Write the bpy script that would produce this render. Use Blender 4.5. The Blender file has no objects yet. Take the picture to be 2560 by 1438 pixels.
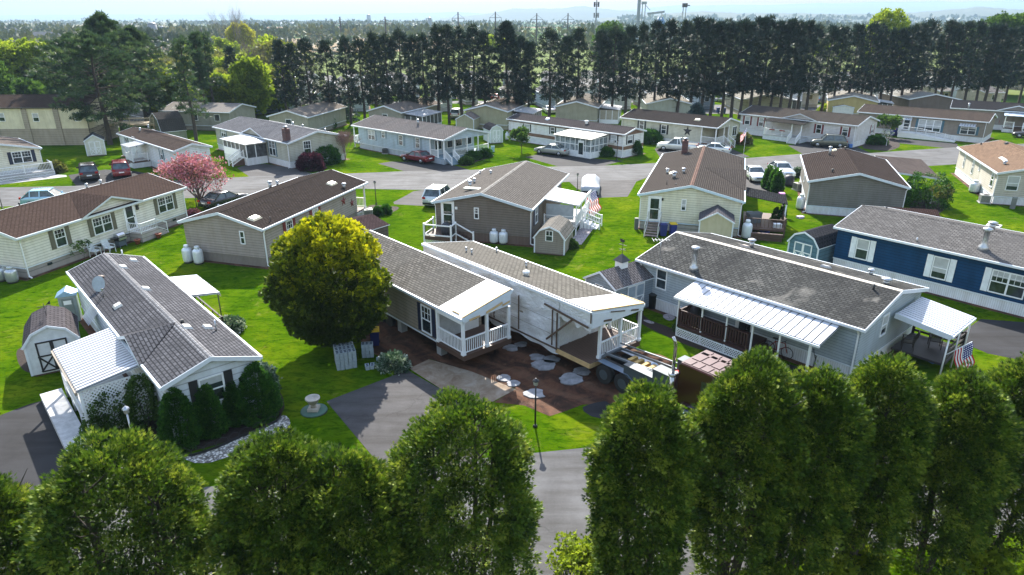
import bpy, math, random
import numpy as np
from mathutils import Vector, Matrix
random.seed(7); RNG = np.random.default_rng(11)
SC = bpy.context.scene
CAMH = 17.0; PITCH = math.radians(21.5); FPX = 1707.0
SP, CP = math.sin(PITCH), math.cos(PITCH)
# zoom regions of the survey photograph: origin x, y and scale
RG = dict(a=(0,0,2.977), b=(850,0,2.977), c=(1700,0,2.977), d=(0,400,2.977), e=(850,400,2.977), f=(1700,400,2.977),
          g=(0,800,2.2535), h=(850,800,2.2535), i=(1700,800,2.2535), j=(0,220,4.923), k=(500,220,4.923), l=(1000,220,4.923),
          m=(1500,220,4.923), n=(2000,220,4.571), o=(0,600,3.595), p=(2140,700,5.53), q=(1250,700,3.995), r=(850,560,4.493),
          s=(1560,840,7.99), t=(1590,640,5.135), u=(1840,780,7.99), v=(840,820,11.98), w=(1320,440,7.19), x=(1820,480,10.27), y=(1040,480,10.275), z=(0,0,1))
def Q(s, X, Y):
    r = RG[s]; return (r[0]+X/r[2], r[1]+Y/r[2])
def U(p, h=0.0):
    dx = (p[0]-1280)/FPX; dy = (719-p[1])/FPX
    t = (CAMH-h)/(SP-dy*CP); return (dx*t, (CP+dy*SP)*t)
def height_at(y, g):
    dy = (719-y)/FPX
    return CAMH-g[1]*(SP-dy*CP)/(CP+dy*SP)

# ---------------------------------------------------------------- materials
MATS = {}
def nodes(name):
    m = bpy.data.materials.new(name); m.use_nodes = True
    nt = m.node_tree; b = nt.nodes['Principled BSDF']
    return m, nt, b
def N(nt, t, **kw):
    n = nt.nodes.new(t)
    for k, v in kw.items():
        if k.startswith('i_'):
            key = k[2:].replace('_', ' ')
            key = int(key) if key.isdigit() else key
            n.inputs[key].default_value = v
        else: setattr(n, k, v)
    return n
def ramp(nt, fac, stops):
    r = nt.nodes.new('ShaderNodeValToRGB'); e = r.color_ramp.elements
    while len(e) < len(stops): e.new(0.5)
    for i, (p, c) in enumerate(stops):
        e[i].position = p; e[i].color = (*c, 1) if len(c) == 3 else c
    nt.links.new(fac, r.inputs[0]); return r
def mixc(nt, a, b, f, mode='MIX'):
    m = nt.nodes.new('ShaderNodeMix'); m.data_type = 'RGBA'; m.blend_type = mode
    for sock, val in ((m.inputs[0], f), (m.inputs[6], a), (m.inputs[7], b)):
        if hasattr(val, 'links') or hasattr(val, 'is_output'): nt.links.new(val, sock)
        else: sock.default_value = val if not isinstance(val, tuple) else ((*val, 1) if len(val) == 3 else val)
    return m.outputs[2]
def noise(nt, scale, detail=3, rough=.55, coord=None, dist=0):
    n = N(nt, 'ShaderNodeTexNoise'); n.inputs['Scale'].default_value = scale; n.inputs['Detail'].default_value = detail
    n.inputs['Roughness'].default_value = rough; n.inputs['Distortion'].default_value = dist
    if coord: nt.links.new(coord, n.inputs['Vector'])
    return n.outputs['Fac']
def obj_coord(nt, scale=None, which='Object'):
    tc = N(nt, 'ShaderNodeTexCoord'); o = tc.outputs[which]
    if which == 'World': pass
    if scale:
        mp = N(nt, 'ShaderNodeMapping'); mp.inputs['Scale'].default_value = scale
        nt.links.new(o, mp.inputs['Vector']); o = mp.outputs['Vector']
    return o
def world_coord(nt, scale=None):
    g = N(nt, 'ShaderNodeNewGeometry'); o = g.outputs['Position']
    if scale:
        mp = N(nt, 'ShaderNodeMapping'); mp.inputs['Scale'].default_value = scale
        nt.links.new(o, mp.inputs['Vector']); o = mp.outputs['Vector']
    return o
def bump(nt, b, h, strength=.4, dist=.02):
    n = N(nt, 'ShaderNodeBump'); n.inputs['Strength'].default_value = strength; n.inputs['Distance'].default_value = dist
    nt.links.new(h, n.inputs['Height']); nt.links.new(n.outputs['Normal'], b.inputs['Normal'])
def sc3(c, k): return tuple(min(1, x*k) for x in c)
def plain(c, rough=.6, metal=0.0, var=.12, nscale=3.0, spec=.5, name=None):
    key = ('plain', c, rough, metal, var, nscale)
    if key in MATS: return MATS[key]
    m, nt, b = nodes(name or 'painted_surface')
    co = obj_coord(nt); nz = noise(nt, nscale, 4, .6, co)
    col = ramp(nt, nz, [(.3, sc3(c, 1-var)), (.7, sc3(c, 1+var))])
    nt.links.new(col.outputs[0], b.inputs['Base Color'])
    b.inputs['Roughness'].default_value = rough; b.inputs['Metallic'].default_value = metal
    b.inputs['Specular IOR Level'].default_value = spec
    MATS[key] = m; return m
def frac_axis(nt, axis, period, co=None):
    co = co or obj_coord(nt); sx = N(nt, 'ShaderNodeSeparateXYZ'); nt.links.new(co, sx.inputs[0])
    d = N(nt, 'ShaderNodeMath', operation='DIVIDE'); nt.links.new(sx.outputs[axis], d.inputs[0]); d.inputs[1].default_value = period
    f = N(nt, 'ShaderNodeMath', operation='FRACT'); nt.links.new(d.outputs[0], f.inputs[0]); return f.outputs[0]
def siding(c, period=.2, axis=2, var=.06):
    key = ('siding', c, period, axis)
    if key in MATS: return MATS[key]
    m, nt, b = nodes('lap_siding' if axis == 2 else 'ribbed_skirting')
    co = obj_coord(nt)
    if axis == 2: fr = frac_axis(nt, 2, period, co)
    else:
        sx = N(nt, 'ShaderNodeSeparateXYZ'); nt.links.new(co, sx.inputs[0])
        ad = N(nt, 'ShaderNodeMath', operation='ADD'); nt.links.new(sx.outputs[0], ad.inputs[0]); nt.links.new(sx.outputs[1], ad.inputs[1])
        d = N(nt, 'ShaderNodeMath', operation='DIVIDE'); nt.links.new(ad.outputs[0], d.inputs[0]); d.inputs[1].default_value = period
        f = N(nt, 'ShaderNodeMath', operation='FRACT'); nt.links.new(d.outputs[0], f.inputs[0]); fr = f.outputs[0]
    joint_shade = ramp(nt, fr, [(.0, (.55,)*3), (.1, (.62,)*3), (.2, (1,)*3), (1, (1,)*3)])  # paints the shadow line under each lap into the colour
    nz = noise(nt, .9, 5, .6, co)
    colr = ramp(nt, nz, [(.3, sc3(c, 1-var*1.5)), (.7, sc3(c, 1+var))])
    grime = ramp(nt, noise(nt, 2.2, 5, .65, obj_coord(nt, (1, 1, .22))), [(.3, (.84,.82,.78)), (.6, (1,)*3)]).outputs[0]
    nt.links.new(mixc(nt, mixc(nt, colr.outputs[0], joint_shade.outputs[0], 1.0, 'MULTIPLY'), grime, 1.0, 'MULTIPLY'), b.inputs['Base Color'])
    b.inputs['Roughness'].default_value = .7; b.inputs['Specular IOR Level'].default_value = .15
    bump(nt, b, fr, .9, -.02 if axis == 2 else .02); MATS[key] = m; return m
def shingle(c, c2=None, streak=.25, patch=.0, contrast=.22, rough=.82):
    key = ('shingle', c, c2, streak, patch, contrast)
    if key in MATS: return MATS[key]
    m, nt, b = nodes('asphalt_shingles'); co = obj_coord(nt)
    c2 = c2 or sc3(c, .75)
    br = N(nt, 'ShaderNodeTexBrick'); nt.links.new(co, br.inputs['Vector'])
    br.inputs['Scale'].default_value = 1; br.inputs['Brick Width'].default_value = .32; br.inputs['Row Height'].default_value = .165
    br.inputs['Mortar Size'].default_value = .03; br.inputs['Mortar Smooth'].default_value = .3
    br.inputs['Color1'].default_value = (*sc3(c, 1+contrast), 1); br.inputs['Color2'].default_value = (*sc3(c, 1-contrast), 1)
    br.inputs['Mortar'].default_value = (*sc3(c, .34), 1)
    big = noise(nt, .35, 5, .6, obj_coord(nt, (1, .5, 1)), .4)
    col = mixc(nt, br.outputs['Color'], mixc(nt, br.outputs['Color'], c2, .6), ramp(nt, big, [(.35, (0,)*3), (.65, (1,)*3)]).outputs[0])
    st = noise(nt, 1.0, 4, .6, obj_coord(nt, (1.3, .12, 1)))
    col = mixc(nt, col, (.02, .02, .022), mixc(nt, (0,0,0), (streak,)*3, ramp(nt, st, [(.45, (0,)*3), (.75, (1,)*3)]).outputs[0]))
    if patch:
        pn = noise(nt, .5, 3, .5, co, .8)
        col = mixc(nt, col, (.5, .47, .42), mixc(nt, (0,0,0), (patch,)*3, ramp(nt, pn, [(.62, (0,)*3), (.72, (1,)*3)]).outputs[0]))
    fine = noise(nt, 60, 2, .7, co)
    col = mixc(nt, col, ramp(nt, fine, [(.3, (.72,)*3), (.7, (1.0,)*3)]).outputs[0], .8, 'MULTIPLY')
    nt.links.new(col, b.inputs['Base Color']); b.inputs['Roughness'].default_value = rough; b.inputs['Specular IOR Level'].default_value = .0
    bump(nt, b, br.outputs['Fac'], .8, -.02); MATS[key] = m; return m
def glass_mat(tint=(.025,.035,.04), rough=.08):
    key = ('glass', tint)
    if key in MATS: return MATS[key]
    m, nt, b = nodes('window_glass'); nz = noise(nt, 2.0, 2, .5, obj_coord(nt))
    nt.links.new(ramp(nt, nz, [(.35, sc3(tint, .5)), (.7, sc3(tint, 1.6))]).outputs[0], b.inputs['Base Color'])
    b.inputs['Roughness'].default_value = rough; b.inputs['Specular IOR Level'].default_value = .7; MATS[key] = m; return m
def paint(c, name='car_paint', rough=.25, metal=.3):
    key = ('paint', c)
    if key in MATS: return MATS[key]
    m, nt, b = nodes(name); nz = noise(nt, 1.5, 3, .5, obj_coord(nt))
    nt.links.new(ramp(nt, nz, [(.3, sc3(c, .9)), (.7, sc3(c, 1.05))]).outputs[0], b.inputs['Base Color'])
    b.inputs['Roughness'].default_value = rough; b.inputs['Metallic'].default_value = metal
    b.inputs['Coat Weight'].default_value = .6; b.inputs['Coat Roughness'].default_value = .06; MATS[key] = m; return m
def ground_mat(kind):
    if kind in MATS: return MATS[kind]
    m, nt, b = nodes(kind); co = world_coord(nt); b.inputs['Roughness'].default_value = .9
    b.inputs['Specular IOR Level'].default_value = .25
    if kind == 'grass':
        n1 = noise(nt, .22, 4, .6, co); n2 = noise(nt, 1.4, 4, .7, world_coord(nt, (.55, 1.2, 1)), .6); n3 = noise(nt, 3.2, 7, .78, world_coord(nt, (.6, 1.2, 1)), .8)
        c1 = ramp(nt, n1, [(.3, (.045, .095, .002)), (.5, (.08, .14, .003)), (.7, (.155, .185, .008))])
        c2 = ramp(nt, n2, [(.32, (.38, .55, .45)), (.48, (.85, .92, .9)), (.68, (1.0, .94, .75))])
        c3 = ramp(nt, n3, [(.32, (.14, .26, .2)), (.5, (.75, .85, .8)), (.66, (1.0, 1.0, 1))])
        col = mixc(nt, mixc(nt, c1.outputs[0], c2.outputs[0], 1.0, 'MULTIPLY'), c3.outputs[0], .9, 'MULTIPLY')
        dry = ramp(nt, noise(nt, .55, 6, .72, co, 1.2), [(.58, (0,)*3), (.72, (.55,)*3)]).outputs[0]; col = mixc(nt, col, (.20, .19, .045), dry)
        # far country: fields in strips
        vo = N(nt, 'ShaderNodeTexVoronoi', feature='F1'); nt.links.new(world_coord(nt, (.0018, .0042, 0)), vo.inputs['Vector']); vo.inputs['Scale'].default_value = 1
        sepc = N(nt, 'ShaderNodeSeparateColor'); nt.links.new(vo.outputs['Color'], sepc.inputs[0])
        fld = ramp(nt, sepc.outputs[0], [(.0, (.07,.11,.04)), (.25, (.14,.17,.07)), (.45, (.24,.17,.11)), (.6, (.09,.15,.045)), (.8, (.28,.22,.15)), (1, (.13,.17,.06))])
        fld.color_ramp.interpolation = 'CONSTANT'
        ln = N(nt, 'ShaderNodeVectorMath', operation='LENGTH'); nt.links.new(co, ln.inputs[0])
        far = ramp(nt, N2(nt, 'DIVIDE', ln.outputs['Value'], 1000.0), [(.16, (0,)*3), (.21, (1,)*3)])
        nt.links.new(mixc(nt, col, fld.outputs[0], far.outputs[0]), b.inputs['Base Color'])
        n4 = noise(nt, 26, 3, .8, world_coord(nt, (.6, 1, 1))); bump(nt, b, n4, .9, .05); b.inputs['Specular IOR Level'].default_value = .0; b.inputs['Roughness'].default_value = 1
    elif kind == 'road_asphalt' or kind == 'driveway_asphalt' or kind == 'worn_asphalt':
        base = {'road_asphalt': (.112, .112, .115), 'driveway_asphalt': (.03, .03, .033), 'worn_asphalt': (.075, .072, .073)}[kind]
        n1 = noise(nt, .35, 5, .65, world_coord(nt, (1, .6, 1)), .5); n2 = noise(nt, 30, 3, .8, co); n3 = noise(nt, 1.1, 4, .6, world_coord(nt, (.25, 1.4, 1)))
        c1 = ramp(nt, n1, [(.3, sc3(base, .74)), (.7, sc3(base, 1.22))]).outputs[0]
        c1 = mixc(nt, c1, ramp(nt, n2, [(.3, (.6,)*3), (.62, (1,)*3)]).outputs[0], .7, 'MULTIPLY')
        c1 = mixc(nt, c1, ramp(nt, n3, [(.32, (.62,.6,.57)), (.6, (1,)*3)]).outputs[0], 1.0, 'MULTIPLY')
        vo = N(nt, 'ShaderNodeTexVoronoi', feature='DISTANCE_TO_EDGE'); nw = N(nt, 'ShaderNodeTexNoise'); nt.links.new(co, nw.inputs['Vector']); nw.inputs['Scale'].default_value = .9; nw.inputs['Detail'].default_value = 5; va = N(nt, 'ShaderNodeVectorMath', operation='MULTIPLY_ADD'); nt.links.new(nw.outputs['Color'], va.inputs[0]); va.inputs[1].default_value = (.5,.5,0); nt.links.new(world_coord(nt, (.16, .25, 1)), va.inputs[2]); nt.links.new(va.outputs[0], vo.inputs['Vector'])
        vo.inputs['Scale'].default_value = 1
        ck = ramp(nt, vo.outputs['Distance'], [(.0, (.4,)*3), (.007, (.85,)*3), (.02, (1,)*3)])
        c1 = mixc(nt, c1, ck.outputs[0], .45 if kind != 'driveway_asphalt' else .2, 'MULTIPLY')
        nt.links.new(c1, b.inputs['Base Color']); bump(nt, b, n2, .4, .01)
    elif kind == 'dirt':
        n1 = noise(nt, .8, 6, .7, co, 1.0); n2 = noise(nt, 14, 4, .75, co); tr = noise(nt, 1.2, 4, .6, world_coord(nt, (.8, .35, 1)), 1.5)
        c1 = ramp(nt, n1, [(.28, (.03, .017, .011)), (.45, (.08, .038, .022)), (.58, (.16, .068, .036)), (.75, (.17, .11, .07))])
        c = mixc(nt, c1.outputs[0], ramp(nt, n2, [(.3, (.5,)*3), (.7, (1,)*3)]).outputs[0], .8, 'MULTIPLY')
        c = mixc(nt, c, (.26, .16, .1), ramp(nt, tr, [(.6, (0,)*3), (.72, (.5,)*3)]).outputs[0])
        mp = N(nt, 'ShaderNodeMapping'); mp.inputs['Rotation'].default_value = (0, 0, math.radians(48)); nt.links.new(co, mp.inputs[0]); wv = N(nt, 'ShaderNodeTexWave', bands_direction='Y'); nt.links.new(mp.outputs[0], wv.inputs[0]); wv.inputs['Scale'].default_value = .2; wv.inputs['Distortion'].default_value = 9; wv.inputs['Detail'].default_value = 4; wv.inputs['Detail Scale'].default_value = .8
        c = mixc(nt, c, (.19, .10, .06), ramp(nt, wv.outputs['Fac'], [(.7, (0,)*3), (.95, (.4,)*3)]).outputs[0]); c = mixc(nt, c, (.02, .013, .01), ramp(nt, wv.outputs['Fac'], [(.05, (.35,)*3), (.25, (0,)*3)]).outputs[0])
        ad = N(nt, 'ShaderNodeMath', operation='ADD'); nt.links.new(n2, ad.inputs[0]); nt.links.new(wv.outputs['Fac'], ad.inputs[1]); nt.links.new(c, b.inputs['Base Color']); bump(nt, b, ad.outputs[0], 1.0, .10)
    elif kind == 'concrete':
        n1 = noise(nt, 1.2, 5, .7, co, .6); n2 = noise(nt, 40, 2, .7, co)
        c1 = ramp(nt, n1, [(.3, (.17, .11, .07)), (.55, (.28, .22, .16)), (.75, (.36, .31, .26))])
        c = mixc(nt, c1.outputs[0], ramp(nt, n2, [(.3, (.8,)*3), (.7, (1,)*3)]).outputs[0], .8, 'MULTIPLY')
        nt.links.new(c, b.inputs['Base Color']); bump(nt, b, n2, .2, .01)
    elif kind == 'pale_concrete':
        n1 = noise(nt, 1.6, 5, .7, co, .6)
        nt.links.new(ramp(nt, n1, [(.3, (.25, .24, .23)), (.7, (.42, .41, .40))]).outputs[0], b.inputs['Base Color'])
    elif kind == 'mulch':
        n2 = noise(nt, 18, 4, .8, co)
        nt.links.new(ramp(nt, n2, [(.3, (.012, .009, .008)), (.6, (.045, .03, .024)), (.8, (.09, .06, .045))]).outputs[0], b.inputs['Base Color']); bump(nt, b, n2, 1, .06)
    elif kind == 'white_stones':
        vo = N(nt, 'ShaderNodeTexVoronoi'); nt.links.new(co, vo.inputs['Vector']); vo.inputs['Scale'].default_value = 9
        sepc = N(nt, 'ShaderNodeSeparateColor'); nt.links.new(vo.outputs['Color'], sepc.inputs[0])
        c1 = ramp(nt, sepc.outputs[0], [(.0, (.3, .27, .24)), (.5, (.62, .58, .52)), (1, (.8, .78, .74))])
        c = mixc(nt, c1.outputs[0], ramp(nt, vo.outputs['Distance'], [(.3, (1,)*3), (.6, (.3,)*3)]).outputs[0], 1.0, 'MULTIPLY')
        nt.links.new(c, b.inputs['Base Color']); bump(nt, b, vo.outputs['Distance'], 1, -.05)
    elif kind == 'pavers':
        br = N(nt, 'ShaderNodeTexBrick'); nt.links.new(co, br.inputs['Vector']); br.inputs['Scale'].default_value = 1
        br.inputs['Brick Width'].default_value = .6; br.inputs['Row Height'].default_value = .4; br.inputs['Mortar Size'].default_value = .015
        br.inputs['Color1'].default_value = (.36, .32, .33, 1); br.inputs['Color2'].default_value = (.28, .25, .26, 1); br.inputs['Mortar'].default_value = (.1, .1, .1, 1)
        nt.links.new(br.outputs['Color'], b.inputs['Base Color'])
    MATS[kind] = m; return m
def N2(nt, op, a, bval):
    n = N(nt, 'ShaderNodeMath', operation=op); nt.links.new(a, n.inputs[0]); n.inputs[1].default_value = bval; return n.outputs[0]
def leaf_mat(name, stops, trans=.35, rough=.6):
    if name in MATS: return MATS[name]
    m, nt, b = nodes(name)
    at = N(nt, 'ShaderNodeAttribute', attribute_name='tint'); g = N(nt, 'ShaderNodeNewGeometry')
    ad = N(nt, 'ShaderNodeMath', operation='MULTIPLY_ADD'); nt.links.new(g.outputs['Random Per Island'], ad.inputs[0]); ad.inputs[1].default_value = .34
    nt.links.new(at.outputs['Fac'], ad.inputs[2])
    sb = N(nt, 'ShaderNodeMath', operation='SUBTRACT'); nt.links.new(ad.outputs[0], sb.inputs[0]); sb.inputs[1].default_value = .17
    col = ramp(nt, sb.outputs[0], stops).outputs[0]
    nt.links.new(col, b.inputs['Base Color']); b.inputs['Roughness'].default_value = rough; b.inputs['Specular IOR Level'].default_value = .35
    tr = N(nt, 'ShaderNodeBsdfTranslucent'); nt.links.new(mixc(nt, col, (1.0, 1.0, .55), .6, 'MULTIPLY'), tr.inputs['Color'])
    mx = N(nt, 'ShaderNodeMixShader'); mx.inputs[0].default_value = trans
    nt.links.new(b.outputs[0], mx.inputs[1]); nt.links.new(tr.outputs[0], mx.inputs[2])
    out = [n for n in nt.nodes if n.type == 'OUTPUT_MATERIAL'][0]; nt.links.new(mx.outputs[0], out.inputs['Surface'])
    MATS[name] = m; return m
def bark(c=(.05,.04,.035)):
    key = ('bark', c)
    if key in MATS: return MATS[key]
    m, nt, b = nodes('tree_bark'); n = noise(nt, 6, 4, .7, obj_coord(nt, (2, 2, .4)))
    nt.links.new(ramp(nt, n, [(.3, sc3(c, .6)), (.7, sc3(c, 1.7))]).outputs[0], b.inputs['Base Color']); b.inputs['Roughness'].default_value = .9
    bump(nt, b, n, .8, .05); MATS[key] = m; return m
def flag_mat():
    if 'flag' in MATS: return MATS['flag']
    m, nt, b = nodes('flag_cloth')
    # uv: x along the fly, y down from the top edge
    uv = N(nt, 'ShaderNodeUVMap'); sx = N(nt, 'ShaderNodeSeparateXYZ'); nt.links.new(uv.outputs[0], sx.inputs[0])
    st = N2(nt, 'MULTIPLY', sx.outputs[1], 6.5); fr = N(nt, 'ShaderNodeMath', operation='FRACT'); nt.links.new(st, fr.inputs[0])
    lt = N2(nt, 'LESS_THAN', fr.outputs[0], .5)
    stripes = mixc(nt, (.8,.8,.78), (.45,.02,.03), lt)
    a = N2(nt, 'LESS_THAN', sx.outputs[0], .4); c = N2(nt, 'LESS_THAN', sx.outputs[1], .54)
    cn = N(nt, 'ShaderNodeMath', operation='MULTIPLY'); nt.links.new(a, cn.inputs[0]); nt.links.new(c, cn.inputs[1])
    def dots(sc_, ox):
        mp = N(nt, 'ShaderNodeMapping'); mp.inputs['Scale'].default_value = sc_; mp.inputs['Location'].default_value = ox; nt.links.new(uv.outputs[0], mp.inputs[0])
        f = N(nt, 'ShaderNodeVectorMath', operation='FRACTION'); nt.links.new(mp.outputs[0], f.inputs[0])
        s = N(nt, 'ShaderNodeVectorMath', operation='DISTANCE'); nt.links.new(f.outputs[0], s.inputs[0]); s.inputs[1].default_value = (.5,.5,0)
        return N2(nt, 'LESS_THAN', s.outputs['Value'], .27)
    d1 = dots((15, 9.3, 0), (0, 0, 0)); canton = mixc(nt, (.02,.03,.16), (.8,.8,.8), d1)
    nt.links.new(mixc(nt, stripes, canton, cn.outputs[0]), b.inputs['Base Color']); b.inputs['Roughness'].default_value = .8
    tr = N(nt, 'ShaderNodeBsdfTranslucent'); nt.links.new(mixc(nt, stripes, canton, cn.outputs[0]), tr.inputs['Color'])
    mx = N(nt, 'ShaderNodeMixShader'); mx.inputs[0].default_value = .35
    nt.links.new(b.outputs[0], mx.inputs[1]); nt.links.new(tr.outputs[0], mx.inputs[2])
    out = [n for n in nt.nodes if n.type == 'OUTPUT_MATERIAL'][0]; nt.links.new(mx.outputs[0], out.inputs['Surface'])
    MATS['flag'] = m; return m

# ---------------------------------------------------------------- mesh builder
class MB:
    def __init__(s): s.v = []; s.f = []; s.m = []; s.sm = []
    def add(s, vs, fs, m=0, smooth=False):
        o = len(s.v); s.v += [tuple(x) for x in vs]
        for f in fs: s.f.append([i+o for i in f]); s.m.append(m); s.sm.append(smooth)
    def box(s, x0, y0, z0, x1, y1, z1, m=0):
        s.add([(x0,y0,z0),(x1,y0,z0),(x1,y1,z0),(x0,y1,z0),(x0,y0,z1),(x1,y0,z1),(x1,y1,z1),(x0,y1,z1)],
              [(0,3,2,1),(4,5,6,7),(0,1,5,4),(1,2,6,5),(2,3,7,6),(3,0,4,7)], m)
    def face(s, pts, m=0): s.add(pts, [tuple(range(len(pts)))], m)
    def bar(s, p, q, w, t=None, m=0, up=(0,0,1)):
        p, q = Vector(p), Vector(q); d = (q-p)
        if d.length < 1e-6: return
        d.normalize(); t = t or w; up = Vector(up)
        if abs(d.dot(up)) > .98: up = Vector((1,0,0))
        a = d.cross(up).normalized(); b = a.cross(d).normalized()
        c = [p+a*i*w/2+b*j*t/2 for i, j in ((-1,-1),(1,-1),(1,1),(-1,1))]; e = [x+(q-p) for x in c]
        s.add(c+e, [(0,3,2,1),(4,5,6,7),(0,1,5,4),(1,2,6,5),(2,3,7,6),(3,0,4,7)], m)
    def tube(s, pts, rad, n=6, m=0, cap=True, smooth=True):
        pts = [Vector(p) for p in pts]; rad = rad if isinstance(rad, (list, tuple)) else [rad]*len(pts)
        vs = []; fs = []; ref = None
        for i, p in enumerate(pts):
            d = (pts[min(i+1, len(pts)-1)]-pts[max(i-1, 0)]).normalized()
            if ref is None: ref = d.orthogonal().normalized()
            a = (ref-d*ref.dot(d)); a = a.normalized() if a.length > 1e-4 else d.orthogonal().normalized(); ref = a; b = d.cross(a)
            vs += [p+(a*math.cos(2*math.pi*k/n)+b*math.sin(2*math.pi*k/n))*rad[i] for k in range(n)]
        for i in range(len(pts)-1):
            for k in range(n): fs.append((i*n+k, i*n+(k+1)%n, (i+1)*n+(k+1)%n, (i+1)*n+k))
        s.add(vs, fs, m, smooth)
        if cap:
            o = len(s.v)-len(vs)
            s.f.append([o+k for k in reversed(range(n))]); s.m.append(m); s.sm.append(False)
            s.f.append([o+(len(pts)-1)*n+k for k in range(n)]); s.m.append(m); s.sm.append(False)
    def lathe(s, prof, c=(0,0,0), n=14, m=0, smooth=True):
        vs = []; fs = []
        for r, z in prof: vs += [(c[0]+r*math.cos(2*math.pi*k/n), c[1]+r*math.sin(2*math.pi*k/n), c[2]+z) for k in range(n)]
        for i in range(len(prof)-1):
            for k in range(n): fs.append((i*n+k, i*n+(k+1)%n, (i+1)*n+(k+1)%n, (i+1)*n+k))
        s.add(vs, fs, m, smooth); o = len(s.v)-len(vs)
        s.f.append([o+k for k in reversed(range(n))]); s.m.append(m); s.sm.append(False)
        s.f.append([o+(len(prof)-1)*n+k for k in range(n)]); s.m.append(m); s.sm.append(False)
    def prism(s, poly, a, b, axis='x', m=0, mcap=None):
        # poly in the two other axes, extruded from a to b along axis
        mk = {'x': lambda t, p: (t, p[0], p[1]), 'y': lambda t, p: (p[0], t, p[1]), 'z': lambda t, p: (p[0], p[1], t)}[axis]
        n = len(poly); o = len(s.v)
        s.v += [mk(a, p) for p in poly]+[mk(b, p) for p in poly]
        for i in range(n):
            s.f.append([o+i, o+(i+1)%n, o+n+(i+1)%n, o+n+i]); s.m.append(m); s.sm.append(False)
        s.f.append([o+i for i in reversed(range(n))]); s.f.append([o+n+i for i in range(n)])
        s.m += [mcap if mcap is not None else m]*2; s.sm += [False]*2
    def build(s, name, mats, parent=None, label=None, fixn=True):
        me = bpy.data.meshes.new(name); me.from_pydata(s.v, [], s.f)
        mats = mats if isinstance(mats, (list, tuple)) else [mats]
        if s.m and max(s.m) >= len(mats): mats = list(mats)+[mats[0]]*(max(s.m)+1-len(mats))
        for m in mats: me.materials.append(m)
        me.polygons.foreach_set('material_index', s.m); me.polygons.foreach_set('use_smooth', s.sm)
        if fixn:
            import bmesh
            bm = bmesh.new(); bm.from_mesh(me); bmesh.ops.recalc_face_normals(bm, faces=bm.faces); bm.to_mesh(me); bm.free()
        me.update()
        o = bpy.data.objects.new(name, me); SC.collection.objects.link(o)
        if parent is not None: o.parent = parent
        if label: o['label'] = label
        return o
def tag(o, label=None, cat=None, group=None, kind=None):
    if label: o['label'] = label
    if cat: o['category'] = cat
    if group: o['group'] = group
    if kind: o['kind'] = kind
    return o
def empty(name, loc, rz, label, cat, group=None):
    o = bpy.data.objects.new(name, None); SC.collection.objects.link(o); o.empty_display_size = .5
    o.location = (loc[0], loc[1], loc[2] if len(loc) > 2 else 0); o.rotation_euler = (0, 0, rz); return tag(o, label, cat, group)
def copy_tree(o, loc, rz, scale, label=None):
    def cp(x, par):
        c = x.copy(); SC.collection.objects.link(c); c.parent = par
        for ch in x.children: cp(ch, c)
        return c
    c = cp(o, None); c.location = loc; c.rotation_euler = (0, 0, rz); c.scale = scale if isinstance(scale, tuple) else (scale,)*3
    if label: c['label'] = label
    return c
def sheet(name, pts, z, mat, smooth=0, kind='structure', **kw):
    P = [tuple(p) for p in pts]
    for _ in range(smooth):
        Qp = []
        for i in range(len(P)):
            a, b = P[i], P[(i+1) % len(P)]
            Qp += [(a[0]*.75+b[0]*.25, a[1]*.75+b[1]*.25), (a[0]*.25+b[0]*.75, a[1]*.25+b[1]*.75)]
        P = Qp
    ar = sum(P[i][0]*P[(i+1) % len(P)][1]-P[(i+1) % len(P)][0]*P[i][1] for i in range(len(P)))
    if ar < 0: P.reverse()
    mb = MB(); mb.face([(x, y, z) for x, y in P]); o = mb.build(name, mat, fixn=False)
    return tag(o, kind=kind, **kw)

# ---------------------------------------------------------------- shared colours
WHITE = plain((.80,.82,.84), .45, var=.04, name='white_vinyl'); TRIM = plain((.66,.71,.77), .5, var=.05, name='white_trim')
BLACKM = plain((.02,.02,.022), .45, name='black_metal'); STEEL = plain((.45,.47,.5), .35, .8, name='galvanised_steel')
GLASS = glass_mat(); SCREEN = glass_mat((.06,.065,.07), .5); BLIND = plain((.42,.44,.45), .7, var=.15, nscale=2, name='window_blind')
LENS_R = plain((.35,.01,.01), .2, name='red_lens'); LENS_W = plain((.7,.72,.75), .15, name='clear_lens'); RUBBER = plain((.02,.02,.02), .8, name='rubber')
BROWNWOOD = plain((.09,.05,.035), .6, name='brown_decking'); MAROON = plain((.05,.02,.02), .5, name='maroon_stain'); PINE_WOOD = plain((.55,.38,.18), .65, var=.2, name='new_timber')
METALROOF = [plain((.46,.48,.52), .5, .0, var=.06, name='aluminium_roofing'), plain((.05,.055,.065), .7, name='pan_valley_shade')]  # second colour is dark to stand for the shade between the pans

def wrinkled(c, name, rough=.3):
    m, nt, b = nodes(name); co = obj_coord(nt); n = noise(nt, 1.3, 5, .6, obj_coord(nt, (1, 1, 2.2)), 2.5); n2 = noise(nt, 5, 4, .6, obj_coord(nt, (1.6, 1.6, .7)), 2)
    nt.links.new(ramp(nt, n, [(.3, sc3(c, .93)), (.7, sc3(c, 1.05))]).outputs[0], b.inputs['Base Color']); b.inputs['Roughness'].default_value = rough
    ad = N(nt, 'ShaderNodeMath', operation='ADD'); nt.links.new(n, ad.inputs[0]); nt.links.new(n2, ad.inputs[1]); bump(nt, b, ad.outputs[0], 1.0, .12); return m
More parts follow.
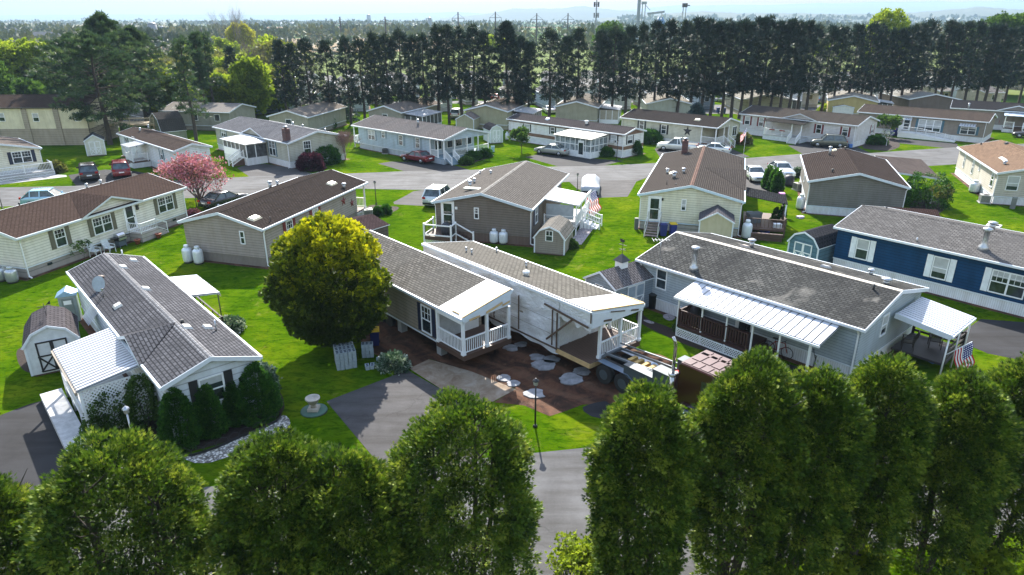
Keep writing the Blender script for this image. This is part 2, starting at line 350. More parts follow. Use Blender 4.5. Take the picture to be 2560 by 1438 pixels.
# ---------------------------------------------------------------- homes
class Home:
    def __init__(s, name, label, a, b, W, he, rise=.95, wall=None, roof=None, skirt=None, sk=.75, oh=.22, rec=(0,0), group=None, shed=False,
                 ridgecap=None, cat='mobile home', spouts=(0,1), trim=None, sides=True, sk_low=0.0, ends=True):
        s.L = math.hypot(b[0]-a[0], b[1]-a[1]); s.W = W; s.he = he; s.rise = rise; s.oh = oh; s.o = a; s.th = math.atan2(b[1]-a[1], b[0]-a[0]); s.shed = shed
        s.cu, s.su = math.cos(s.th), math.sin(s.th); s.root = empty(name, a, s.th, label, cat, group); L = s.L; trim = trim or TRIM
        s.trim = trim; s.wallmat = wall; s.roofmat = roof
        if s.shed: top = [(0, he), (W, he+rise)]
        else: top = [(0, he), (W/2, he+rise), (W, he)]
        # walls
        mb = MB(); u0, u1 = oh+rec[0], L-oh-rec[1]; zt = lambda v: s.zr(v)-.13
        pr = [(oh, sk), (W-oh, sk), (W-oh, zt(W-oh))]+([] if shed else [(W/2, zt(W/2))])+[(oh, zt(oh))]
        mb.prism(pr, u0, u1, 'x')
        for k, (r, e) in enumerate(((rec[0], oh), (rec[1], L-oh))):     # gable face above a recessed porch
            if r:
                d = .12 if k == 0 else -.12; zb = he-.28
                mb.prism([(oh, zb), (W-oh, zb), (W-oh, zt(W-oh))]+([] if shed else [(W/2, zt(W/2))])+[(oh, zt(oh))], e, e+d, 'x')
        mb.build('wall', wall, s.root)
        if skirt:
            mb = MB(); i = .03; mb.box(u0+i, oh+i, sk_low, u1-i, W-oh-i, sk); mb.build('skirting', skirt, s.root)
            mb = MB(); mb.box(u0-.02, oh-.02, sk-.05, u1+.02, W-oh+.02, sk+.03); mb.build('skirt_trim', trim if sides else wall, s.root)
        if skirt: sheet('soil_strip', [s.wp(*q) for q in ((-.15+rec[0],-.12),(L+.12-rec[1],-.18),(L+.2-rec[1],W+.15),(-.12+rec[0],W+.1))], .003, ground_mat('dirt'))
        # roof: shingles on top, white fascia round the edge
        mb = MB(); T = .1
        for i in range(len(top)-1):
            (v0, z0), (v1, z1) = top[i], top[i+1]
            vs = [(0,v0,z0),(L,v0,z0),(L,v1,z1),(0,v1,z1),(0,v0,z0-T),(L,v0,z0-T),(L,v1,z1-T),(0,v1,z1-T)]
            mb.add(vs, [(0,1,2,3)], 0); mb.add(vs, [(4,7,6,5)], 1)
        mb.build('roof', [roof, trim], s.root, fixn=False)
        mb = MB(); F = .2
        for i in range(len(top)-1):
            (v0, z0), (v1, z1) = top[i], top[i+1]
            for uu, d in ((0, -.03), (L, .03)):
                x0, x1 = min(uu, uu+d), max(uu, uu+d)
                mb.add([(x0,v0,z0+.01),(x1,v0,z0+.01),(x1,v1,z1+.01),(x0,v1,z1+.01),(x0,v0,z0-F),(x1,v0,z0-F),(x1,v1,z1-F),(x0,v1,z1-F)],
                       [(0,1,2,3),(4,7,6,5),(0,3,7,4),(1,5,6,2)], 0)
        for vv, z in ((0, he), (W, top[-1][1])):
            y0, y1 = (vv-.1, vv) if vv == 0 else (vv, vv+.1)
            mb.box(-.03, y0, z-.15, L+.03, y1, z-.01)
        mb.build('fascia', trim, s.root)
        if not shed:
            mb = MB(); w = .17; k = rise/(W/2)
            mb.add([(0,W/2-w,he+rise-w*k+.012),(L,W/2-w,he+rise-w*k+.012),(L,W/2,he+rise+.03),(0,W/2,he+rise+.03),(L,W/2+w,he+rise-w*k+.012),(0,W/2+w,he+rise-w*k+.012)], [(0,1,2,3),(3,2,4,5)])
            mb.build('ridge_cap', ridgecap or roof, s.root, fixn=False)
        for k in spouts:
            uu = (oh+.1, L-oh-.1)[k % 2]; vv = oh-.05 if k < 2 else W-oh+.05; mb = MB(); ve = -.03 if k < 2 else W+.03
            mb.bar((uu, ve, he-.12), (uu, vv, he-.42), .07, .07); mb.bar((uu, vv, he-.42), (uu, vv, .12), .08, .06); mb.bar((uu, vv, .12), (uu, vv+(-.25 if k < 2 else .25), .05), .07, .07)
            mb.build('downspout', WHITE, s.root)
        s.n = {}
    def zr(s, v):
        return s.he+s.rise*v/s.W if s.shed else s.he+s.rise*(1-abs(v-s.W/2)/(s.W/2))
    def loc(s, p, h=0):
        g = U(p, h); x, y = g[0]-s.o[0], g[1]-s.o[1]; return (x*s.cu+y*s.su, -x*s.su+y*s.cu)
    def wp(s, u, v): return (s.o[0]+u*s.cu-v*s.su, s.o[1]+u*s.su+v*s.cu)
    def onwall(s, face, p, off=0.0):
        # where the sight line of p meets a wall: (distance along, height)
        dx = (p[0]-1280)/FPX; dy = (719-p[1])/FPX; d = (dx, CP+dy*SP, -SP+dy*CP)
        du = d[0]*s.cu+d[1]*s.su; dv = -d[0]*s.su+d[1]*s.cu; ou = -(s.o[0]*s.cu+s.o[1]*s.su); ov = s.o[0]*s.su-s.o[1]*s.cu
        if face in 'FB':
            t = ((s.oh-off if face == 'F' else s.W-s.oh+off)-ov)/dv; return ou+du*t, CAMH+d[2]*t
        t = ((s.oh-off if face == 'L' else s.L-s.oh+off)-ou)/du; return ov+dv*t, CAMH+d[2]*t
    def place(s, face, a, off=0.0):
        # returns function (x along, y out, z) -> local coordinates on this wall
        if face == 'F': return lambda x, y, z: (a+x, s.oh-off-y, z)
        if face == 'B': return lambda x, y, z: (a-x, s.W-s.oh+off+y, z)
        if face == 'L': return lambda x, y, z: (s.oh-off-y, a-x, z)
        return lambda x, y, z: (s.L-s.oh+off+y, a+x, z)
    def pbox(s, mb, T, x0, y0, z0, x1, y1, z1, m=0):
        a, b = T(x0, y0, z0), T(x1, y1, z1); mb.box(*[min(a[i], b[i]) for i in range(3)], *[max(a[i], b[i]) for i in range(3)], m)
    def win(s, face, p, w=.9, h=1.35, sh=None, shside=3, off=0.0, units=1, grid=False, zc=None, shw=.36, blind=None, frame=None):
        a, z = s.onwall(face, p, off); z = zc if zc is not None else z; T = s.place(face, a, off); mb = MB(); fr = .07; y1 = .05
        B = lambda *k: s.pbox(mb, T, *k)
        B(-w/2, .0, z-h/2, -w/2+fr, y1, z+h/2, 0); B(w/2-fr, .0, z-h/2, w/2, y1, z+h/2, 0)
        B(-w/2+fr, .0, z-h/2, w/2-fr, y1+.015, z-h/2+fr, 0); B(-w/2+fr, .0, z+h/2-fr, w/2-fr, y1, z+h/2, 0)
        for k in range(1, units):
            x = -w/2+w*k/units; B(x-.05, .0, z-h/2+fr, x+.05, y1-.004, z+h/2-fr, 0)
        if h > .8: B(-w/2+fr, .0, z-.03, w/2-fr, y1-.008, z+.03, 0)
        if grid:
            for k in range(1, units*3):
                if k % 3:
                    x = -w/2+w*k/(units*3); B(x-.011, .0, z+.03, x+.011, .032, z+h/2-fr, 0)
            B(-w/2+fr, .0, z+h/4-.011, w/2-fr, .03, z+h/4+.011, 0)
        wn = mb.build('window', frame or WHITE, s.root); mb = MB()
        if blind is None: blind = random.random() < .55
        B = lambda *k: s.pbox(mb, T, *k)
        bz = z+h/2-(h*random.choice((.3,.5,.5,.7)) if blind else 0)
        B(-w/2+fr, .0, z-h/2+fr, w/2-fr, .012, bz-(0 if blind else fr), 0)
        if blind: B(-w/2+fr, .0, bz, w/2-fr, .012, z+h/2-fr, 1)
        mb.build('pane', [GLASS, BLIND], wn)
        if sh:
            for sd in (-1, 1):
                if shside & (1 if sd < 0 else 2):
                    mb = MB(); x0 = sd*(w/2+.03); x1 = sd*(w/2+.03+shw)
                    B = lambda *k: s.pbox(mb, T, *k); lo, hi = min(x0, x1), max(x0, x1)
                    B(lo, .0, z-h/2-.02, hi, .03, z+h/2+.02)
                    for zz in (z-h*.24, z+h*.24): B(lo+.05, .03, zz-h*.19, hi-.05, .042, zz+h*.19)
                    mb.build('shutter', sh, s.root)
        return a, z
    def door(s, face, p, w=.95, h=2.05, z0=None, glass=True, off=0.0, col=None):
        a, z = s.onwall(face, p, off); T = s.place(face, a, off); z0 = z0 if z0 is not None else z-h/2; mb = MB()
        B = lambda *k: s.pbox(mb, T, *k)
        B(-w/2-.1, 0, z0, -w/2, .06, z0+h+.1); B(w/2, 0, z0, w/2+.1, .06, z0+h+.1); B(-w/2, 0, z0+h, w/2, .06, z0+h+.1)
        B(-w/2, 0, z0, w/2, .035, z0+h, 1)
        dr = mb.build('door', [WHITE, col or WHITE], s.root); mb = MB(); B = lambda *k: s.pbox(mb, T, *k)
        if glass:
            B(-w/2+.12, .0355, z0+h*.52, w/2-.12, .045, z0+h-.12); B(-w/2+.12, .0355, z0+.15, w/2-.12, .045, z0+h*.48)
        else: B(-w/2+.2, .0355, z0+h*.6, w/2-.2, .045, z0+h-.2)
        mb.build('door_glass', GLASS, dr)
        mb = MB(); B = lambda *k: s.pbox(mb, T, *k); B(w/2-.1, .05, z0+1.0, w/2-.05, .09, z0+1.12); mb.build('handle', BLACKM, dr)
        return a, z0
    def item(s, name, mat, face, p, fn, off=0.0):
        a, z = s.onwall(face, p, off); T = s.place(face, a, off); mb = MB(); fn(mb, lambda *k: s.pbox(mb, T, *k), T, z); return mb.build(name, mat, s.root)
    def star(s, face, p, r, mat):
        a, z = s.onwall(face, p); T = s.place(face, a); mb = MB(); pts = []
        for k in range(10):
            rr = r if k % 2 == 0 else r*.4; t = math.pi/2+k*math.pi/5; pts.append(T(rr*math.cos(t), .015, z+rr*math.sin(t)))
        c = T(0, .1, z); mb.add(pts+[c], [(k, (k+1) % 10, 10) for k in range(10)]); mb.build('wall_star', mat, s.root, fixn=False)
    def roofpt(s, p):
        z = s.he+s.rise*.5
        for _ in range(12):
            u, v = s.loc(p, z); z = .5*z+.5*s.zr(min(max(v, 0), s.W))
        return u, min(max(v, .1), s.W-.1), s.zr(min(max(v, 0), s.W))
    def vent(s, p, r=.1, h=.35, mat=None, cap=True):
        u, v, z = s.roofpt(p); mb = MB(); mb.tube([(u, v, z-.1), (u, v, z+h)], r, 10)
        if cap: mb.lathe([(r*1.6, h), (r*1.7, h+.06), (r*.8, h+.12)], (u, v, z), 10)
        mb.build('roof_vent', mat or STEEL, s.root)
    def boxvent(s, p, w=.55, d=.4, h=.18, mat=None, name='roof_hatch'):
        u, v, z = s.roofpt(p); mb = MB(); a = [(-w/2,-d/2),(w/2,-d/2),(w/2,d/2),(-w/2,d/2)]
        lo = [(u+x, v+y, s.zr(v+y)-.02) for x, y in a]; hi = [(u+x*.7, v+y*.7, s.zr(v+y*.7)+h) for x, y in a]
        mb.add(lo+hi, [(4,5,6,7),(0,1,5,4),(1,2,6,5),(2,3,7,6),(3,0,4,7)]); mb.build(name, mat or WHITE, s.root)
    def chimney(s, p, w=.75, h=1.1):
        u, v, z = s.roofpt(p); m, nt, b = nodes('chimney_brick')
        mb = MB(); mb.box(u-w/2, v-w*.4, z-.4, u+w/2, v+w*.4, z+h); ch = mb.build('chimney', brickmat(), s.root)
        mb = MB(); mb.lathe([(.16, h+.001), (.16, h+.2), (.3, h+.22), (.3, h+.28), (.05, h+.34)], (u, v, z), 10); mb.build('chimney_cap', STEEL, ch)
    def dormer(s, pa, pb, rise=None, ov=.12):
        # reverse gable flush with the front wall, between two points of the front eave
        u0 = s.loc(pa, s.he)[0]; u1 = s.loc(pb, s.he)[0]; um = (u0+u1)/2; k = s.rise/(s.W/2); r = rise or (u1-u0)/2*.28; vr = r/k; he = s.he
        mb = MB(); e = .02; T = .14; y = -ov
        A, Bp, M, R = (u0, y, he+e), (u1, y, he+e), (um, y, he+r+e), (um, vr, he+r+e)
        mb.face([A, M, R, (u0, 0, he+e)], 0); mb.face([M, Bp, (u1, 0, he+e), R], 0)
        for (P1, P2) in ((A, M), (M, Bp)):
            mb.face([P1, P2, (P2[0], P2[1], P2[2]-T), (P1[0], P1[1], P1[2]-T)], 1)
        mb.face([(u0, s.oh-.005, he-.2), (u1, s.oh-.005, he-.2), (u1, s.oh-.005, he), (um, s.oh-.005, he+r-.04), (u0, s.oh-.005, he)], 2)
        mb.build('roof_dormer', [s.roofmat, s.trim, s.wallmat], s.root, fixn=False)
BRK = {}
def brickmat():
    if 'b' in BRK: return BRK['b']
    m, nt, b = nodes('red_brick'); br = N(nt, 'ShaderNodeTexBrick'); nt.links.new(obj_coord(nt, (1, 1, 1)), br.inputs['Vector'])
    mp = N(nt, 'ShaderNodeMapping'); tc = N(nt, 'ShaderNodeTexCoord'); nt.links.new(tc.outputs['Object'], mp.inputs[0]); mp.inputs['Rotation'].default_value = (math.pi/2, 0, 0)
    nt.links.new(mp.outputs[0], br.inputs['Vector']); br.inputs['Scale'].default_value = 1; br.inputs['Brick Width'].default_value = .22; br.inputs['Row Height'].default_value = .08
    br.inputs['Color1'].default_value = (.13,.045,.035,1); br.inputs['Color2'].default_value = (.07,.03,.03,1); br.inputs['Mortar'].default_value = (.12,.1,.1,1); br.inputs['Mortar Size'].default_value = .01
    nt.links.new(br.outputs['Color'], b.inputs['Base Color']); b.inputs['Roughness'].default_value = .85; BRK['b'] = m; return m
def home(name, label, A, B, C=None, W=None, he=3.0, **kw):
    a, b = U(A, he), U(B, he)
    if kw.get('Lx'):
        k = kw.pop('Lx')/math.hypot(b[0]-a[0], b[1]-a[1]); b = (a[0]+(b[0]-a[0])*k, a[1]+(b[1]-a[1])*k)
    L = math.hypot(b[0]-a[0], b[1]-a[1]); u = ((b[0]-a[0])/L, (b[1]-a[1])/L); v = (-u[1], u[0])
    if C is not None: c = U(C, he); W = (c[0]-a[0])*v[0]+(c[1]-a[1])*v[1]
    if W < 0: a, b, W = b, a, -W
    return Home(name, label, a, b, W, he, **kw)
def gable_home(name, label, PL, PR, depth, he=3.0, **kw):
    # PL, PR: near gable's left and right eave ends; the house runs away behind it
    c, a = U(PL, he), U(PR, he); W = math.hypot(c[0]-a[0], c[1]-a[1]); v = ((c[0]-a[0])/W, (c[1]-a[1])/W); u = (v[1], -v[0])
    return Home(name, label, a, (a[0]+u[0]*depth, a[1]+u[1]*depth), W, he, **kw)
def rail_mb(mb, pts, z0, h=.95, sp=.13, bw=.03, post=.1, m=0, posts=True, slope=None):
    # pts: (x, y) or (x, y, z0)
    P = [(p[0], p[1], p[2] if len(p) > 2 else z0) for p in pts]
    for i in range(len(P)-1):
        a, b = Vector(P[i]), Vector(P[i+1]); L = (b-a).length
        mb.bar(a+Vector((0,0,h)), b+Vector((0,0,h)), .08, .06, m); mb.bar(a+Vector((0,0,.12)), b+Vector((0,0,.12)), .05, .05, m)
        n = max(1, int(L/sp))
        for k in range(1, n):
            p = a.lerp(b, k/n); mb.box(p.x-bw/2, p.y-bw/2, p.z+.1, p.x+bw/2, p.y+bw/2, p.z+h-.02, m)
    if posts:
        for p in P: mb.box(p[0]-post/2, p[1]-post/2, p[2]-.05, p[0]+post/2, p[1]+post/2, p[2]+h+.08, m)
def lattice_mb(mb, a, b, z0, z1, sp=.14, w=.03, m=0):
    a, b = Vector(a), Vector(b); L = (b-a).length; d = (b-a)/L; H = z1-z0; n = Vector((d.y, -d.x, 0))*.012
    k = -H
    while k < L:
        for sgn in (1, -1):
            x0, x1 = k, k+H; ys = (z0, z1) if sgn > 0 else (z1, z0)
            xa, xb = max(0, x0), min(L, x1); f = lambda x: ys[0]+(ys[1]-ys[0])*(x-x0)/H
            if xb-xa > .01:
                p = a+d*xa+n*sgn*.5; q = a+d*xb+n*sgn*.5
                mb.bar((p.x, p.y, f(xa)), (q.x, q.y, f(xb)), .01, w, m, up=(0,0,1))
        k += sp
    for z in (z0, z1): mb.bar((a.x, a.y, z), (b.x, b.y, z), .03, .06, m)
def ribbed_roof(mb, c, sp=.3, rh=.04, m=0, th=.05, rw=.5, along=True):
    # c: four corners (hi-left, hi-right, lo-right, lo-left); white pans run from the high to the low edge over a pan floor (material m+1), whose dark colour paints the shadow gaps
    c = [Vector(x) for x in c]; dn = Vector((0,0,-th))
    mb.add(c+[x+dn for x in c], [(0,1,2,3)], m+1); mb.add(c+[x+dn for x in c], [(7,6,5,4),(0,4,5,1),(1,5,6,2),(2,6,7,3),(3,7,4,0)], m)
    L = (c[1]-c[0]).length; n = max(1, int(L/sp))
    for k in range(n):
        f = (k+.5)/n; p = c[0].lerp(c[1], f); q = c[3].lerp(c[2], f); mb.bar(p+Vector((0,0,rh/2)), q+Vector((0,0,rh/2)), L/n*rw, rh, m)
def shed(name, label, P0, P1, h, hw, depth, kind='gable', wall=None, roof=None, trim=None, rise=None, door=None, win=None, side_door=False, group=None):
    p0, p1 = U(P0, h), U(P1, h); W = math.hypot(p1[0]-p0[0], p1[1]-p0[1]); th = math.atan2(p1[1]-p0[1], p1[0]-p0[0])
    r = empty(name, p0, th, label, 'shed', group); trim = trim or TRIM; rise = rise or (W*.28 if kind == 'gable' else W*.42)
    # local: x along the front 0..W, y away 0..depth
    if kind == 'gable': prof = [(-.12, hw-.03), (W/2, hw+rise), (W+.12, hw-.03)]
    else: prof = [(-.1, hw), (W*.17, hw+rise*.68), (W/2, hw+rise), (W*.83, hw+rise*.68), (W+.1, hw)]
    inner = [(0, .12), (W, .12), (W, hw)]+[(x, z-.07) for x, z in reversed(prof[1:-1])]+[(0, hw)]
    mb = MB(); mb.prism(inner, 0, depth, 'y'); mb.build('wall', wall, r)
    mb = MB(); o = .1
    for i in range(len(prof)-1):
        (x0, z0), (x1, z1) = prof[i], prof[i+1]
        vs = [(x0,-o,z0),(x1,-o,z1),(x1,depth+o,z1),(x0,depth+o,z0),(x0,-o,z0-.06),(x1,-o,z1-.06),(x1,depth+o,z1-.06),(x0,depth+o,z0-.06)]
        mb.add(vs, [(0,1,2,3)], 0); mb.add(vs, [(4,7,6,5),(0,4,5,1),(2,6,7,3)], 1)
    mb.add([(prof[0][0],-o,prof[0][1]),(prof[0][0],depth+o,prof[0][1]),(prof[0][0],depth+o,prof[0][1]-.06),(prof[0][0],-o,prof[0][1]-.06)], [(0,1,2,3)], 1)
    mb.add([(prof[-1][0],-o,prof[-1][1]),(prof[-1][0],depth+o,prof[-1][1]),(prof[-1][0],depth+o,prof[-1][1]-.06),(prof[-1][0],-o,prof[-1][1]-.06)], [(3,2,1,0)], 1)
    mb.build('roof', [roof, trim], r, fixn=False)
    mb = MB()
    for x in (0, W): mb.box(x-.05, -.03, .12, x+.05, .03, hw-.01)
    for i in range(len(prof)-1): mb.bar((prof[i][0], -o-.01, prof[i][1]-.07), (prof[i+1][0], -o-.01, prof[i+1][1]-.07), .03, .11)
    mb.build('corner_trim', trim, r)
    mb = MB(); mb.box(.1, .1, 0, W-.1, depth-.1, .13); mb.build('base', BROWNWOOD, r)
    if door:
        dm, tm = door; mb = MB(); dh = min(hw, 1.85); dw = min(W*.6, 1.7)
        if side_door: X = lambda a, z, y=0: (W+.012+y, depth/2+a, z)
        else: X = lambda a, z, y=0: (W/2+a, -.012-y, z)
        for sg in (-1, 1):
            a0, a1 = (0, sg*dw/2) if sg > 0 else (-dw/2, 0); A = X(a0, .2); B = X(a1, .2+dh-.1, .02)
            lo = [min(A[i], B[i]) for i in range(3)]; hi = [max(A[i], B[i]) for i in range(3)]
            lo[2], hi[2] = .2, .1+dh; mb = MB(); mb.box(*lo, *hi, 0)
            for (q0, q1) in (((a0,.24),(a1,.24)),((a0,.06+dh),(a1,.06+dh)),((a0,.2+dh*.5),(a1,.2+dh*.5)),((a0+.04,.2),(a0+.04,.1+dh)),((a1-.04,.2),(a1-.04,.1+dh)),((a0,.24),(a1,.2+dh*.5)),((a1,.24),(a0,.2+dh*.5))):
                mb.bar(X(q0[0], q0[1], .035), X(q1[0], q1[1], .035), .07, .02 if side_door else .07, 1) if False else mb.bar(X(q0[0], q0[1], .03), X(q1[0], q1[1], .03), *((.02, .08) if True else 0), m=1)
            mb.build('door', [dm, tm], r)
    if win:
        mb = MB(); x, z, w, hh = win
        mb.box(x-w/2-.05, -.03, z-hh/2-.05, x+w/2+.05, -.012, z+hh/2+.05, 0); wn = mb.build('window', WHITE, r)
        mb = MB()
        for i in (-1, 1):
            mb.box(x+i*w/4-w/4+.02, -.036, z+.03, x+i*w/4+w/4-.02, -.031, z+hh/2)
        mb.box(x-w/2+.02, -.036, z-hh/2, x+w/2-.02, -.031, z-.02); mb.build('pane', GLASS, wn)
    r['W'] = W; return r, W, th, p0
# ---------------------------------------------------------------- foliage
def leaf_obj(name, P, D, size, tint, mat, parent=None, width=.22, spread=.6, n3=True, rng=None):
    rng = rng or RNG; n = len(P); D = D/np.linalg.norm(D, axis=1, keepdims=True)
    R = rng.normal(size=(n, 3)); S = np.cross(D, R); S /= np.linalg.norm(S, axis=1, keepdims=True)+1e-9
    size = np.broadcast_to(np.asarray(size, dtype=float), (n,))[:, None]
    tips = [(1, 0), (.72, spread), (.72, -spread)] if n3 else [(1, 0)]
    vs = [P]; k = 1; tri = []
    for (fx, sx) in tips:
        ax = D*fx+S*sx; ax /= np.linalg.norm(ax, axis=1, keepdims=True); px = np.cross(ax, np.cross(D, S))
        ln = 1.0 if sx == 0 else .8
        mid = P+ax*size*ln*.45
        vs += [mid+px*size*width, mid-px*size*width, P+ax*size*ln]
        tri += [(0, k, k+1), (k, k+2, k+1)]; k += 3
    V = np.stack(vs, axis=1).reshape(-1, 3); nv = k
    T = (np.array(tri)[None]+(np.arange(n)*nv)[:, None, None]).reshape(-1, 3)
    me = bpy.data.meshes.new(name); nf = len(T)
    me.vertices.add(len(V)); me.vertices.foreach_set('co', V.astype(np.float32).ravel())
    me.loops.add(nf*3); me.loops.foreach_set('vertex_index', T.astype(np.int32).ravel())
    me.polygons.add(nf); me.polygons.foreach_set('loop_start', np.arange(0, nf*3, 3, dtype=np.int32))
    me.materials.append(mat)
    at = me.attributes.new('tint', 'FLOAT', 'FACE'); at.data.foreach_set('value', np.repeat(np.asarray(tint, dtype=np.float32), len(tri)))
    me.update(calc_edges=True)
    o = bpy.data.objects.new(name, me); SC.collection.objects.link(o)
    if parent is not None: o.parent = parent
    return o
def clumps(C, Nrm, per, cr, rng, droop=0.0, up=.25, jit=.75):
    # scatter sprays round clump centres; returns points and directions
    n = len(C); d = rng.normal(size=(n*per, 3)); d /= np.linalg.norm(d, axis=1, keepdims=True)
    r = cr*rng.random((n*per, 1))**.5; Cc = np.repeat(C, per, 0); Nn = np.repeat(Nrm, per, 0)
    P = Cc+d*r*np.array([1, 1, .8]); D = Nn*.9+d*jit; D[:, 2] += up-droop; return P, D
def envelope_crown(name, H, R, mat, parent, rng, nc=900, per=16, cr=.3, size=.16, prof=None, z0=.3, lobes=3, shell=.35, tintf=None, width=.2, low_thin=0.0, up=.25, droop=0, asp=1.0, spread=.6):
    prof = prof or (lambda t: math.sin(math.pi*min(1, t*.9+.12))**.6)
    ts = np.linspace(0, 1, 60); pr = np.array([max(.02, prof(t)) for t in ts]); cdf = np.cumsum(pr); cdf /= cdf[-1]
    t = np.interp(rng.random(nc), cdf, ts); 
    if low_thin: keep = rng.random(nc) < np.clip((t+.12)/low_thin, .15, 1); t = t[keep]; nc = len(t)
    ph = rng.random(nc)*2*math.pi; a1, a2, a3 = rng.random(3)*6.28
    rad = R*np.interp(t, ts, pr)*(1+.10*np.sin(lobes*ph+a1+t*3)+.07*np.sin((lobes*2+1)*ph+a2-t*7)+.06*np.sin(t*22+a3+ph*2))
    inn = 1-shell*rng.random(nc)**1.5; rr = rad*inn
    z = z0+(H-z0)*t+.04*H*np.sin(lobes*ph+a1)*(t > .6)*(t-.6)*2
    C = np.stack([rr*np.cos(ph), rr*np.sin(ph)*asp, z], 1); dz = np.gradient(pr, ts); nz = -np.interp(t, ts, dz)*R/(H-z0)
    Nr = np.stack([np.cos(ph), np.sin(ph), np.clip(nz, -.4, 2.5)], 1); Nr /= np.linalg.norm(Nr, axis=1, keepdims=True)
    P, D = clumps(C, Nr, per, cr, rng, droop, up)
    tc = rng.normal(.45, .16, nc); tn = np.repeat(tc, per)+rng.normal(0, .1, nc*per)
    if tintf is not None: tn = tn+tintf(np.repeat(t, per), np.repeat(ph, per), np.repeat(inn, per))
    o = leaf_obj(name, P, D, size*(.7+.6*rng.random(len(P))), np.clip(tn, 0, 1), mat, parent, width, spread, rng=rng)
    return o
def limb(mb, p, d, L, r, depth, rng, tips, spread=.6, seg=3, up=.12, n=5, shrink=.72, kids=(2, 3), bare_from=.35):
    pts = [Vector(p)]; d = Vector(d).normalized(); rs = [r]
    for i in range(seg):
        d = (d+Vector(rng.normal(0, .11, 3))+Vector((0, 0, up*.3))).normalized(); pts.append(pts[-1]+d*L/seg); rs.append(r*(1-.45*(i+1)/seg))
    mb.tube(pts, rs, n if r > .05 else 3, cap=False)
    if depth == 0: tips.append((pts[-1], d)); return
    for k in range(int(rng.integers(kids[0], kids[1]+1))):
        f = bare_from+(1-bare_from)*(k+1)/(kids[1]); i = min(seg, max(1, int(round(f*seg)))); q = pts[i]
        a = Vector(rng.normal(0, 1, 3)); a = (a-d*a.dot(d)).normalized()
        nd = (d+a*spread*(.7+.6*rng.random())+Vector((0, 0, up))).normalized()
        limb(mb, q, nd, L*shrink*(.8+.35*rng.random()), max(.012, rs[i]*.62), depth-1, rng, tips, spread, seg if depth > 2 else 2, up, n, shrink, kids, bare_from)
    limb(mb, pts[-1], d, L*shrink*.9, rs[-1], depth-1, rng, tips, spread, 2, up, n, shrink, kids, bare_from)
def broadleaf(name, label, loc, H, rng, mat=None, leafn=6, leafs=.3, cr=.6, depth=4, barkc=(.05,.042,.036), spread=.6, trunk=.28, r0=None, group=None, cat='tree', crown_name='crown', kids=(2,3), up=.12, tint=0, shrink=.72, twig_n=5, splay=0):
    root = empty(name, loc, 0, label, cat, group); mb = MB(); tips = []
    L0 = H*trunk; r0 = r0 or H*.018; unit = sum(shrink**i for i in range(1, depth+2)); L1 = (H-L0)/unit/.92
    mb.tube([(0,0,-.1), (0,0,L0*.5), (.03,.02,L0)], [r0*1.25, r0, r0*.9], 7, cap=False)
    k0 = 4 if splay == 0 else splay
    for k in range(k0):
        t = 2*math.pi*k/k0+rng.random(); sp = spread*(.9 if k else .15)
        limb(mb, (0,0,L0*(.85+.15*rng.random())), (sp*math.cos(t), sp*math.sin(t), 1), L1/shrink*.9, r0*.6, depth, rng, tips, spread, 3, up, twig_n, shrink, kids)
    fz = H/max(t[0].z for t in tips); tips = [(t[0]*fz, t[1]) for t in tips]; mb.v = [(v[0]*fz, v[1]*fz, v[2]*fz if v[2] > 0 else v[2]) for v in mb.v]
    mb.build('trunk', bark(barkc), root, fixn=False)
    if mat is not None:
        C = np.array([tuple(t[0]) for t in tips]); Nn = np.array([tuple(t[1]) for t in tips]); P, D = clumps(C, Nn, leafn, cr, rng, 0, .2, 1.2)
        tn = np.repeat(rng.normal(.5+tint, .18, len(C)), leafn); leaf_obj(crown_name, P, D, leafs*(.7+.6*rng.random(len(P))), np.clip(tn, 0, 1), mat, root, .3, rng=rng)
    return root
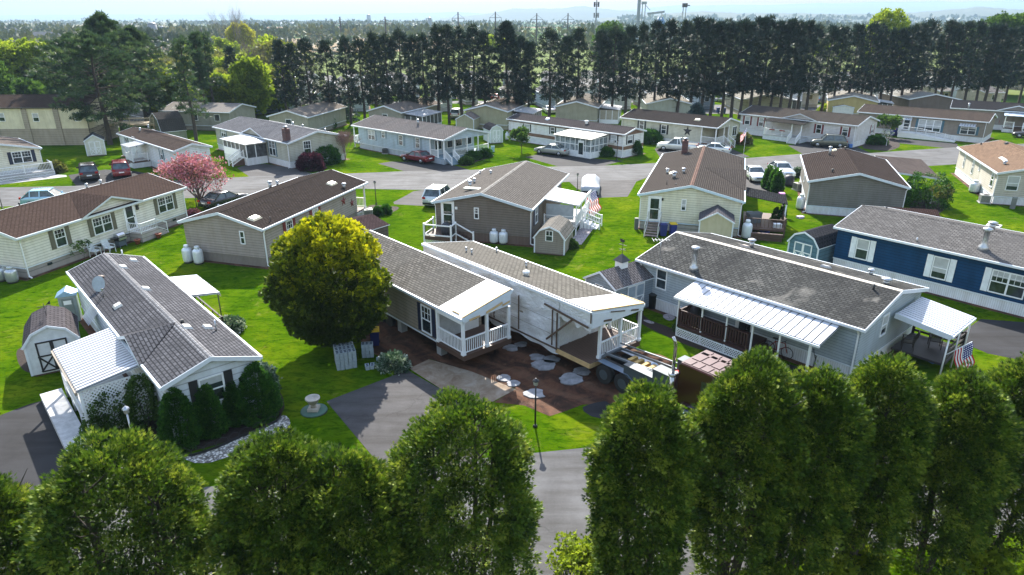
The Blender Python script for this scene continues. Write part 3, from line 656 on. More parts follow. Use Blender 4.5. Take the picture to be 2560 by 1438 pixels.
def conifer(name, label, loc, H, rng, mat, base=.3, R=2.4, nb=90, per=10, cl=4, leafs=.45, cr=.45, prof=None, updir=lambda t: .1, group=None, barkc=(.045,.035,.03), fork=0, dead=True, clz=.45, width=.13, trunkr=None, off=0.0):
    root = empty(name, loc, 0, label, 'tree', group); mb = MB(); lean = rng.normal(0, .012, 2); tr = trunkr or H*.016
    tp = lambda z: Vector((lean[0]*z+.12*math.sin(z*.5), lean[1]*z+.1*math.cos(z*.43), z))
    zs = [H*k/8 for k in range(9)]; mb.tube([tp(z) for z in zs], [tr*(1.15-1.05*k/8)+.02 for k in range(9)], 7, cap=False)
    prof = prof or (lambda t: (1-t)**.6*(.55+.45*min(1, t*5)))
    C = []; Nn = []; T = []
    for b in range(nb):
        t = (b+rng.random())/nb; z = H*(base+(1-base)*t*.985); ph = b*2.399+rng.normal(0, .3); L = R*prof(t)*(.72+.5*rng.random()); e = updir(t)+rng.normal(0, .12)
        d = Vector((math.cos(ph), math.sin(ph), e)).normalized(); p = tp(z); sag = -.10*L
        pts = [p, p+d*L*.5, p+d*L+Vector((0, 0, sag*(1-t)))]; mb.tube(pts, [tr*.28*(1-t*.6), tr*.16, .015], 3, cap=False)
        for c in range(cl):
            f = .35+.65*(c+.6*rng.random())/cl; q = pts[0].lerp(pts[2], f)+Vector(rng.normal(0, .12, 3)); C.append(tuple(q)); Nn.append((d.x*.7, d.y*.7, d.z+.25)); T.append(t)
    if dead:
        for b in range(14):
            z = H*base*(.45+.55*rng.random()); ph = rng.random()*6.28; L = R*(.25+.4*rng.random())
            p = tp(z); mb.tube([p, p+Vector((math.cos(ph)*L, math.sin(ph)*L, -.15*L))], [.035, .012], 3, cap=False)
    mb.build('trunk', bark(barkc), root, fixn=False)
    C = np.array(C); Nn = np.array(Nn); P, D = clumps(C, Nn, per, cr, rng, 0, .15, .8); cc = np.repeat(C, per, 0); P[:, 2] = cc[:, 2]+(P[:, 2]-cc[:, 2])*clz
    tn = np.repeat(rng.normal(.42, .15, len(C)), per); leaf_obj('crown', P, D, leafs*(.7+.6*rng.random(len(P))), np.clip(tn, 0, 1), mat, root, width, rng=rng)
    return root
def bush(name, label, p, rad, h, mat, rng, n=120, per=10, size=.13, cat='shrub', group=None, world=None, prof=None, trunk=True, stem=.1, cr=.22, shell=.5):
    loc = world or U(p); root = empty(name, loc, rng.random()*6, label, cat, group)
    envelope_crown('foliage', h, rad, mat, root, rng, nc=int(n*1.4), per=per+5, cr=cr*1.1, size=size*1.1, prof=prof or (lambda t: math.sqrt(max(0, 1-(1.15*t-.2)**2))), z0=.05, lobes=2, shell=shell, width=.3)
    mb = MB()
    for k in range(4): mb.tube([(0,0,-.05), (rad*.5*math.cos(k*1.7), rad*.5*math.sin(k*1.7), h*.6)], [.04, .015], 4, cap=False)
    mb.build('stem', bark(), root, fixn=False); return root
# ---------------------------------------------------------------- vehicles
def car(name, label, p, head, kind, col, world=None, cat='car', group='cars parked in the driveways', covered=False, L=None):
    loc = world or U(p); root = empty(name, loc, math.radians(head), label, cat, group)
    K = {'sedan': (4.75, 1.82, 1.42), 'suv': (4.7, 1.9, 1.76), 'van': (4.8, 1.9, 1.72), 'pickup': (5.5, 1.95, 1.75), 'hatch': (4.4, 1.8, 1.6)}[kind]
    Lc, Wc, Hc = K; Lc = L or Lc; hw = Wc/2; pm = paint(col) if not covered else plain((.36,.38,.41), .5, var=.15, nscale=1.2, name='car_cover_cloth')
    # (x, belt height, half width) along the body from the nose to the tail
    belt = {'sedan': [(.5,.52,.72),(.49,.66,.86),(.44,.76,.93),(.30,.86,.98),(.17,.93,1),(-.05,.95,1),(-.28,.96,1),(-.36,.97,.99),(-.46,.93,.94),(-.495,.78,.9),(-.5,.55,.85)],
            'suv': [(.5,.55,.74),(.49,.78,.88),(.44,.93,.95),(.3,1.02,.99),(.2,1.06,1),(0,1.08,1),(-.3,1.1,1),(-.44,1.1,.98),(-.485,1.06,.95),(-.5,.7,.93)],
            'van': [(.5,.5,.74),(.49,.7,.88),(.45,.86,.95),(.36,.95,.99),(.28,1.0,1),(0,1.04,1),(-.3,1.06,1),(-.44,1.06,.98),(-.49,1.0,.95),(-.5,.6,.93)],
            'pickup': [(.5,.6,.8),(.49,.85,.9),(.45,.98,.96),(.28,1.06,1),(.2,1.08,1),(-.02,1.08,1),(-.1,1.02,1),(-.3,1.02,1),(-.49,1.02,1),(-.5,.62,.97)],
            'hatch': [(.5,.52,.72),(.49,.7,.87),(.44,.84,.95),(.3,.95,.99),(.2,1.0,1),(0,1.02,1),(-.3,1.05,1),(-.44,1.05,.97),(-.485,.98,.94),(-.5,.6,.9)]}[kind]
    cab = {'sedan': [(.2,.9,0),(.04,1,.97),(-.2,1,.98),(-.38,.93,0)], 'suv': [(.22,.9,0),(.09,1,.98),(-.38,1,.99),(-.48,.95,0)], 'van': [(.31,.9,0),(.14,1,.98),(-.38,1,.98),(-.485,.95,0)],
           'pickup': [(.22,.9,0),(.09,1,.99),(-.06,1,.99),(-.11,.95,0)], 'hatch': [(.24,.9,0),(.08,1,.98),(-.3,1,.97),(-.46,.93,0)]}[kind]
    mb = MB(); vs = []; fs = []; zb = .26
    for x, z, w in belt:
        X = x*Lc; w2 = hw*w; vs += [(X, -w2*.93, zb), (X, -w2, zb+.18), (X, -w2, z-.16), (X, -w2*.93, z-.02), (X, -w2*.5, z+.02), (X, w2*.5, z+.02), (X, w2*.93, z-.02), (X, w2, z-.16), (X, w2, zb+.18), (X, w2*.93, zb)]
    n = 10
    for i in range(len(belt)-1):
        for k in range(n): fs.append((i*n+k, (i+1)*n+k, (i+1)*n+(k+1) % n, i*n+(k+1) % n))
    fs += [tuple(range(n)), tuple(reversed(range(len(vs)-n, len(vs))))]; mb.add(vs, fs, 0, True)
    if covered:
        # cover drapes over the greenhouse and nearly to the ground
        mb2 = MB(); vs = []; fs = []; prof = [(.52,.5,.0),(.5,.8,.2),(.42,.95,.25),(.25,1.05,.3),(.1,1.4,.35),(-.15,1.5,.4),(-.33,1.38,.36),(-.44,1.12,.3),(-.5,.9,.2),(-.53,.5,0)]
        for i, (x, z, q) in enumerate(prof):
            e_ = .8 if i in (0, 9) else 1; zb_ = min(z-.03, .88); tw = .98-.32*max(0, (z-.9)/.6); cs_ = [(-1.06,.1),(-1.08,.45),(-1.05,zb_-.08),(-.98,zb_),(-tw*.9,zb_+(z-zb_)*.75),(-tw*.62,z),(0,z+.02)]; cs_ = cs_+[(-a,b) for a, b in cs_[-2::-1]]
            for k, (yy, zz) in enumerate(cs_): wr = .022*math.sin(k*2.3+i*1.7)+.02*math.sin(i*5.1+k); vs.append((x*Lc+wr, yy*hw*e_*(1+wr), zz+wr))
        for i in range(len(prof)-1):
            for k in range(12): fs.append((i*13+k, (i+1)*13+k, (i+1)*13+k+1, i*13+k+1))
        mb2.add(vs, fs, 0, True); mb2.build('cover', pm, root, fixn=False)
        for sx in (-.3, .31):
            for sy in (-1, 1): mb = MB(); mb.lathe([(.3, -.1), (.32, -.06), (.32, .06), (.3, .1)], (0,0,0), 14); w = mb.build('wheel', RUBBER, root); w.rotation_euler = (math.pi/2, 0, 0); w.location = (sx*Lc, sy*(hw-.14), .32)
        return root
    mb.build('body', pm, root)
    g = MB(); rz = Hc; c = cab; x0, x1, x2, x3 = [k[0]*Lc for k in c]; zb2 = belt[4][1]-.06; wB = hw*.95; wT = hw*.72
    V = [(x0,-wB,zb2),(x1,-wT,rz-.05),(x2,-wT,rz-.06),(x3,-wB,zb2),(x0,wB,zb2),(x1,wT,rz-.05),(x2,wT,rz-.06),(x3,wB,zb2)]
    if kind == 'pickup': V[3] = (x3,-wB,zb2); V[7] = (x3,wB,zb2)
    g.add(V, [(0,1,2,3),(4,7,6,5),(0,4,5,1),(3,2,6,7)], 0); g.build('window_glass', glass_mat((.05,.07,.08), .05), root)
    g = MB(); g.add([(x1+.12,-wT-.01,rz-.07),(x1-.15,-wT*.9,rz-.01),(x2+.1,-wT*.9,rz),(x2-.1,-wT-.01,rz-.08),(x1+.12,wT+.01,rz-.07),(x1-.15,wT*.9,rz-.01),(x2+.1,wT*.9,rz),(x2-.1,wT+.01,rz-.08)],
        [(0,1,5,4),(1,2,6,5),(2,3,7,6),(0,3,2,1),(4,5,6,7),(0,4,7,3)], 0, True); g.build('roof', pm, root)
    g = MB()
    for sy in (-1, 1):
        lo = lambda x: (x, sy*(wB+.005), zb2); 
        def side(x, f): return (x, sy*(wB+(wT-wB)*f+.012), zb2+(rz-.05-zb2)*f)
        g.bar(side(x0, 0), side(x1, 1), .07, .05); g.bar(side(x3, 0), side(x2, 1), .12, .06)
        for xm in ([(x1*.35+x2*.65)] if kind in ('pickup',) else [x1*.55+x2*.45, x2+.02*Lc] if kind in ('suv', 'van', 'hatch') else [x1*.52+x2*.48]):
            g.bar(side(xm-.05, 0), side(xm, 1), .09, .05)
        g.bar(side(x1, 1), side(x2, 1), .06, .06)
    g.build('pillar', pm, root)
    for sy in (-1, 1):
        g = MB(); g.box(.455*Lc, min(sy*hw*.5, sy*hw*.86), belt[1][1]-.14, .492*Lc, max(sy*hw*.5, sy*hw*.86), belt[1][1]+.02); g.build('headlight', LENS_W, root)
        g = MB(); g.box(-.503*Lc, min(sy*hw*.62, sy*hw*.93), .72 if kind == 'sedan' else .85, -.47*Lc, max(sy*hw*.62, sy*hw*.93), .88 if kind == 'sedan' else 1.05); g.build('taillight', LENS_R, root)
        g = MB(); g.box(x0-.15, min(sy*hw*.98, sy*(hw+.18)), zb2+.02, x0-.02, max(sy*hw*.98, sy*(hw+.18)), zb2+.16); g.build('mirror', pm, root)
        for sx in (-.31, .315):
            r = .34 if kind != 'sedan' else .32
            w = MB(); w.lathe([(r*.6, -.11), (r*.95, -.1), (r, -.07), (r, .07), (r*.95, .1), (r*.6, .11)], (0,0,0), 18); wo = w.build('wheel', RUBBER, root); wo.rotation_euler = (math.pi/2, 0, 0); wo.location = (sx*Lc, sy*(hw-.1), r)
            w = MB(); w.lathe([(r*.62, 0), (r*.6, .03), (r*.15, .05)], (0,0,0), 10); ro = w.build('rim', STEEL, wo); ro.location = (0, 0, -.12 if sy > 0 else .1)
            if sy > 0: ro.rotation_euler = (math.pi, 0, 0); ro.location = (0, 0, -.1)
            a = MB(); a.tube([(sx*Lc, sy*(hw-.3), r), (sx*Lc, sy*(hw-.02), r)], r+.05, 18); a.build('wheel_arch', BLACKM, root)
    g = MB(); g.box(-.507*Lc, -hw*.9, .34, -.49*Lc, hw*.9, .52); g.box(.49*Lc, -hw*.85, .32, .507*Lc, hw*.85, .46); g.build('bumper', BLACKM if kind == 'suv' else pm, root)
    g = MB(); g.box(.492*Lc, -hw*.42, .5, .504*Lc, hw*.42, .62); g.build('grille', BLACKM, root)
    g = MB(); g.box(-.508*Lc, -.26, .62, -.502*Lc, .26, .74); g.build('licence_plate', WHITE, root)
    if kind == 'pickup':
        g = MB(); g.box(-.485*Lc, -hw*.84, 1.005, -.125*Lc, hw*.84, 1.045); g.build('bed_liner', BLACKM, root)
    return root
def tank(label, p, h=1.25, r=.36, world=None, group='propane tanks beside the homes', body=None, cat='propane tank'):
    root = empty('propane_tank', world or U(p), random.random()*6, label, cat, group); m = body or plain((.66,.70,.74), .35, .2, var=.05, name='tank_paint')
    mb = MB(); mb.lathe([(r*.75, .08), (r*.95, .14), (r, .25), (r, h*.74), (r*.92, h*.84), (r*.6, h*.92), (r*.2, h*.94)], (0,0,0), 18); mb.build('body', m, root)
    mb = MB(); mb.lathe([(r*.5, h*.9), (r*.5, h*1.06), (r*.42, h*1.1)], (0,0,0), 14); mb.build('collar', m, root)
    mb = MB(); mb.lathe([(r*.85, 0), (r*.85, .1)], (0,0,0), 14); mb.build('base_ring', BLACKM, root); return root
def acunit(label, p, s=.8, world=None, rz=0, col=(.4,.41,.4)):
    root = empty('air_conditioner', world or U(p), rz, label, 'air conditioner', 'air conditioning units'); m = plain(col, .5, .2, name='unit_casing')
    mb = MB(); h = s*.95; mb.box(-s/2, -s/2, .06, s/2, s/2, h)
    mb.build('casing', m, root); mb = MB()
    for k in range(9):
        z = .14+k*(h-.24)/8
        for sx in (-1, 1): mb.box(sx*s/2-.012, -s*.44, z, sx*s/2+.012, s*.44, z+.03); mb.box(-s*.44, sx*s/2-.012, z, s*.44, sx*s/2+.012, z+.03)
    mb.build('grille', BLACKM, root)
    mb = MB(); mb.lathe([(s*.4, h+.001), (s*.4, h+.02), (s*.1, h+.03)], (0,0,0), 14); mb.build('fan_guard', BLACKM, root)
    mb = MB(); mb.box(-s*.6, -s*.6, 0, s*.6, s*.6, .058); mb.build('pad', ground_mat('pale_concrete'), root); return root
def lamp(label, p, h=1.95, world=None, double=False, col=None):
    root = empty('lamp_post', world or U(p), .3, label, 'lamp post', 'garden lamp posts'); m = col or BLACKM
    mb = MB(); mb.tube([(0,0,0), (0,0,h)], [.045, .035], 8); mb.lathe([(.11, 0), (.1, .08), (.05, .12)], (0,0,0), 10); mb.build('pole', m, root)
    mb = MB(); mb.lathe([(.05, h), (.1, h+.03), (.12, h+.2), (.1, h+.22)], (0,0,0), 6, smooth=False); mb.build('lantern', plain((.35,.34,.3), .3, name='lantern_glass'), root)
    mb = MB(); mb.lathe([(.16, h+.22), (.13, h+.27), (.02, h+.36)], (0,0,0), 6, smooth=False); mb.build('cap', m, root); return root
def flag(label, base, top, size, ang, pole=True, hang=0.0, tilt=None):
    # base: (x, y, z) pole foot, top: (x, y, z) pole tip; the cloth droops from the tip
    root = empty('flag', base, 0, label, 'flag', 'American flags'); b, t = Vector(base), Vector(top)
    mb = MB(); mb.tube([(0,0,0), tuple(t-b)], .02, 6); mb.build('pole', WHITE, root)
    W, Hh = size; me_v = []; fs = []; uv = []; nx, ny = 14, 10; ca, sa = math.cos(ang), math.sin(ang); d = (t-b).normalized()
    for j in range(ny+1):
        for i in range(nx+1):
            x = i/nx*W; y = j/ny*Hh; wv = .07*math.sin(x*9+y*2)*(.3+x/W); dr = hang*x+.25*hang*x*(y/Hh)
            # hoist edge runs down the pole
            p = (t-b)-d*y; xx = x*(1-.45*min(1, hang)); me_v.append((p.x+ca*xx-sa*wv, p.y+sa*xx+ca*wv, p.z-dr)); uv.append((x/W, y/Hh))
    for j in range(ny):
        for i in range(nx): a = j*(nx+1)+i; fs.append((a, a+1, a+nx+2, a+nx+1))
    me = bpy.data.meshes.new('cloth'); me.from_pydata(me_v, [], fs); l = me.uv_layers.new(name='UVMap')
    for poly in me.polygons:
        poly.use_smooth = True
        for li in poly.loop_indices: l.data[li].uv = uv[me.loops[li].vertex_index]
    me.materials.append(flag_mat()); o = bpy.data.objects.new('cloth', me); SC.collection.objects.link(o); o.parent = root; return root
def bin_(label, p, col, lid, world=None, rz=0, s=1.0):
    root = empty('wheeled_bin', world or U(p), rz, label, 'wheeled bin', 'wheeled bins'); m = plain(col, .5, name='bin_plastic'); lm = plain(lid, .5, name='bin_lid')
    mb = MB(); a = .27*s; b = .33*s; h = 1.0*s
    mb.add([(-a*.8,-b*.8,.08),(a*.8,-b*.8,.08),(a*.8,b*.8,.08),(-a*.8,b*.8,.08),(-a,-b,h),(a,-b,h),(a,b,h),(-a,b,h)], [(0,3,2,1),(4,5,6,7),(0,1,5,4),(1,2,6,5),(2,3,7,6),(3,0,4,7)]); mb.build('body', m, root)
    mb = MB(); mb.box(-a*1.08, -b*1.08, h, a*1.08, b*1.08, h+.05); mb.box(-a*.8, -b*.8, h+.05, a*.8, b*.6, h+.09); mb.build('lid', lm, root)
    for sx in (-1, 1): w = MB(); w.tube([(sx*a*.9-.03, b*.85, .1), (sx*a*.9+.03, b*.85, .1)], .1, 12); w.build('wheel', RUBBER, root)
    return root
def bicycle(label, p, rz, frame, tyre, world=None):
    root = empty('bicycle', world or U(p), rz, label, 'bicycle', 'bicycles leaning on the blue house'); fm = plain(frame, .35, name='bicycle_frame'); tm = plain(tyre, .7, name='bicycle_tyre')
    for x in (-.52, .52):
        mb = MB(); mb.tube([(x+.33*math.cos(t), 0, .34+.33*math.sin(t)) for t in [k*math.pi/10 for k in range(21)]], .022, 5, cap=False)
        w = mb.build('wheel', tm, root); mb = MB()
        for k in range(8): t = k*math.pi/4; mb.tube([(x, 0, .34), (x+.32*math.cos(t), 0, .34+.32*math.sin(t))], .006, 3)
        mb.build('spoke', STEEL, w)
    mb = MB(); BB = (-.05, 0, .3); ST = (-.2, 0, .78); HT = (.35, 0, .85); HB = (.4, 0, .66); R = (-.52, 0, .34); Fw = (.52, 0, .34)
    for a, b in ((BB, ST), (ST, HT), (BB, HB), (HT, HB), (HB, Fw), (BB, R), (ST, R)): mb.tube([a, b], .024, 6)
    mb.build('frame', fm, root); mb = MB(); mb.tube([ST, (-.23, 0, .92)], .015, 5); mb.box(-.36, -.07, .92, -.1, .07, .97); mb.build('saddle', BLACKM, root)
    mb = MB(); mb.tube([HT, (.33, 0, 1.0)], .015, 5); mb.tube([(.3, -.3, 1.0), (.36, 0, 1.0), (.3, .3, 1.0)], .015, 5); mb.build('handlebar', BLACKM, root); return root
def chair(label, p, rz, col, world=None, group='chairs outside the homes', z=0):
    l = world or U(p); root = empty('patio_chair', (l[0], l[1], z), rz, label, 'chair', group); m = plain(col, .5, name='chair_frame')
    mb = MB(); mb.box(-.27, -.27, .4, .27, .25, .44)
    mb.build('seat', m, root); mb = MB()
    for k in range(6): mb.bar((-.26+.104*k, .25, .44), (-.26+.104*k, .42, 1.0), .075, .02)
    mb.bar((-.28, .42, 1.0), (.28, .42, 1.0), .05, .04); mb.build('backrest', m, root)
    for sx in (-1, 1):
        mb = MB(); mb.bar((sx*.28, -.27, 0), (sx*.28, -.25, .62), .04); mb.build('leg', m, root); mb = MB(); mb.bar((sx*.28, .28, 0), (sx*.28, .24, .62), .04); mb.build('leg', m, root)
        mb = MB(); mb.bar((sx*.28, -.3, .63), (sx*.28, .33, .66), .06, .03); mb.build('armrest', m, root)
    return root
HAZE_D = 0.00015; EXPO = 1.4
# ================================================================ THE PLACE
rng = np.random.default_rng(5)
# ---------------- ground and roads
mb = MB(); S = 16000; mb.face([(-S,-3000,0),(S,-3000,0),(S,S,0),(-S,S,0)]); tag(mb.build('ground', ground_mat('grass'), fixn=False), kind='structure')
def psheet(name, pts, z, mat, **kw): return sheet(name, [U(p) for p in pts], z, ground_mat(mat), **kw)
Z = lambda s, *xy: [Q(s, xy[i], xy[i+1]) for i in range(0, len(xy), 2)]
main_top = [(-400,482),(0,469),(188,465),(420,452),(620,442),(760,436),(871,434),(1021,428),(1176,425),(1400,416),(1496,415),(1636,408),(1860,396),(2016,384),(2170,383),(2395,368),(2700,352)]
main_bot = [(2700,398),(2560,405),(2389,411),(2325,415),(2002,427),(1975,429),(1860,437),(1616,444),(1592,450),(1451,453),(1418,455),(1090,474),(1038,475),(899,472),(537,493),(460,496),(0,517),(-400,532)]
sheet('road', [U(p) for p in main_top+main_bot], .008, ground_mat('road_asphalt'))
rx = [(-17.8,20.9),(3.83,24.66)]; rd = Vector((rx[1][0]-rx[0][0], rx[1][1]-rx[0][1])).normalized(); rn = Vector((rd.y, -rd.x))
def street(t, d): return (rx[0][0]+rd.x*t+rn.x*d, rx[0][1]+rd.y*t+rn.y*d)
sheet('road', [street(-60, 0), street(90, 0), street(90, 7.6), street(-60, 7.6)], .008, ground_mat('road_asphalt'))
sheet('road', [U(p) for p in [(250,322),(405,312),(420,298),(300,300),(-100,318),(-100,330)]], .008, ground_mat('road_asphalt'))
sheet('road', [U(p) for p in [(1680,284),(1870,285),(2062,275),(2200,268),(2200,262),(2060,262),(1760,262),(1690,266)]], .008, ground_mat('road_asphalt'))
sheet('road', [U(p) for p in [(600,262),(1690,256),(1690,250),(600,255)]], .008, ground_mat('road_asphalt'))
D = 'driveway'; da = 'driveway_asphalt'; wa = 'worn_asphalt'
psheet(D, [(-240,1100),(-30,1050),(75,1010),(148,991),(185,1055),(215,1108),(240,1150),(250,1252),(-240,1330)], .004, da)
psheet(D, [(816,1004),(1018,926),(1116,982),(1165,1020),(1185,1152),(1060,1166),(954,1172),(930,1140),(883,1084)], .012, wa)
psheet(D, [(170,438),(262,424),(335,428),(420,442),(420,456),(195,473)], .004, da)
psheet(D, [(592,420),(614,413),(663,410),(750,424),(780,434),(715,452),(640,455),(615,447),(622,441)], .004, wa)
psheet(D, [(945,409),(978,404),(1100,405),(1142,415),(1180,427),(1105,432),(1015,430)], .004, da)
psheet(D, [(1312,393),(1345,386),(1430,388),(1500,398),(1560,402),(1500,417),(1402,418)], .004, da)
psheet(D, [(1636,372),(1700,362),(1820,368),(1875,392),(1780,402),(1660,409)], .004, da)
psheet(D, [(1970,364),(2040,352),(2120,356),(2150,371),(2180,384),(2010,387)], .004, da)
psheet(D, [(2225,344),(2392,358),(2400,374),(2245,358)], .004, da)
psheet(D, [(1041,474),(1010,492),(974,510),(1020,513),(1080,516),(1100,512),(1140,490),(1160,470)], .004, wa, smooth=1)
psheet(D, [(1418,450),(1440,470),(1488,495),(1569,492),(1582,470),(1591,454),(1616,445),(1640,440)], .004, wa)
psheet(D, [(1855,430),(1862,480),(1950,482),(1968,462),(1975,429),(1990,424)], .004, wa)
psheet(D, [(2383,847),(2452,798),(2560,806),(2760,830),(2760,960),(2560,902),(2470,884)], .004, da)
psheet('patio', [(1752,870),(1797,848),(1930,900),(2110,948),(2080,985),(1850,962)], .006, da)
psheet('dirt_lot', [(850,790),(925,880),(1015,925),(1075,898),(1290,972),(1235,1006),(1310,1014),(1374,1041),(1420,1026),(1456,1012),(1530,1010),(1600,1030),(1700,1020),(1645,940),(1600,885),(1580,862),(1400,760),(1160,640),(1060,640),(900,700)], .004, 'dirt')
psheet('concrete_slab', [(1023,922),(1072,899),(1180,930),(1290,974),(1232,1005),(1175,1006),(1116,982)], .018, 'concrete')
psheet('asphalt_patch', Z('h',1350,500,1420,470,1520,455,1540,540,1440,560), .012, da, smooth=1)
psheet('walkway', [(0,455),(60,448),(128,436),(165,438),(168,442),(0,462),(-100,470),(-100,465)], .01, 'pale_concrete')
psheet('walkway', Z('w',980,860,1235,860,1100,1050,960,1235,830,1235,760,1180), .006, 'pavers')
psheet('flower_bed', Z('l',690,830,760,790,1000,800,1180,830,1100,860,900,920,870,960,720,970), .006, 'mulch', smooth=2)
psheet('flower_bed', Z('n',700,690,760,570,1000,540,1180,650,1050,720,900,715,780,700), .006, 'mulch', smooth=2)
psheet('flower_bed', Z('e',190,420,200,330,320,340,470,350,350,410,240,435), .006, 'mulch', smooth=2)
psheet('flower_bed', [(400,1110),(380,1150),(480,1130),(600,1095),(700,1045),(715,1010),(690,960),(600,960),(420,1000),(230,1090)], .006, 'mulch', smooth=1)
psheet('stone_border', Z('g',1000,770,1130,820,1300,770,1480,700,1620,620,1640,570,1600,530,1570,560,1500,610,1300,680,1120,760), .01, 'white_stones', smooth=1)
psheet('flower_bed', Z('g',85,180,120,150,150,170,170,260,260,290,170,305,110,270), .006, 'mulch', smooth=2)
psheet('flower_bed', Z('g',1705,520,1760,490,1830,500,1850,520,1810,545,1740,550), .006, 'mulch', smooth=2)
psheet('flower_bed', Z('t',100,800,470,930,900,1150,900,1230,600,1130,0,850,0,740,90,660), .007, 'mulch', smooth=1)
psheet('flower_bed', [(2270,500),(2350,500),(2365,520),(2350,535),(2280,535)], .006, 'mulch', smooth=2)
for X, Y in ((700,460),(755,480),(560,460),(620,500),(320,850),(400,890)):
    g = U(Q('t', X+230 if X > 500 else X, Y+300 if X > 500 else Y))
psheet('stepping_stones', Z('t',340,760,420,740,520,790,450,840,360,810), .016, 'pavers', smooth=1)
psheet('stepping_stones', Z('t',80,830,140,820,250,860,200,880), .016, 'pavers', smooth=1)
# footing pads in the dirt
pads = [('h',965,160,.5,'beneath the porch corner'),('h',1108,212,.5,'round with a brown hollow'),('h',1190,225,.55,'darker and half buried'),('h',1150,258,.8,'long blob between two round pads'),('h',1300,335,.75,'wide spill nearest the truck'),('h',1365,292,.55,'round beside the wide spill'),
        ('h',925,330,.45,'at the corner of the brown slab'),('h',975,361,.42,'second from the slab corner'),('h',1096,418,.62,'behind the black lamp post'),('h',1023,140,.4,'in shade under the wrapped wall')]
for i, (r, X, Y, rad, d) in enumerate(pads):
    rad *= .78; g = U(Q(r, X, Y)); mb = MB(); n = 40; ph = rng.random(3)*6
    ring = [(rad*(1+.15*math.sin(3*t+ph[0])+.09*math.sin(5*t+ph[1])+.06*math.sin(9*t+ph[2])+.04*math.sin(14*t+ph[0]))*math.cos(t)*(1.25 if rad > .7 else 1), rad*(1+.08*math.sin(2*t+ph[2]))*math.sin(t)) for t in [2*math.pi*k/n for k in range(n)]]
    mb.prism(ring, 0, .05, 'z'); o = mb.build('concrete_footing', plain((.25,.25,.26), .8, var=.35, nscale=2.5, name='muddy_concrete')); o.location = (g[0], g[1], .006)
    tag(o, 'pale concrete footing pad in red dirt, '+d, 'footing', 'concrete footings in the dirt')
# ---------------- homes: the near blocks
sk_cream = siding((.40,.38,.35), .4); RIB = lambda c: siding(c, .12, 0)
OLIVE = plain((.13,.12,.085), .6, name='olive_shutter'); MAR = plain((.16,.025,.03), .6, name='maroon_shutter'); BLK = plain((.018,.018,.022), .5, name='black_shutter'); NAVY = plain((.014,.02,.05), .5, name='navy_shutter')
WSH = plain((.76,.8,.84), .5, name='white_shutter'); TEALSH = plain((.05,.13,.18), .6, name='blue_shutter'); GREYSH = plain((.26,.32,.38), .6, name='grey_shutter'); SKY = plain((.62,.55,.38), .4, name='skylight_dome')
WHSK = RIB((.76,.79,.83))
# cream house on the left
h1 = home('mobile_home', 'cream mobile home with brown shingle roof, olive shutters and a concrete back step', (39,596), (465,467), W=8.1, he=3.05, rise=1.0,
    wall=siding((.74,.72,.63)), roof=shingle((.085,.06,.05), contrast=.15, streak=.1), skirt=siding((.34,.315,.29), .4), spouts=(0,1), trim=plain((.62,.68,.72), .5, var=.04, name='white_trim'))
for X, Y, w, un in ((448,578,.9,1),(762,480,1.75,2),(1232,327,1.75,2)): h1.win('F', Q('d', X, Y), w, 1.35, OLIVE, units=un, grid=True, blind=False)
a_, z_ = h1.door('F', Q('d', 968, 428), .92, 2.05)
h1.dormer(Q('d',595,435), Q('d',1045,298), rise=1.02)
for X, Y in ((370,772),(738,640),(1297,445)):
    h1.item('skirt_vent', GLASS, 'F', Q('d', X, Y), lambda mb, B, T, z: B(-.18, .0, z-.09, .18, .03, z+.09))
h1.item('wall_lamp', BLACKM, 'F', Q('d',1015,352), lambda mb, B, T, z: (B(-.08,.0,z-.2,.08,.16,z+.16), B(-.12,.03,z+.16,.12,.2,z+.2)))
for X, Y in ((628,205),(750,175),(1105,0)):
    if Y: h1.vent(Q('d', X, Y), .09, .3)
h1.vent(Q('d',145,338), .05, .12, BLACKM)
# concrete step with white rails at its back door
st = empty('back_step', h1.wp(a_+.4, h1.oh), h1.th, 'pale concrete landing with white handrails below the back door', 'steps'); mb = MB()
mb.box(-.8, -1.25, 0, 1.0, 0, .72)
for k in range(4): mb.box(1.0+.28*k, -1.2, 0, 1.28+.28*k, -.1, .6-.16*k)
mb.build('landing', siding((.42,.39,.36), .3), st); mb = MB(); rail_mb(mb, [(-.75,-.1),(-.75,-1.2),(.95,-1.2)], .72, .8, .16, .02, .05); rail_mb(mb, [(.95,-1.2,.72),(2.0,-1.2,.15)], .72, .8, 2, .02, .05); mb.build('handrail', WHITE, st)
# taupe house
h2 = home('mobile_home', 'taupe mobile home with dark brown roof, maroon shutters and two red wall stars', (655,573), (918,455), (442,554), he=3.0, rise=.95,
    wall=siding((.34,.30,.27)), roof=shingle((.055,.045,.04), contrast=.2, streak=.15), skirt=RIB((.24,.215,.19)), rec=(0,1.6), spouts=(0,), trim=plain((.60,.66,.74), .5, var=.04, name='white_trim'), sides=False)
h2.win('F', Q('d',2155,512), .85, 1.35, MAR, blind=False, grid=True); h2.win('F', Q('d',2348,422), .85, 1.35, MAR, grid=True); h2.win('L', Q('d',1805,578), .42, 1.0, blind=False)
STAR = plain((.16,.02,.02), .5, name='star_red'); h2.star('F', Q('e',25,305), .5, STAR); h2.star('F', Q('e',88,320), .42, STAR)
h2.boxvent(Q('d',1895,435), 1.1, .6, .12, SKY, 'skylight'); h2.boxvent(Q('d',2470,177), 1.1, .6, .12, SKY, 'skylight')
h2.vent(Q('d',2000,205), .14, .5); h2.vent(Q('d',2065,185), .1, .3); h2.vent(Q('e',30,205), .13, .3); h2.vent(Q('d',2012,455), .03, .35, BLACKM, False)
h2.item('dryer_vent', WHITE, 'F', Q('d',2060,640), lambda mb, B, T, z: B(-.12,.0,z-.12,.12,.08,z+.12))
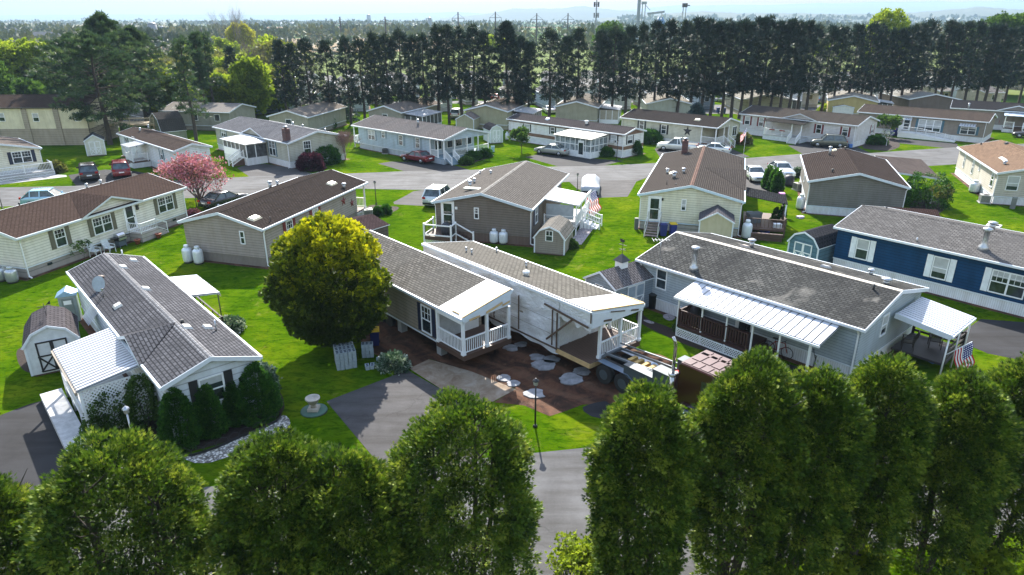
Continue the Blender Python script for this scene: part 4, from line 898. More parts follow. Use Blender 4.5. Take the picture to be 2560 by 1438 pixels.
def porch(hm, label, u0, u1, v0, v1, fl, rails, posts, ph, deck=BROWNWOOD, railm=WHITE, apron='lattice', roof=None, name='porch', steps=None, top=False, sp=.14, bal=.03, postw=.12, cat='porch'):
    r = empty(name, hm.wp(u0, v0), hm.th, label, cat) if top else hm.root
    ox, oy = (u0, v0) if top else (0, 0); S2 = lambda p: (p[0]-ox, p[1]-oy)+tuple(p[2:])
    mb = MB(); mb.box(u0-ox, v0-oy, fl-.14, u1-ox, v1-oy, fl); mb.build('deck_floor' if top else 'porch_floor', deck, r)
    if apron:
        mb = MB(); c = [(u0, v0), (u1, v0), (u1, v1), (u0, v1), (u0, v0)]
        for k in range(4):
            p, q = S2(c[k]), S2(c[k+1])
            if apron == 'lattice': lattice_mb(mb, (*p, 0), (*q, 0), .06, fl-.16)
            else: mb.bar((*p, (fl-.15)/2), (*q, (fl-.15)/2), .05, fl-.16)
        mb.build('apron', railm if apron == 'lattice' else apron, r)
    if rails:
        for R_ in rails: mb = MB(); rail_mb(mb, [S2(p) for p in R_], fl, .9, sp, bal, .1); mb.build('railing', railm, r)
    for p in posts:
        x, y = S2(p)[:2]; h = p[2] if len(p) > 2 else ph; mb = MB(); mb.box(x-postw/2, y-postw/2, .02, x+postw/2, y+postw/2, h); mb.box(x-postw*.7, y-postw*.7, fl, x+postw*.7, y+postw*.7, fl+.12); mb.build('post', WHITE, r)
    if roof:
        c, mat, kw = roof; mb = MB(); cc = [(*S2(p), p[2]) if False else (p[0]-ox, p[1]-oy, p[2]) for p in c]; ribbed_roof(mb, cc, **kw); mb.build('porch_roof', mat, r)
    if steps:
        x, y, dx, dy, w, n = steps; mb = MB(); x -= ox; y -= oy
        for k in range(n):
            z = fl*(1-(k+1)/(n+1)); cx, cy = x+dx*(k+.5)*.28, y+dy*(k+.5)*.28
            a, b = (.15, w/2) if dx else (w/2, .15); mb.box(cx-a, cy-b, max(0, z-.16), cx+a, cy+b, z)
        mb.build('stairs', deck, r); mb = MB()
        for s_ in (-1, 1):
            ex, ey = x+dx*n*.28, y+dy*n*.28; ax, ay = (0, s_*w/2) if dx else (s_*w/2, 0)
            rail_mb(mb, [(x+ax, y+ay, fl), (ex+ax, ey+ay, .02)], fl, .9, sp, bal, .09)
        mb.build('stair_rail', railm, r)
    return r
porch(h2, None, h2.L-1.7, h2.L-.1, .3, 7.0, .6, [[(h2.L-.2,.3),(h2.L-.2,3.4)]], [(h2.L-.2,.3),(h2.L-.2,3.4),(h2.L-.2,6.9)], 2.9)
# grey house in the middle
h3 = home('mobile_home', 'grey-brown mobile home with pale grey roof and white-railed back deck, centre', (1330,523), (1421,434), (1080,504), he=3.1, rise=1.0,
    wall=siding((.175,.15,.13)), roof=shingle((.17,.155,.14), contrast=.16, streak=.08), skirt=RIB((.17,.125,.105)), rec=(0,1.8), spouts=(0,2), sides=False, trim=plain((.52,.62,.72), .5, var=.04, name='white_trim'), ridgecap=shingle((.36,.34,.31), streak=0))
h3.door('L', Q('e',803,405), .95, 2.05); h3.win('L', Q('e',1016,397), .42, .95, grid=True, blind=False); h3.win('F', Q('e',1460,405), .9, 1.5, NAVY, grid=True, blind=False)
h3.item('wall_lamp', WHITE, 'L', Q('e',866,357), lambda mb, B, T, z: B(-.1,.0,z-.1,.1,.08,z+.1))
h3.vent(Q('e',968,205), .14, .5); h3.vent(Q('e',1000,170), .11, .3); h3.vent(Q('e',1122,102), .09, .2); h3.vent(Q('e',1042,102), .06, .2)
u, v, z = h3.roofpt(Q('e',985,222)); mb = MB(); mb.box(u-.3, v-1.0, z+.05, u+.3, v+.7, z+.16); mb.build('roof_panel', plain((.2,.24,.22), .5, name='panel'), h3.root)
# its back deck
dk = empty('back_deck', h3.wp(-1.9, h3.W-2.3), h3.th, 'small dark back deck with white posts and black balusters', 'deck'); mb = MB(); mb.box(0,0,.62,2.1,2.3,.76); mb.box(0,0,.45,2.1,.05,.62); mb.box(0,0,.45,.05,2.3,.62); mb.build('deck_floor', BROWNWOOD, dk)
mb = MB()
for p in ((.05,0),(.05,2.3),(2.0,2.3),(1.1,0)): mb.box(p[0]-.06,p[1]-.06,0,p[0]+.06,p[1]+.06,1.8)
for a, b in (((.05,0),(.05,2.3)),((.05,2.3),(2.1,2.3)),((.05,0),(1.1,0))):
    for zz in (.85,1.68): mb.bar((*a,zz),(*b,zz),.07,.09)
mb.bar((1.1,-.0,1.68),(1.1,-1.5,.95),.07,.09); mb.bar((1.1,0,.8),(1.1,-1.5,.1),.07,.09); mb.box(1.04,-1.56,0,1.16,-1.44,1.1); mb.build('railing', WHITE, dk)
mb = MB()
for a, b in (((.05,0),(.05,2.3)),((.05,2.3),(2.1,2.3)),((.05,0),(1.1,0))):
    for k in range(1, 18): p = Vector((*a,.85)).lerp(Vector((*b,.85)), k/18); mb.tube([p, p+Vector((0,0,.8))], .01, 4)
mb.build('baluster', BLACKM, dk); mb = MB()
for k in range(4): mb.box(1.15, -.3-.3*k, 0, 2.05, -.02-.3*k, .6-.15*k)
mb.build('stairs', BROWNWOOD, dk); mb = MB(); lattice_mb(mb, (.05,0,0), (.05,2.3,0), .05, .45); mb.build('apron', WHITE, dk)
# side patio roof with vinyl porch
cs = [Q('e',1505,293), Q('e',1617,190), Q('e',1828,235), Q('e',1745,333)]; hh = [2.95,2.95,2.6,2.6]
pc = [h3.loc(p, z)+(z,) for p, z in zip(cs, hh)]; u0 = pc[0][0]; u1 = pc[1][0]; v1 = min(pc[2][1], pc[3][1])
pr = empty('covered_porch', h3.wp(0, 0), h3.th, 'white ribbed patio roof over a railed side porch with roller shade', 'porch'); mb = MB()
u1 = u0+4.3; v1 = -2.9; ribbed_roof(mb, [(u1,-.05,2.98),(u0,-.05,2.98),(u0,v1,2.62),(u1,v1,2.62)], .27, .04, rw=.8); mb.build('porch_roof', METALROOF, pr)
mb = MB(); mb.box(u0+.1, v1+.1, .55, u1+1.8, .15, .7); mb.build('deck_floor', plain((.3,.3,.3), .7), pr); mb = MB(); rail_mb(mb, [(u0+.15,-.05),(u0+.15,v1+.15),(u1+1.8,v1+.15)], .7, .9, .15); mb.build('railing', WHITE, pr)
mb = MB(); mb.add([(u0+.12,-.2,1.35),(u0+.12,v1+.35,1.35),(u0+.1,v1+.35,2.6),(u0+.1,-.2,2.6)], [(0,1,2,3)]); mb.build('roller_shade', plain((.32,.36,.4), .7, name='shade_cloth'), pr)
for p in ((u0+.15,v1+.12),(u1,v1+.12),(u0+2.2,v1+.12),(u1+1.8,v1+.12)): mb = MB(); mb.box(p[0]-.05,p[1]-.05,0,p[0]+.05,p[1]+.05,2.6 if p[0] <= u1 else 2.3); mb.build('post', WHITE, pr)
mb = MB(); 
for k in range(5): mb.box(u0+2.4, v1-.1-.3*k, 0, u0+3.6, v1+.15-.3*k, .62-.13*k)
rail_mb(mb, [(u0+2.4,v1,.6),(u0+2.4,v1-1.5,.05)], .6, .9, .15); rail_mb(mb, [(u0+3.6,v1,.6),(u0+3.6,v1-1.5,.05)], .6, .9, .15); mb.build('stairs', WHITE, pr)
mb = MB(); mb.bar((u1+.2,v1+.12,2.3),(u1+1.9,v1+.12,2.3),.12,.25); mb.bar((u0+.2, v1-.02, 2.5), (u1+1.8, v1-.02, 2.5), .05, .18); mb.build('beam', WHITE, pr)
# tan house
h4 = home('mobile_home', 'pale tan mobile home with wide brown roof, brick chimney and wooden end steps', (1861,504), (1862,395), (1597,484), he=3.1, rise=1.05,
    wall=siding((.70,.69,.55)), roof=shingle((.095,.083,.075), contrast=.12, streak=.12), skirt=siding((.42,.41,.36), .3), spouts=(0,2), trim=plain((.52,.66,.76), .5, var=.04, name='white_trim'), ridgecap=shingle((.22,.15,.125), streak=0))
h4.door('L', Q('e',2340,365), .95, 2.05); h4.win('L', Q('f',28,335), .42, 1.0, blind=True); h4.chimney(Q('m',1040,800), .75, 1.3)
h4.item('wall_lamp', BLACKM, 'L', Q('e',2402,292), lambda mb, B, T, z: B(-.07,.0,z-.1,.07,.1,z+.1))
for X, Y, r, hh in ((828,1050,.12,.35),(910,1110,.17,.5),(1028,1045,.12,.35)): h4.vent(Q('m',X,Y), r, hh)
h4.boxvent(Q('m',880,1045), 1.0, .5, .06, SKY, 'skylight'); h4.vent(Q('m',822,1190), .03, .4, BLACKM, False); h4.vent(Q('m',1735,930), .03, .4, BLACKM, False); h4.vent(Q('m',935,1190), .05, .1, BLACKM, False)
h4.dormer(h4.wp(0,0), h4.wp(0,0)) if False else None
um = h4.L*.44; mb = MB(); e = .02; k_ = h4.rise/(h4.W/2); r_ = .9; vr = r_/k_
mb.face([(um-4.6,-.1,h4.he+e),(um,-.1,h4.he+r_),(um,vr,h4.he+r_+e),(um-4.6,0,h4.he+e)], 0); mb.face([(um,-.1,h4.he+r_),(um+4.6,-.1,h4.he+e),(um+4.6,0,h4.he+e),(um,vr,h4.he+r_+e)], 0)
mb.face([(um-4.6,.2,h4.he-.2),(um+4.6,.2,h4.he-.2),(um,.2,h4.he+r_-.05)], 1); mb.build('roof_dormer', [h4.roofmat, h4.wallmat], h4.root, fixn=False)
s4 = empty('end_steps', U(Q('e',2312,575)), h4.th, 'weathered wooden steps with rails at the tan house end door', 'steps'); mb = MB()
g = Vector(U(Q('e',2312,575))); ld = h4.loc(Q('e',2312,575)); n_ = 6; D_ = max(1.2, -ld[0]+h4.oh)
for k in range(n_): mb.box(D_*k/n_, -.55, .72*(k+1)/n_-.05, D_*(k+1)/n_+.03, .55, .72*(k+1)/n_)
mb.build('treads', plain((.22,.17,.14), .8, var=.3, name='weathered_wood'), s4); mb = MB()
for sy in (-.55,.55): mb.bar((0,sy,.05),(D_,sy,.72),.05,.16); mb.bar((0,sy,.95),(D_,sy,1.6),.05,.09); mb.bar((0,sy,0),(0,sy,.97),.08); mb.bar((D_,sy,0),(D_,sy,1.62),.08)
mb.build('handrail', plain((.5,.5,.45), .7), s4)
# side deck with dark lean-to roof
ld = empty('side_deck', h4.wp(1.0,-.2), h4.th, 'cluttered dark wooden side deck under a charcoal lean-to roof', 'deck'); mb = MB(); mb.box(0,-3.3,.5,5.4,0,.65); mb.build('deck_floor', BROWNWOOD, ld)
mb = MB(); rail_mb(mb, [(0,-.1),(0,-3.2),(5.3,-3.2)], .65, .85, .3, .04); mb.build('railing', BROWNWOOD, ld); mb = MB(); ribbed_roof(mb, [(5.6,0,2.85),(2.2,0,2.85),(2.2,-3.4,2.35),(5.6,-3.4,2.35)], .4, .03); mb.build('roof', shingle((.06,.06,.062), streak=0), ld)
for p in ((2.3,-3.3),(5.4,-3.3),(0,-3.25),(0,-.1)): mb = MB(); mb.box(p[0]-.06,p[1]-.06,0,p[0]+.06,p[1]+.06,2.35 if p[0] > 1 else 1.7); mb.build('post', WHITE if p[0] > 1 else BROWNWOOD, ld)
mb = MB(); 
for k in range(4): mb.box(-1.2, -3.1+.01, .15*k, -1.2+.3*(4-k), -.2, .15*k+.12)
mb.build('stairs', BROWNWOOD, ld)
# grey house with carport
h5 = home('mobile_home', 'slate grey mobile home with brown roof and attached carport, right of centre', (2022,452), (2003,387), (2273,466), he=3.1, rise=1.0,
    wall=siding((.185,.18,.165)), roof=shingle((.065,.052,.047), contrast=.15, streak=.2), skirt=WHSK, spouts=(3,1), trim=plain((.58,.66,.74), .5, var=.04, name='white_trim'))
h5.boxvent(Q('n',395,712), .9, .45, .1, SKY, 'skylight'); h5.vent(Q('n',338,768), .12, .8); h5.vent(Q('n',517,705), .08, .2, BLACKM); h5.vent(Q('n',370,962), .08, .2, BLACKM)
h5.win('F', Q('f',940,105) if False else (2013,440), .6, 1.2)
cp = empty('carport', (0,0,0), 0, 'low brown shingled carport roof on white posts beside the slate house', 'carport'); cc = [U(Q('n',850,785),2.85), U(Q('n',1385,820),2.5), U(Q('n',1608,1040),2.5), U(Q('n',1010,960),2.85)]
cp.location = (*cc[0], 0); P3 = [(c[0]-cc[0][0], c[1]-cc[0][1], z) for c, z in zip(cc, (3.0,2.55,2.55,2.95))]
mb = MB(); dn = lambda p, d: (p[0], p[1], p[2]-d); mb.add(P3+[dn(p,.16) for p in P3], [(0,1,2,3)], 0); mb.add(P3+[dn(p,.16) for p in P3], [(7,6,5,4),(0,4,5,1),(1,5,6,2),(2,6,7,3),(3,7,4,0)], 1); mb.build('roof', [shingle((.12,.10,.092), contrast=.1, streak=.3), TRIM], cp)
for i in (1, 2):
    p = P3[i]; mb = MB(); mb.box(p[0]-.35, p[1]-.05 if i == 1 else p[1]+.2, 0, p[0]-.25, p[1]+.05 if i == 1 else p[1]+.3, 2.4); mb.build('post', WHITE, cp)
# right edge house
h6 = home('mobile_home', 'beige mobile home with tan roof and white skirting at the right edge', (2495.5,432), (2395,367), W=-8.2, he=3.1, rise=1.0,
    wall=siding((.52,.49,.43)), roof=shingle((.25,.17,.12), (.18,.125,.09), contrast=.25, streak=.1), skirt=WHSK, spouts=(1,))
for X, Y, w, hh in ((1882,835,.5,1.45),(1978,905,.6,1.45),(2057,907,.45,.75),(2200,1050,.9,1.45)): h6.win('F', Q('n',X,Y), w, hh)
h6.win('R', Q('n',2432,1090), 1.05, 1.45, blind=True); h6.boxvent(Q('n',2320,815), 2.2, .3, .12, plain((.5,.52,.5), .5), 'ridge_light'); h6.boxvent(Q('n',2358,640), .5, .35, .2, BLACKM); h6.vent(Q('n',2338,872), .14, .25); h6.vent(Q('n',2068,650), .06, .15, BLACKM)
# navy house
h7 = home('mobile_home', 'navy blue mobile home with grey shingle roof and white shutters on the right', (2086,566), (2560,669), (2221,519), Lx=22, he=3.1, rise=.85,
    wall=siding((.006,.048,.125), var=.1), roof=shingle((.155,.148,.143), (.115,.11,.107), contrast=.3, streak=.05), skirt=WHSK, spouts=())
h7.win('F', Q('f',1357,665), .9, 1.5, WSH); h7.win('F', Q('f',1935,805), .95, 1.5, WSH); h7.win('F', Q('f',2440,925), 1.9, 1.5, WSH, 1, units=2, grid=True)
u, v, z = h7.roofpt(Q('f',2255,665)); mb = MB(); mb.lathe([(.35,-.1),(.28,.2),(.17,.35),(.17,1.2),(.28,1.22),(.28,1.38),(.05,1.45)], (u,v,z), 14); mb.build('chimney', STEEL, h7.root)
h7.vent(Q('f',1762,605), .05, .25, None, False); h7.vent(Q('f',1537,362), .06, .12, BLACKM, False); h7.vent(Q('f',2320,515), .18, .4)
# light blue-grey house with long awning
h8 = home('mobile_home', 'blue-grey mobile home with weathered grey roof and long porch awning, lower right', (1591,647), (2163.5,824), (1784,585), he=3.0, rise=.95,
    wall=siding((.38,.44,.49), .16), roof=shingle((.105,.105,.10), (.055,.055,.053), contrast=.34, streak=.5, patch=.25), skirt=WHSK, spouts=(0,1), ridgecap=plain((.55,.5,.42), .7, name='worn_ridge'))
h8.win('F', Q('t',330,300), .8, 1.3, blind=False); h8.win('F', Q('t',1080,655), 1.7, .8, units=2); h8.door('F', Q('u',205,100), .95, 2.0); h8.win('F', Q('u',620,180), 1.0, .7); h8.win('F', Q('u',1400,440), 1.0, .7); h8.win('R', Q('p',388,620), .8, 1.2)
u, v, z = h8.roofpt(Q('f',102,812)); mb = MB(); mb.lathe([(.28,-.1),(.25,.15),(.15,.25),(.15,1.25),(.26,1.27),(.26,1.38),(.05,1.42)], (u,v,z), 14); mb.build('chimney', STEEL, h8.root)
h8.boxvent(Q('f',485,648), .5, .5, .12, plain((.5,.42,.36), .6)); h8.vent(Q('f',530,650), .16, .45); h8.boxvent(Q('f',1085,800), .55, .5, .12, plain((.4,.4,.4), .5)); h8.vent(Q('f',1420,850), .12, .25); h8.vent(Q('f',1533,925), .17, .25); h8.vent(Q('f',1440,965), .06, .3, BLACKM, False)
ux = lambda p, v: None
def u_on(hm, p, v0):   # u where the sight line of a ground-ish point crosses the vertical plane v = v0, with its height
    old = hm.oh; hm.oh = v0; r = hm.onwall('F', p); hm.oh = old; return r
aw0 = u_on(h8, Q('t',505,405), -2.0); aw1 = u_on(h8, Q('f',1010,1298), -2.0); wl0 = u_on(h8, Q('t',690,275), .15)
print('awning', [h8.loc(p, z) for z in (2.3,2.5) for p in (Q('t',505,405), Q('f',1010,1298))], [h8.loc(p, z) for z in (2.7,2.85) for p in (Q('t',690,275), Q('f',1140,1215))], 'posts', h8.loc(Q('t',530,870),0), h8.loc(Q('t',1150,1140),0))
aw = empty('porch_awning', h8.wp(0,0), h8.th, 'long white ribbed awning on thin posts along the blue-grey house', 'awning'); U0, U1 = aw0[0], aw1[0]; AV = -2.0; AH = 2.35
mb = MB(); ribbed_roof(mb, [(U0,.12,2.78),(U1+.3,.12,2.78),(U1+.3,AV,AH),(U0,AV,AH)], .42, .05, rw=.84); mb.build('awning_roof', METALROOF, aw); mb = MB(); mb.bar((U0,AV-.03,AH-.06),(U1+.3,AV-.03,AH-.06),.1,.12); mb.build('gutter', WHITE, aw)
pu = []
for (r_, X, Y) in (('t',565,470),('t',872,560),('t',1190,655),('u',370,80),('u',918,260),('u',1525,450)):
    uu = u_on(h8, Q(r_, X, Y), AV+.1)[0]; pu.append(uu); mb = MB(); w_ = .05 if X != 1525 else .07; mb.box(uu-w_/2*1.2, AV+.07, 0, uu+w_, AV+.07+w_*1.4, AH-.05); mb.build('post', WHITE, aw)
print('posts', pu)
dU0, dU1 = pu[0]+.05, u_on(h8, Q('f',500,1330), AV)[0]
porch(h8, 'dark maroon stained porch deck with white lattice skirt under the long awning', dU0, dU1, AV+.02, .2, .7, [[(dU0+.05,.1),(dU0+.05,AV+.1),(dU1-.05,AV+.1)]], [], 0, deck=MAROON, railm=MAROON, apron=None, top=True, name='porch_deck', sp=.16, bal=.07, cat='deck')
dko = bpy.context.scene.objects['porch_deck']; mb = MB(); lattice_mb(mb, (0,-.02,0), (dU1-dU0,-.02,0), .04, .5, .16, .045); lattice_mb(mb, (dU1-dU0,0,0), (dU1-dU0,1.6,0), .04, .5, .16, .045); mb.build('lattice', WHITE, dko); mb = MB()
for k in range(4): mb.box(dU1-dU0+.28*k, .6, 0, dU1-dU0+.28*(k+1), 1.9, .55-.15*k)
mb.build('stairs', MAROON, dko)
# corner porch at its right end
cr = empty('corner_porch', h8.wp(h8.L,0), h8.th, 'white ribbed porch roof over a dark deck at the blue-grey house end', 'porch')
c4 = [Q('p',830,212), Q('p',1358,392), Q('p',985,650), Q('p',440,432)]; pts = [h8.loc(p, z) for p, z in zip(c4, (2.75,2.4,2.4,2.75))]; print('corner', pts)
v0_, v1_ = pts[3][1], pts[0][1]; dpt = 2.7
mb = MB(); ribbed_roof(mb, [(.05,v0_,2.72),(.05,v1_,2.72),(dpt,v1_,2.38),(dpt,v0_,2.38)], .26, .05, rw=.68); mb.build('porch_roof', METALROOF, cr); mb = MB(); mb.bar((0,v0_-.02,2.64),(dpt,v0_-.02,2.32),.04,.28); mb.bar((dpt+.04,v0_,2.32),(dpt+.04,v1_,2.32),.08,.12); mb.build('fascia', TRIM, cr)
for p in ((dpt-.1,v0_+.1),(dpt-.1,(v0_+v1_)/2),(dpt-.1,v1_-.1)): mb = MB(); mb.tube([(p[0],p[1],0),(p[0],p[1],2.35)], .045, 6); mb.build('post', WHITE, cr)
mb = MB(); mb.box(0,v0_+.5,.5,dpt-.15,v1_-.1,.62); mb.build('deck_floor', plain((.03,.025,.03), .6), cr); DKW = plain((.025,.018,.018), .6, name='dark_stain')
mb = MB(); 
for seg in (((.05,v1_-.1),(dpt-.2,v1_-.1)),((dpt-.2,v1_-.1),(dpt-.2,v0_+.55))):
    for zz in (.8,1.1,1.42): mb.bar((*seg[0],zz),(*seg[1],zz),.05,.12)
    for p in seg: mb.box(p[0]-.06,p[1]-.06,0,p[0]+.06,p[1]+.06,1.5)
mb.build('railing', DKW, cr)
h8b = lambda u, v: h8.wp(h8.L+u, v)
mb = MB(); mb.box(0,0,0,2.4,.2,.02)
for (lb, uu, vv, rz) in (('dark slatted adirondack chair facing out from the corner porch', 1.5, v1_-1.2, .4), ('dark wicker armchair by the wall of the corner porch', .6, v0_+1.0, -1.2)):
    chair(lb, None, h8.th+rz, (.03,.022,.02), world=h8b(uu, vv), group='chairs on the corner porch', z=.62)
# small white/grey house bottom left
h9 = home('mobile_home', 'narrow white mobile home with charcoal roof and trimmed evergreens, bottom left', (650,891), (356,641), (402,966), he=3.0, rise=.68,
    wall=siding((.66,.71,.77), .3), roof=shingle((.12,.12,.13), (.07,.07,.075), contrast=.22, streak=.25), skirt=siding((.45,.48,.5), .3), spouts=(0,2), ridgecap=shingle((.26,.26,.27), streak=0))
h9.win('L', Q('g',1197,390), 1.05, 1.3, BLK, blind=True)
for X, Y, n_ in (('d',995,750),('d',918,800),('d',1087,962),('d',1393,1247),('d',1547,1248),('d',875,1090)):
    h9.boxvent(Q(X,Y,n_) if isinstance(X, str) else None, .5, .42, .12, plain((.62,.6,.56), .6, name='vent_box'))
h9.vent(Q('d',912,710), .04, .35, WHITE, False); h9.vent(Q('d',1610,1270), .04, .55, STEEL, False); h9.vent(Q('d',1357,1210), .07, .15, BLACKM, False)
u, v, z = h9.roofpt(Q('d',760,935)); mb = MB(); mb.tube([(u,v,z-.1),(u,v,z+.45)], .1, 10); mb.lathe([(.2,.45),(.22,.52),(.08,.6)], (u,v,z), 12); mb.build('flue', plain((.1,.07,.06), .6), h9.root)
u, v, z = h9.roofpt(Q('d',770,1020)); ds = empty('satellite_dish', (*h9.wp(u, v), z), 0, 'grey satellite dish clamped on the charcoal roof', 'satellite dish'); mb = MB(); mb.lathe([(.02,0),(.15,.015),(.3,.06),(.42,.13)], (0,0,0), 20); o = mb.build('reflector', plain((.3,.36,.42), .4), ds, fixn=False)
o.location = (0,0,.75); o.rotation_euler = (math.radians(70), 0, math.radians(-15)); mb = MB(); mb.tube([(0,0,0),(0,0,.7)], .03, 6); mb.tube([(-.3,.5,0),(0,0,.6)], .02, 5); mb.tube([(0,-.03,.6),(.35,-.5,.65)], .02, 5); mb.box(.3,-.56,.6,.42,-.46,.7); mb.build('mast', STEEL, ds)
mb = MB(); k_ = h9.rise/(h9.W/2)
# cross gable over the bump-out on its left
ub = h9.loc(Q('g',830,240), 3.0)[0]; ue = h9.loc(Q('d',890,1310), 3.0)[0]; print('h9 bump', ub, ue)
u0, u1 = min(ub, ue), max(ub, ue); um = (u0+u1)/2; r_ = .72; vW = h9.W; e = .02; vr = vW-r_/k_*1.0
mb.face([(u0,vW+.15,3.0+e),(um,vW+.15,3.0+r_),(um,max(vr,vW/2),3.0+r_+e),(u0,vW,3.0+e)]); mb.face([(um,vW+.15,3.0+r_),(u1,vW+.15,3.0+e),(u1,vW,3.0+e),(um,max(vr,vW/2),3.0+r_+e)])
mb.face([(u0,vW-.2,2.8),(u1,vW-.2,2.8),(um,vW-.2,3.0+r_-.05)], 1)
for P1, P2 in (((u0,vW+.15,3.0),(um,vW+.15,3.0+r_)),((um,vW+.15,3.0+r_),(u1,vW+.15,3.0))): mb.face([P1, P2, (P2[0],P2[1],P2[2]-.16), (P1[0],P1[1],P1[2]-.16)], 1)
mb.build('roof_dormer', [h9.roofmat, TRIM], h9.root, fixn=False)
pc = [h9.loc(p, z) for p, z in ((Q('g',640,45),2.85),(Q('g',805,250),2.85),(Q('g',440,412),2.5),(Q('g',295,170),2.5))]; print('h9 patio', pc)
pp = empty('patio_cover', h9.wp(0,0), h9.th, 'large white corrugated patio cover with lattice end, left of the white home', 'patio cover'); a0 = (pc[1][0]+pc[2][0])/2; a1 = (pc[0][0]+pc[3][0])/2; w1 = (pc[2][1]+pc[3][1])/2
mb = MB(); ribbed_roof(mb, [(a1,vW+.05,2.88),(a0,vW+.05,2.88),(a0,w1,2.5),(a1,w1,2.5)], .25, .06, rw=.55); mb.build('patio_roof', METALROOF, pp)
mb = MB(); mb.bar((a0,w1+.05,2.42),(a1,w1+.05,2.42),.1,.14); mb.build('gutter', plain((.3,.25,.2), .6, name='stained_gutter'), pp)
mb = MB(); lattice_mb(mb, (a0+.1,vW,0), (a0+.1,w1-.15,0), .25, 2.45, .17, .05); mb.build('lattice', WHITE, pp)
mb = MB(); mb.box(a0+.1,vW+.1,.35,a1-.1,w1-.1,.45); mb.build('patio_floor', plain((.35,.37,.38), .7), pp); mb = MB(); rail_mb(mb, [(a0+.15,w1-.1),(a1-.15,w1-.1)], .45, .9, .14); mb.build('railing', WHITE, pp)
for k in range(4): uu = a0+.12+(a1-a0-.24)*k/3; mb = MB(); mb.box(uu-.05,w1-.15,0,uu+.05,w1-.05,2.45); mb.build('post', WHITE, pp)
mb = MB(); rp = [U(Q('o',450,1175),.35), U(Q('o',560,1150),.35)]
rm = empty('entry_ramp', h9.wp(a0,w1), h9.th, 'pale plank entry ramp running beside the corrugated patio cover', 'ramp'); mb.box(-.9,.05,.0,a1-a0+.3,.95,.36); mb.build('ramp_deck', plain((.42,.42,.42), .8, var=.25, name='pale_planks'), rm)
# back awning with scalloped edge and its deck
ba = [h9.loc(p, 2.7) for p in (Q('d',1255,880), Q('d',1470,843), Q('d',1655,1000), Q('d',1420,1018))]; print('back awning', ba)
bw = empty('back_awning', h9.wp(0,0), h9.th, 'white striped metal awning with scalloped edge on black posts behind the white home', 'awning'); x0, x1 = ba[3][0], ba[0][0]; y1 = min(p[1] for p in ba)
x0, x1 = sorted((x0, x1)); mb = MB(); ribbed_roof(mb, [(x0,-.08,2.75),(x1,-.08,2.75),(x1,y1,2.5),(x0,y1,2.5)], .25, .05, rw=.6); mb.build('awning_roof', METALROOF, bw); mb = MB()
n_ = 14
for k in range(n_):
    a, b = x0+(x1-x0)*k/n_, x0+(x1-x0)*(k+1)/n_; mb.face([(a,y1-.01,2.5),(b,y1-.01,2.5),(b,y1-.03,2.3),((a+b)/2,y1-.035,2.24),(a,y1-.03,2.3)])
mb.build('valance', METALROOF, bw, fixn=False)
for p in ((x0+.1,y1+.1),(x1-.1,y1+.1)): mb = MB(); mb.tube([(p[0],p[1],0),(p[0],p[1],2.5)], .035, 6); mb.build('post', BLACKM, bw)
mb = MB(); mb.box(x0-.8,y1+.3,.45,x1,0,.55); mb.build('deck_floor', plain((.25,.1,.08), .7, name='red_deck'), bw); mb = MB(); rail_mb(mb, [(x0-.8,0),(x0-.8,y1+.35),(x1,y1+.35)], .55, .8, 1.2, .05); mb.build('railing', BLACKM, bw)
# small window hood on the left wall
h9.item('window_hood', METALROOF, 'B', Q('o',860,690), lambda mb, B, T, z: [mb.add([T(-.7+.2*k,0,z+.5),T(-.55+.2*k,0,z+.5),T(-.55+.2*k,.55,z-.1),T(-.7+.2*k,.55,z-.1)], [(0,1,2,3)]) for k in range(8)])
# ---------------- the new home arriving in two halves
NEWROOF = shingle((.15,.14,.125), (.12,.115,.105), contrast=.32, streak=0); WRAP = wrinkled((.84,.86,.89), 'plastic_wrap', .25); ROOFWRAP = plain((.72,.74,.76), .45, var=.08, name='roof_wrap')
hb = U((1156,797), 3.1); dirn = Vector((math.cos(math.radians(-48.6)), math.sin(math.radians(-48.6)))); rf = U((928,579), 3.8); rn_ = U((1289.6,729), 3.8); L10 = math.hypot(rf[0]-rn_[0], rf[1]-rn_[1]); nv = Vector((-dirn.y, dirn.x)); W10 = (rn_[0]-hb[0])*nv.x+(rn_[1]-hb[1])*nv.y
print('L10', L10, 'W10', W10, 'ang', math.degrees(math.atan2(rn_[1]-rf[1], rn_[0]-rf[0])))
A10 = (hb[0]-dirn.x*L10, hb[1]-dirn.y*L10)
h10 = Home('mobile_home', 'shingled half of a new tan sectional home with white corner porch, awaiting joining', A10, hb, W10, 3.1, rise=.7, wall=siding((.33,.285,.23)), roof=NEWROOF, skirt=None, sk=.95, oh=.12, rec=(0,2.3), shed=True, spouts=(), trim=plain((.62,.70,.78), .5, var=.04, name='white_trim'))
h10.win('F', Q('e',645,1190), .95, 1.6, NAVY, grid=True, blind=False, shw=.32)
L_ = h10.L; Wd = h10.W
mb = MB(); mb.add([(L_-2.0,-.02,3.11),(L_+.03,-.02,3.11),(L_+.03,Wd,3.82),(L_-2.0,Wd,3.82)], [(0,1,2,3)]); mb.build('roof_wrap', ROOFWRAP, h10.root, fixn=False)
mb = MB()
for k in range(9): v_ = .2+k*Wd/9; z_ = h10.zr(v_)+.016; mb.bar((L_-1.95,v_,z_),(L_-.1,v_,z_),.03,.012)
mb.build('batten_rib', plain((.5,.52,.55), .5), h10.root)
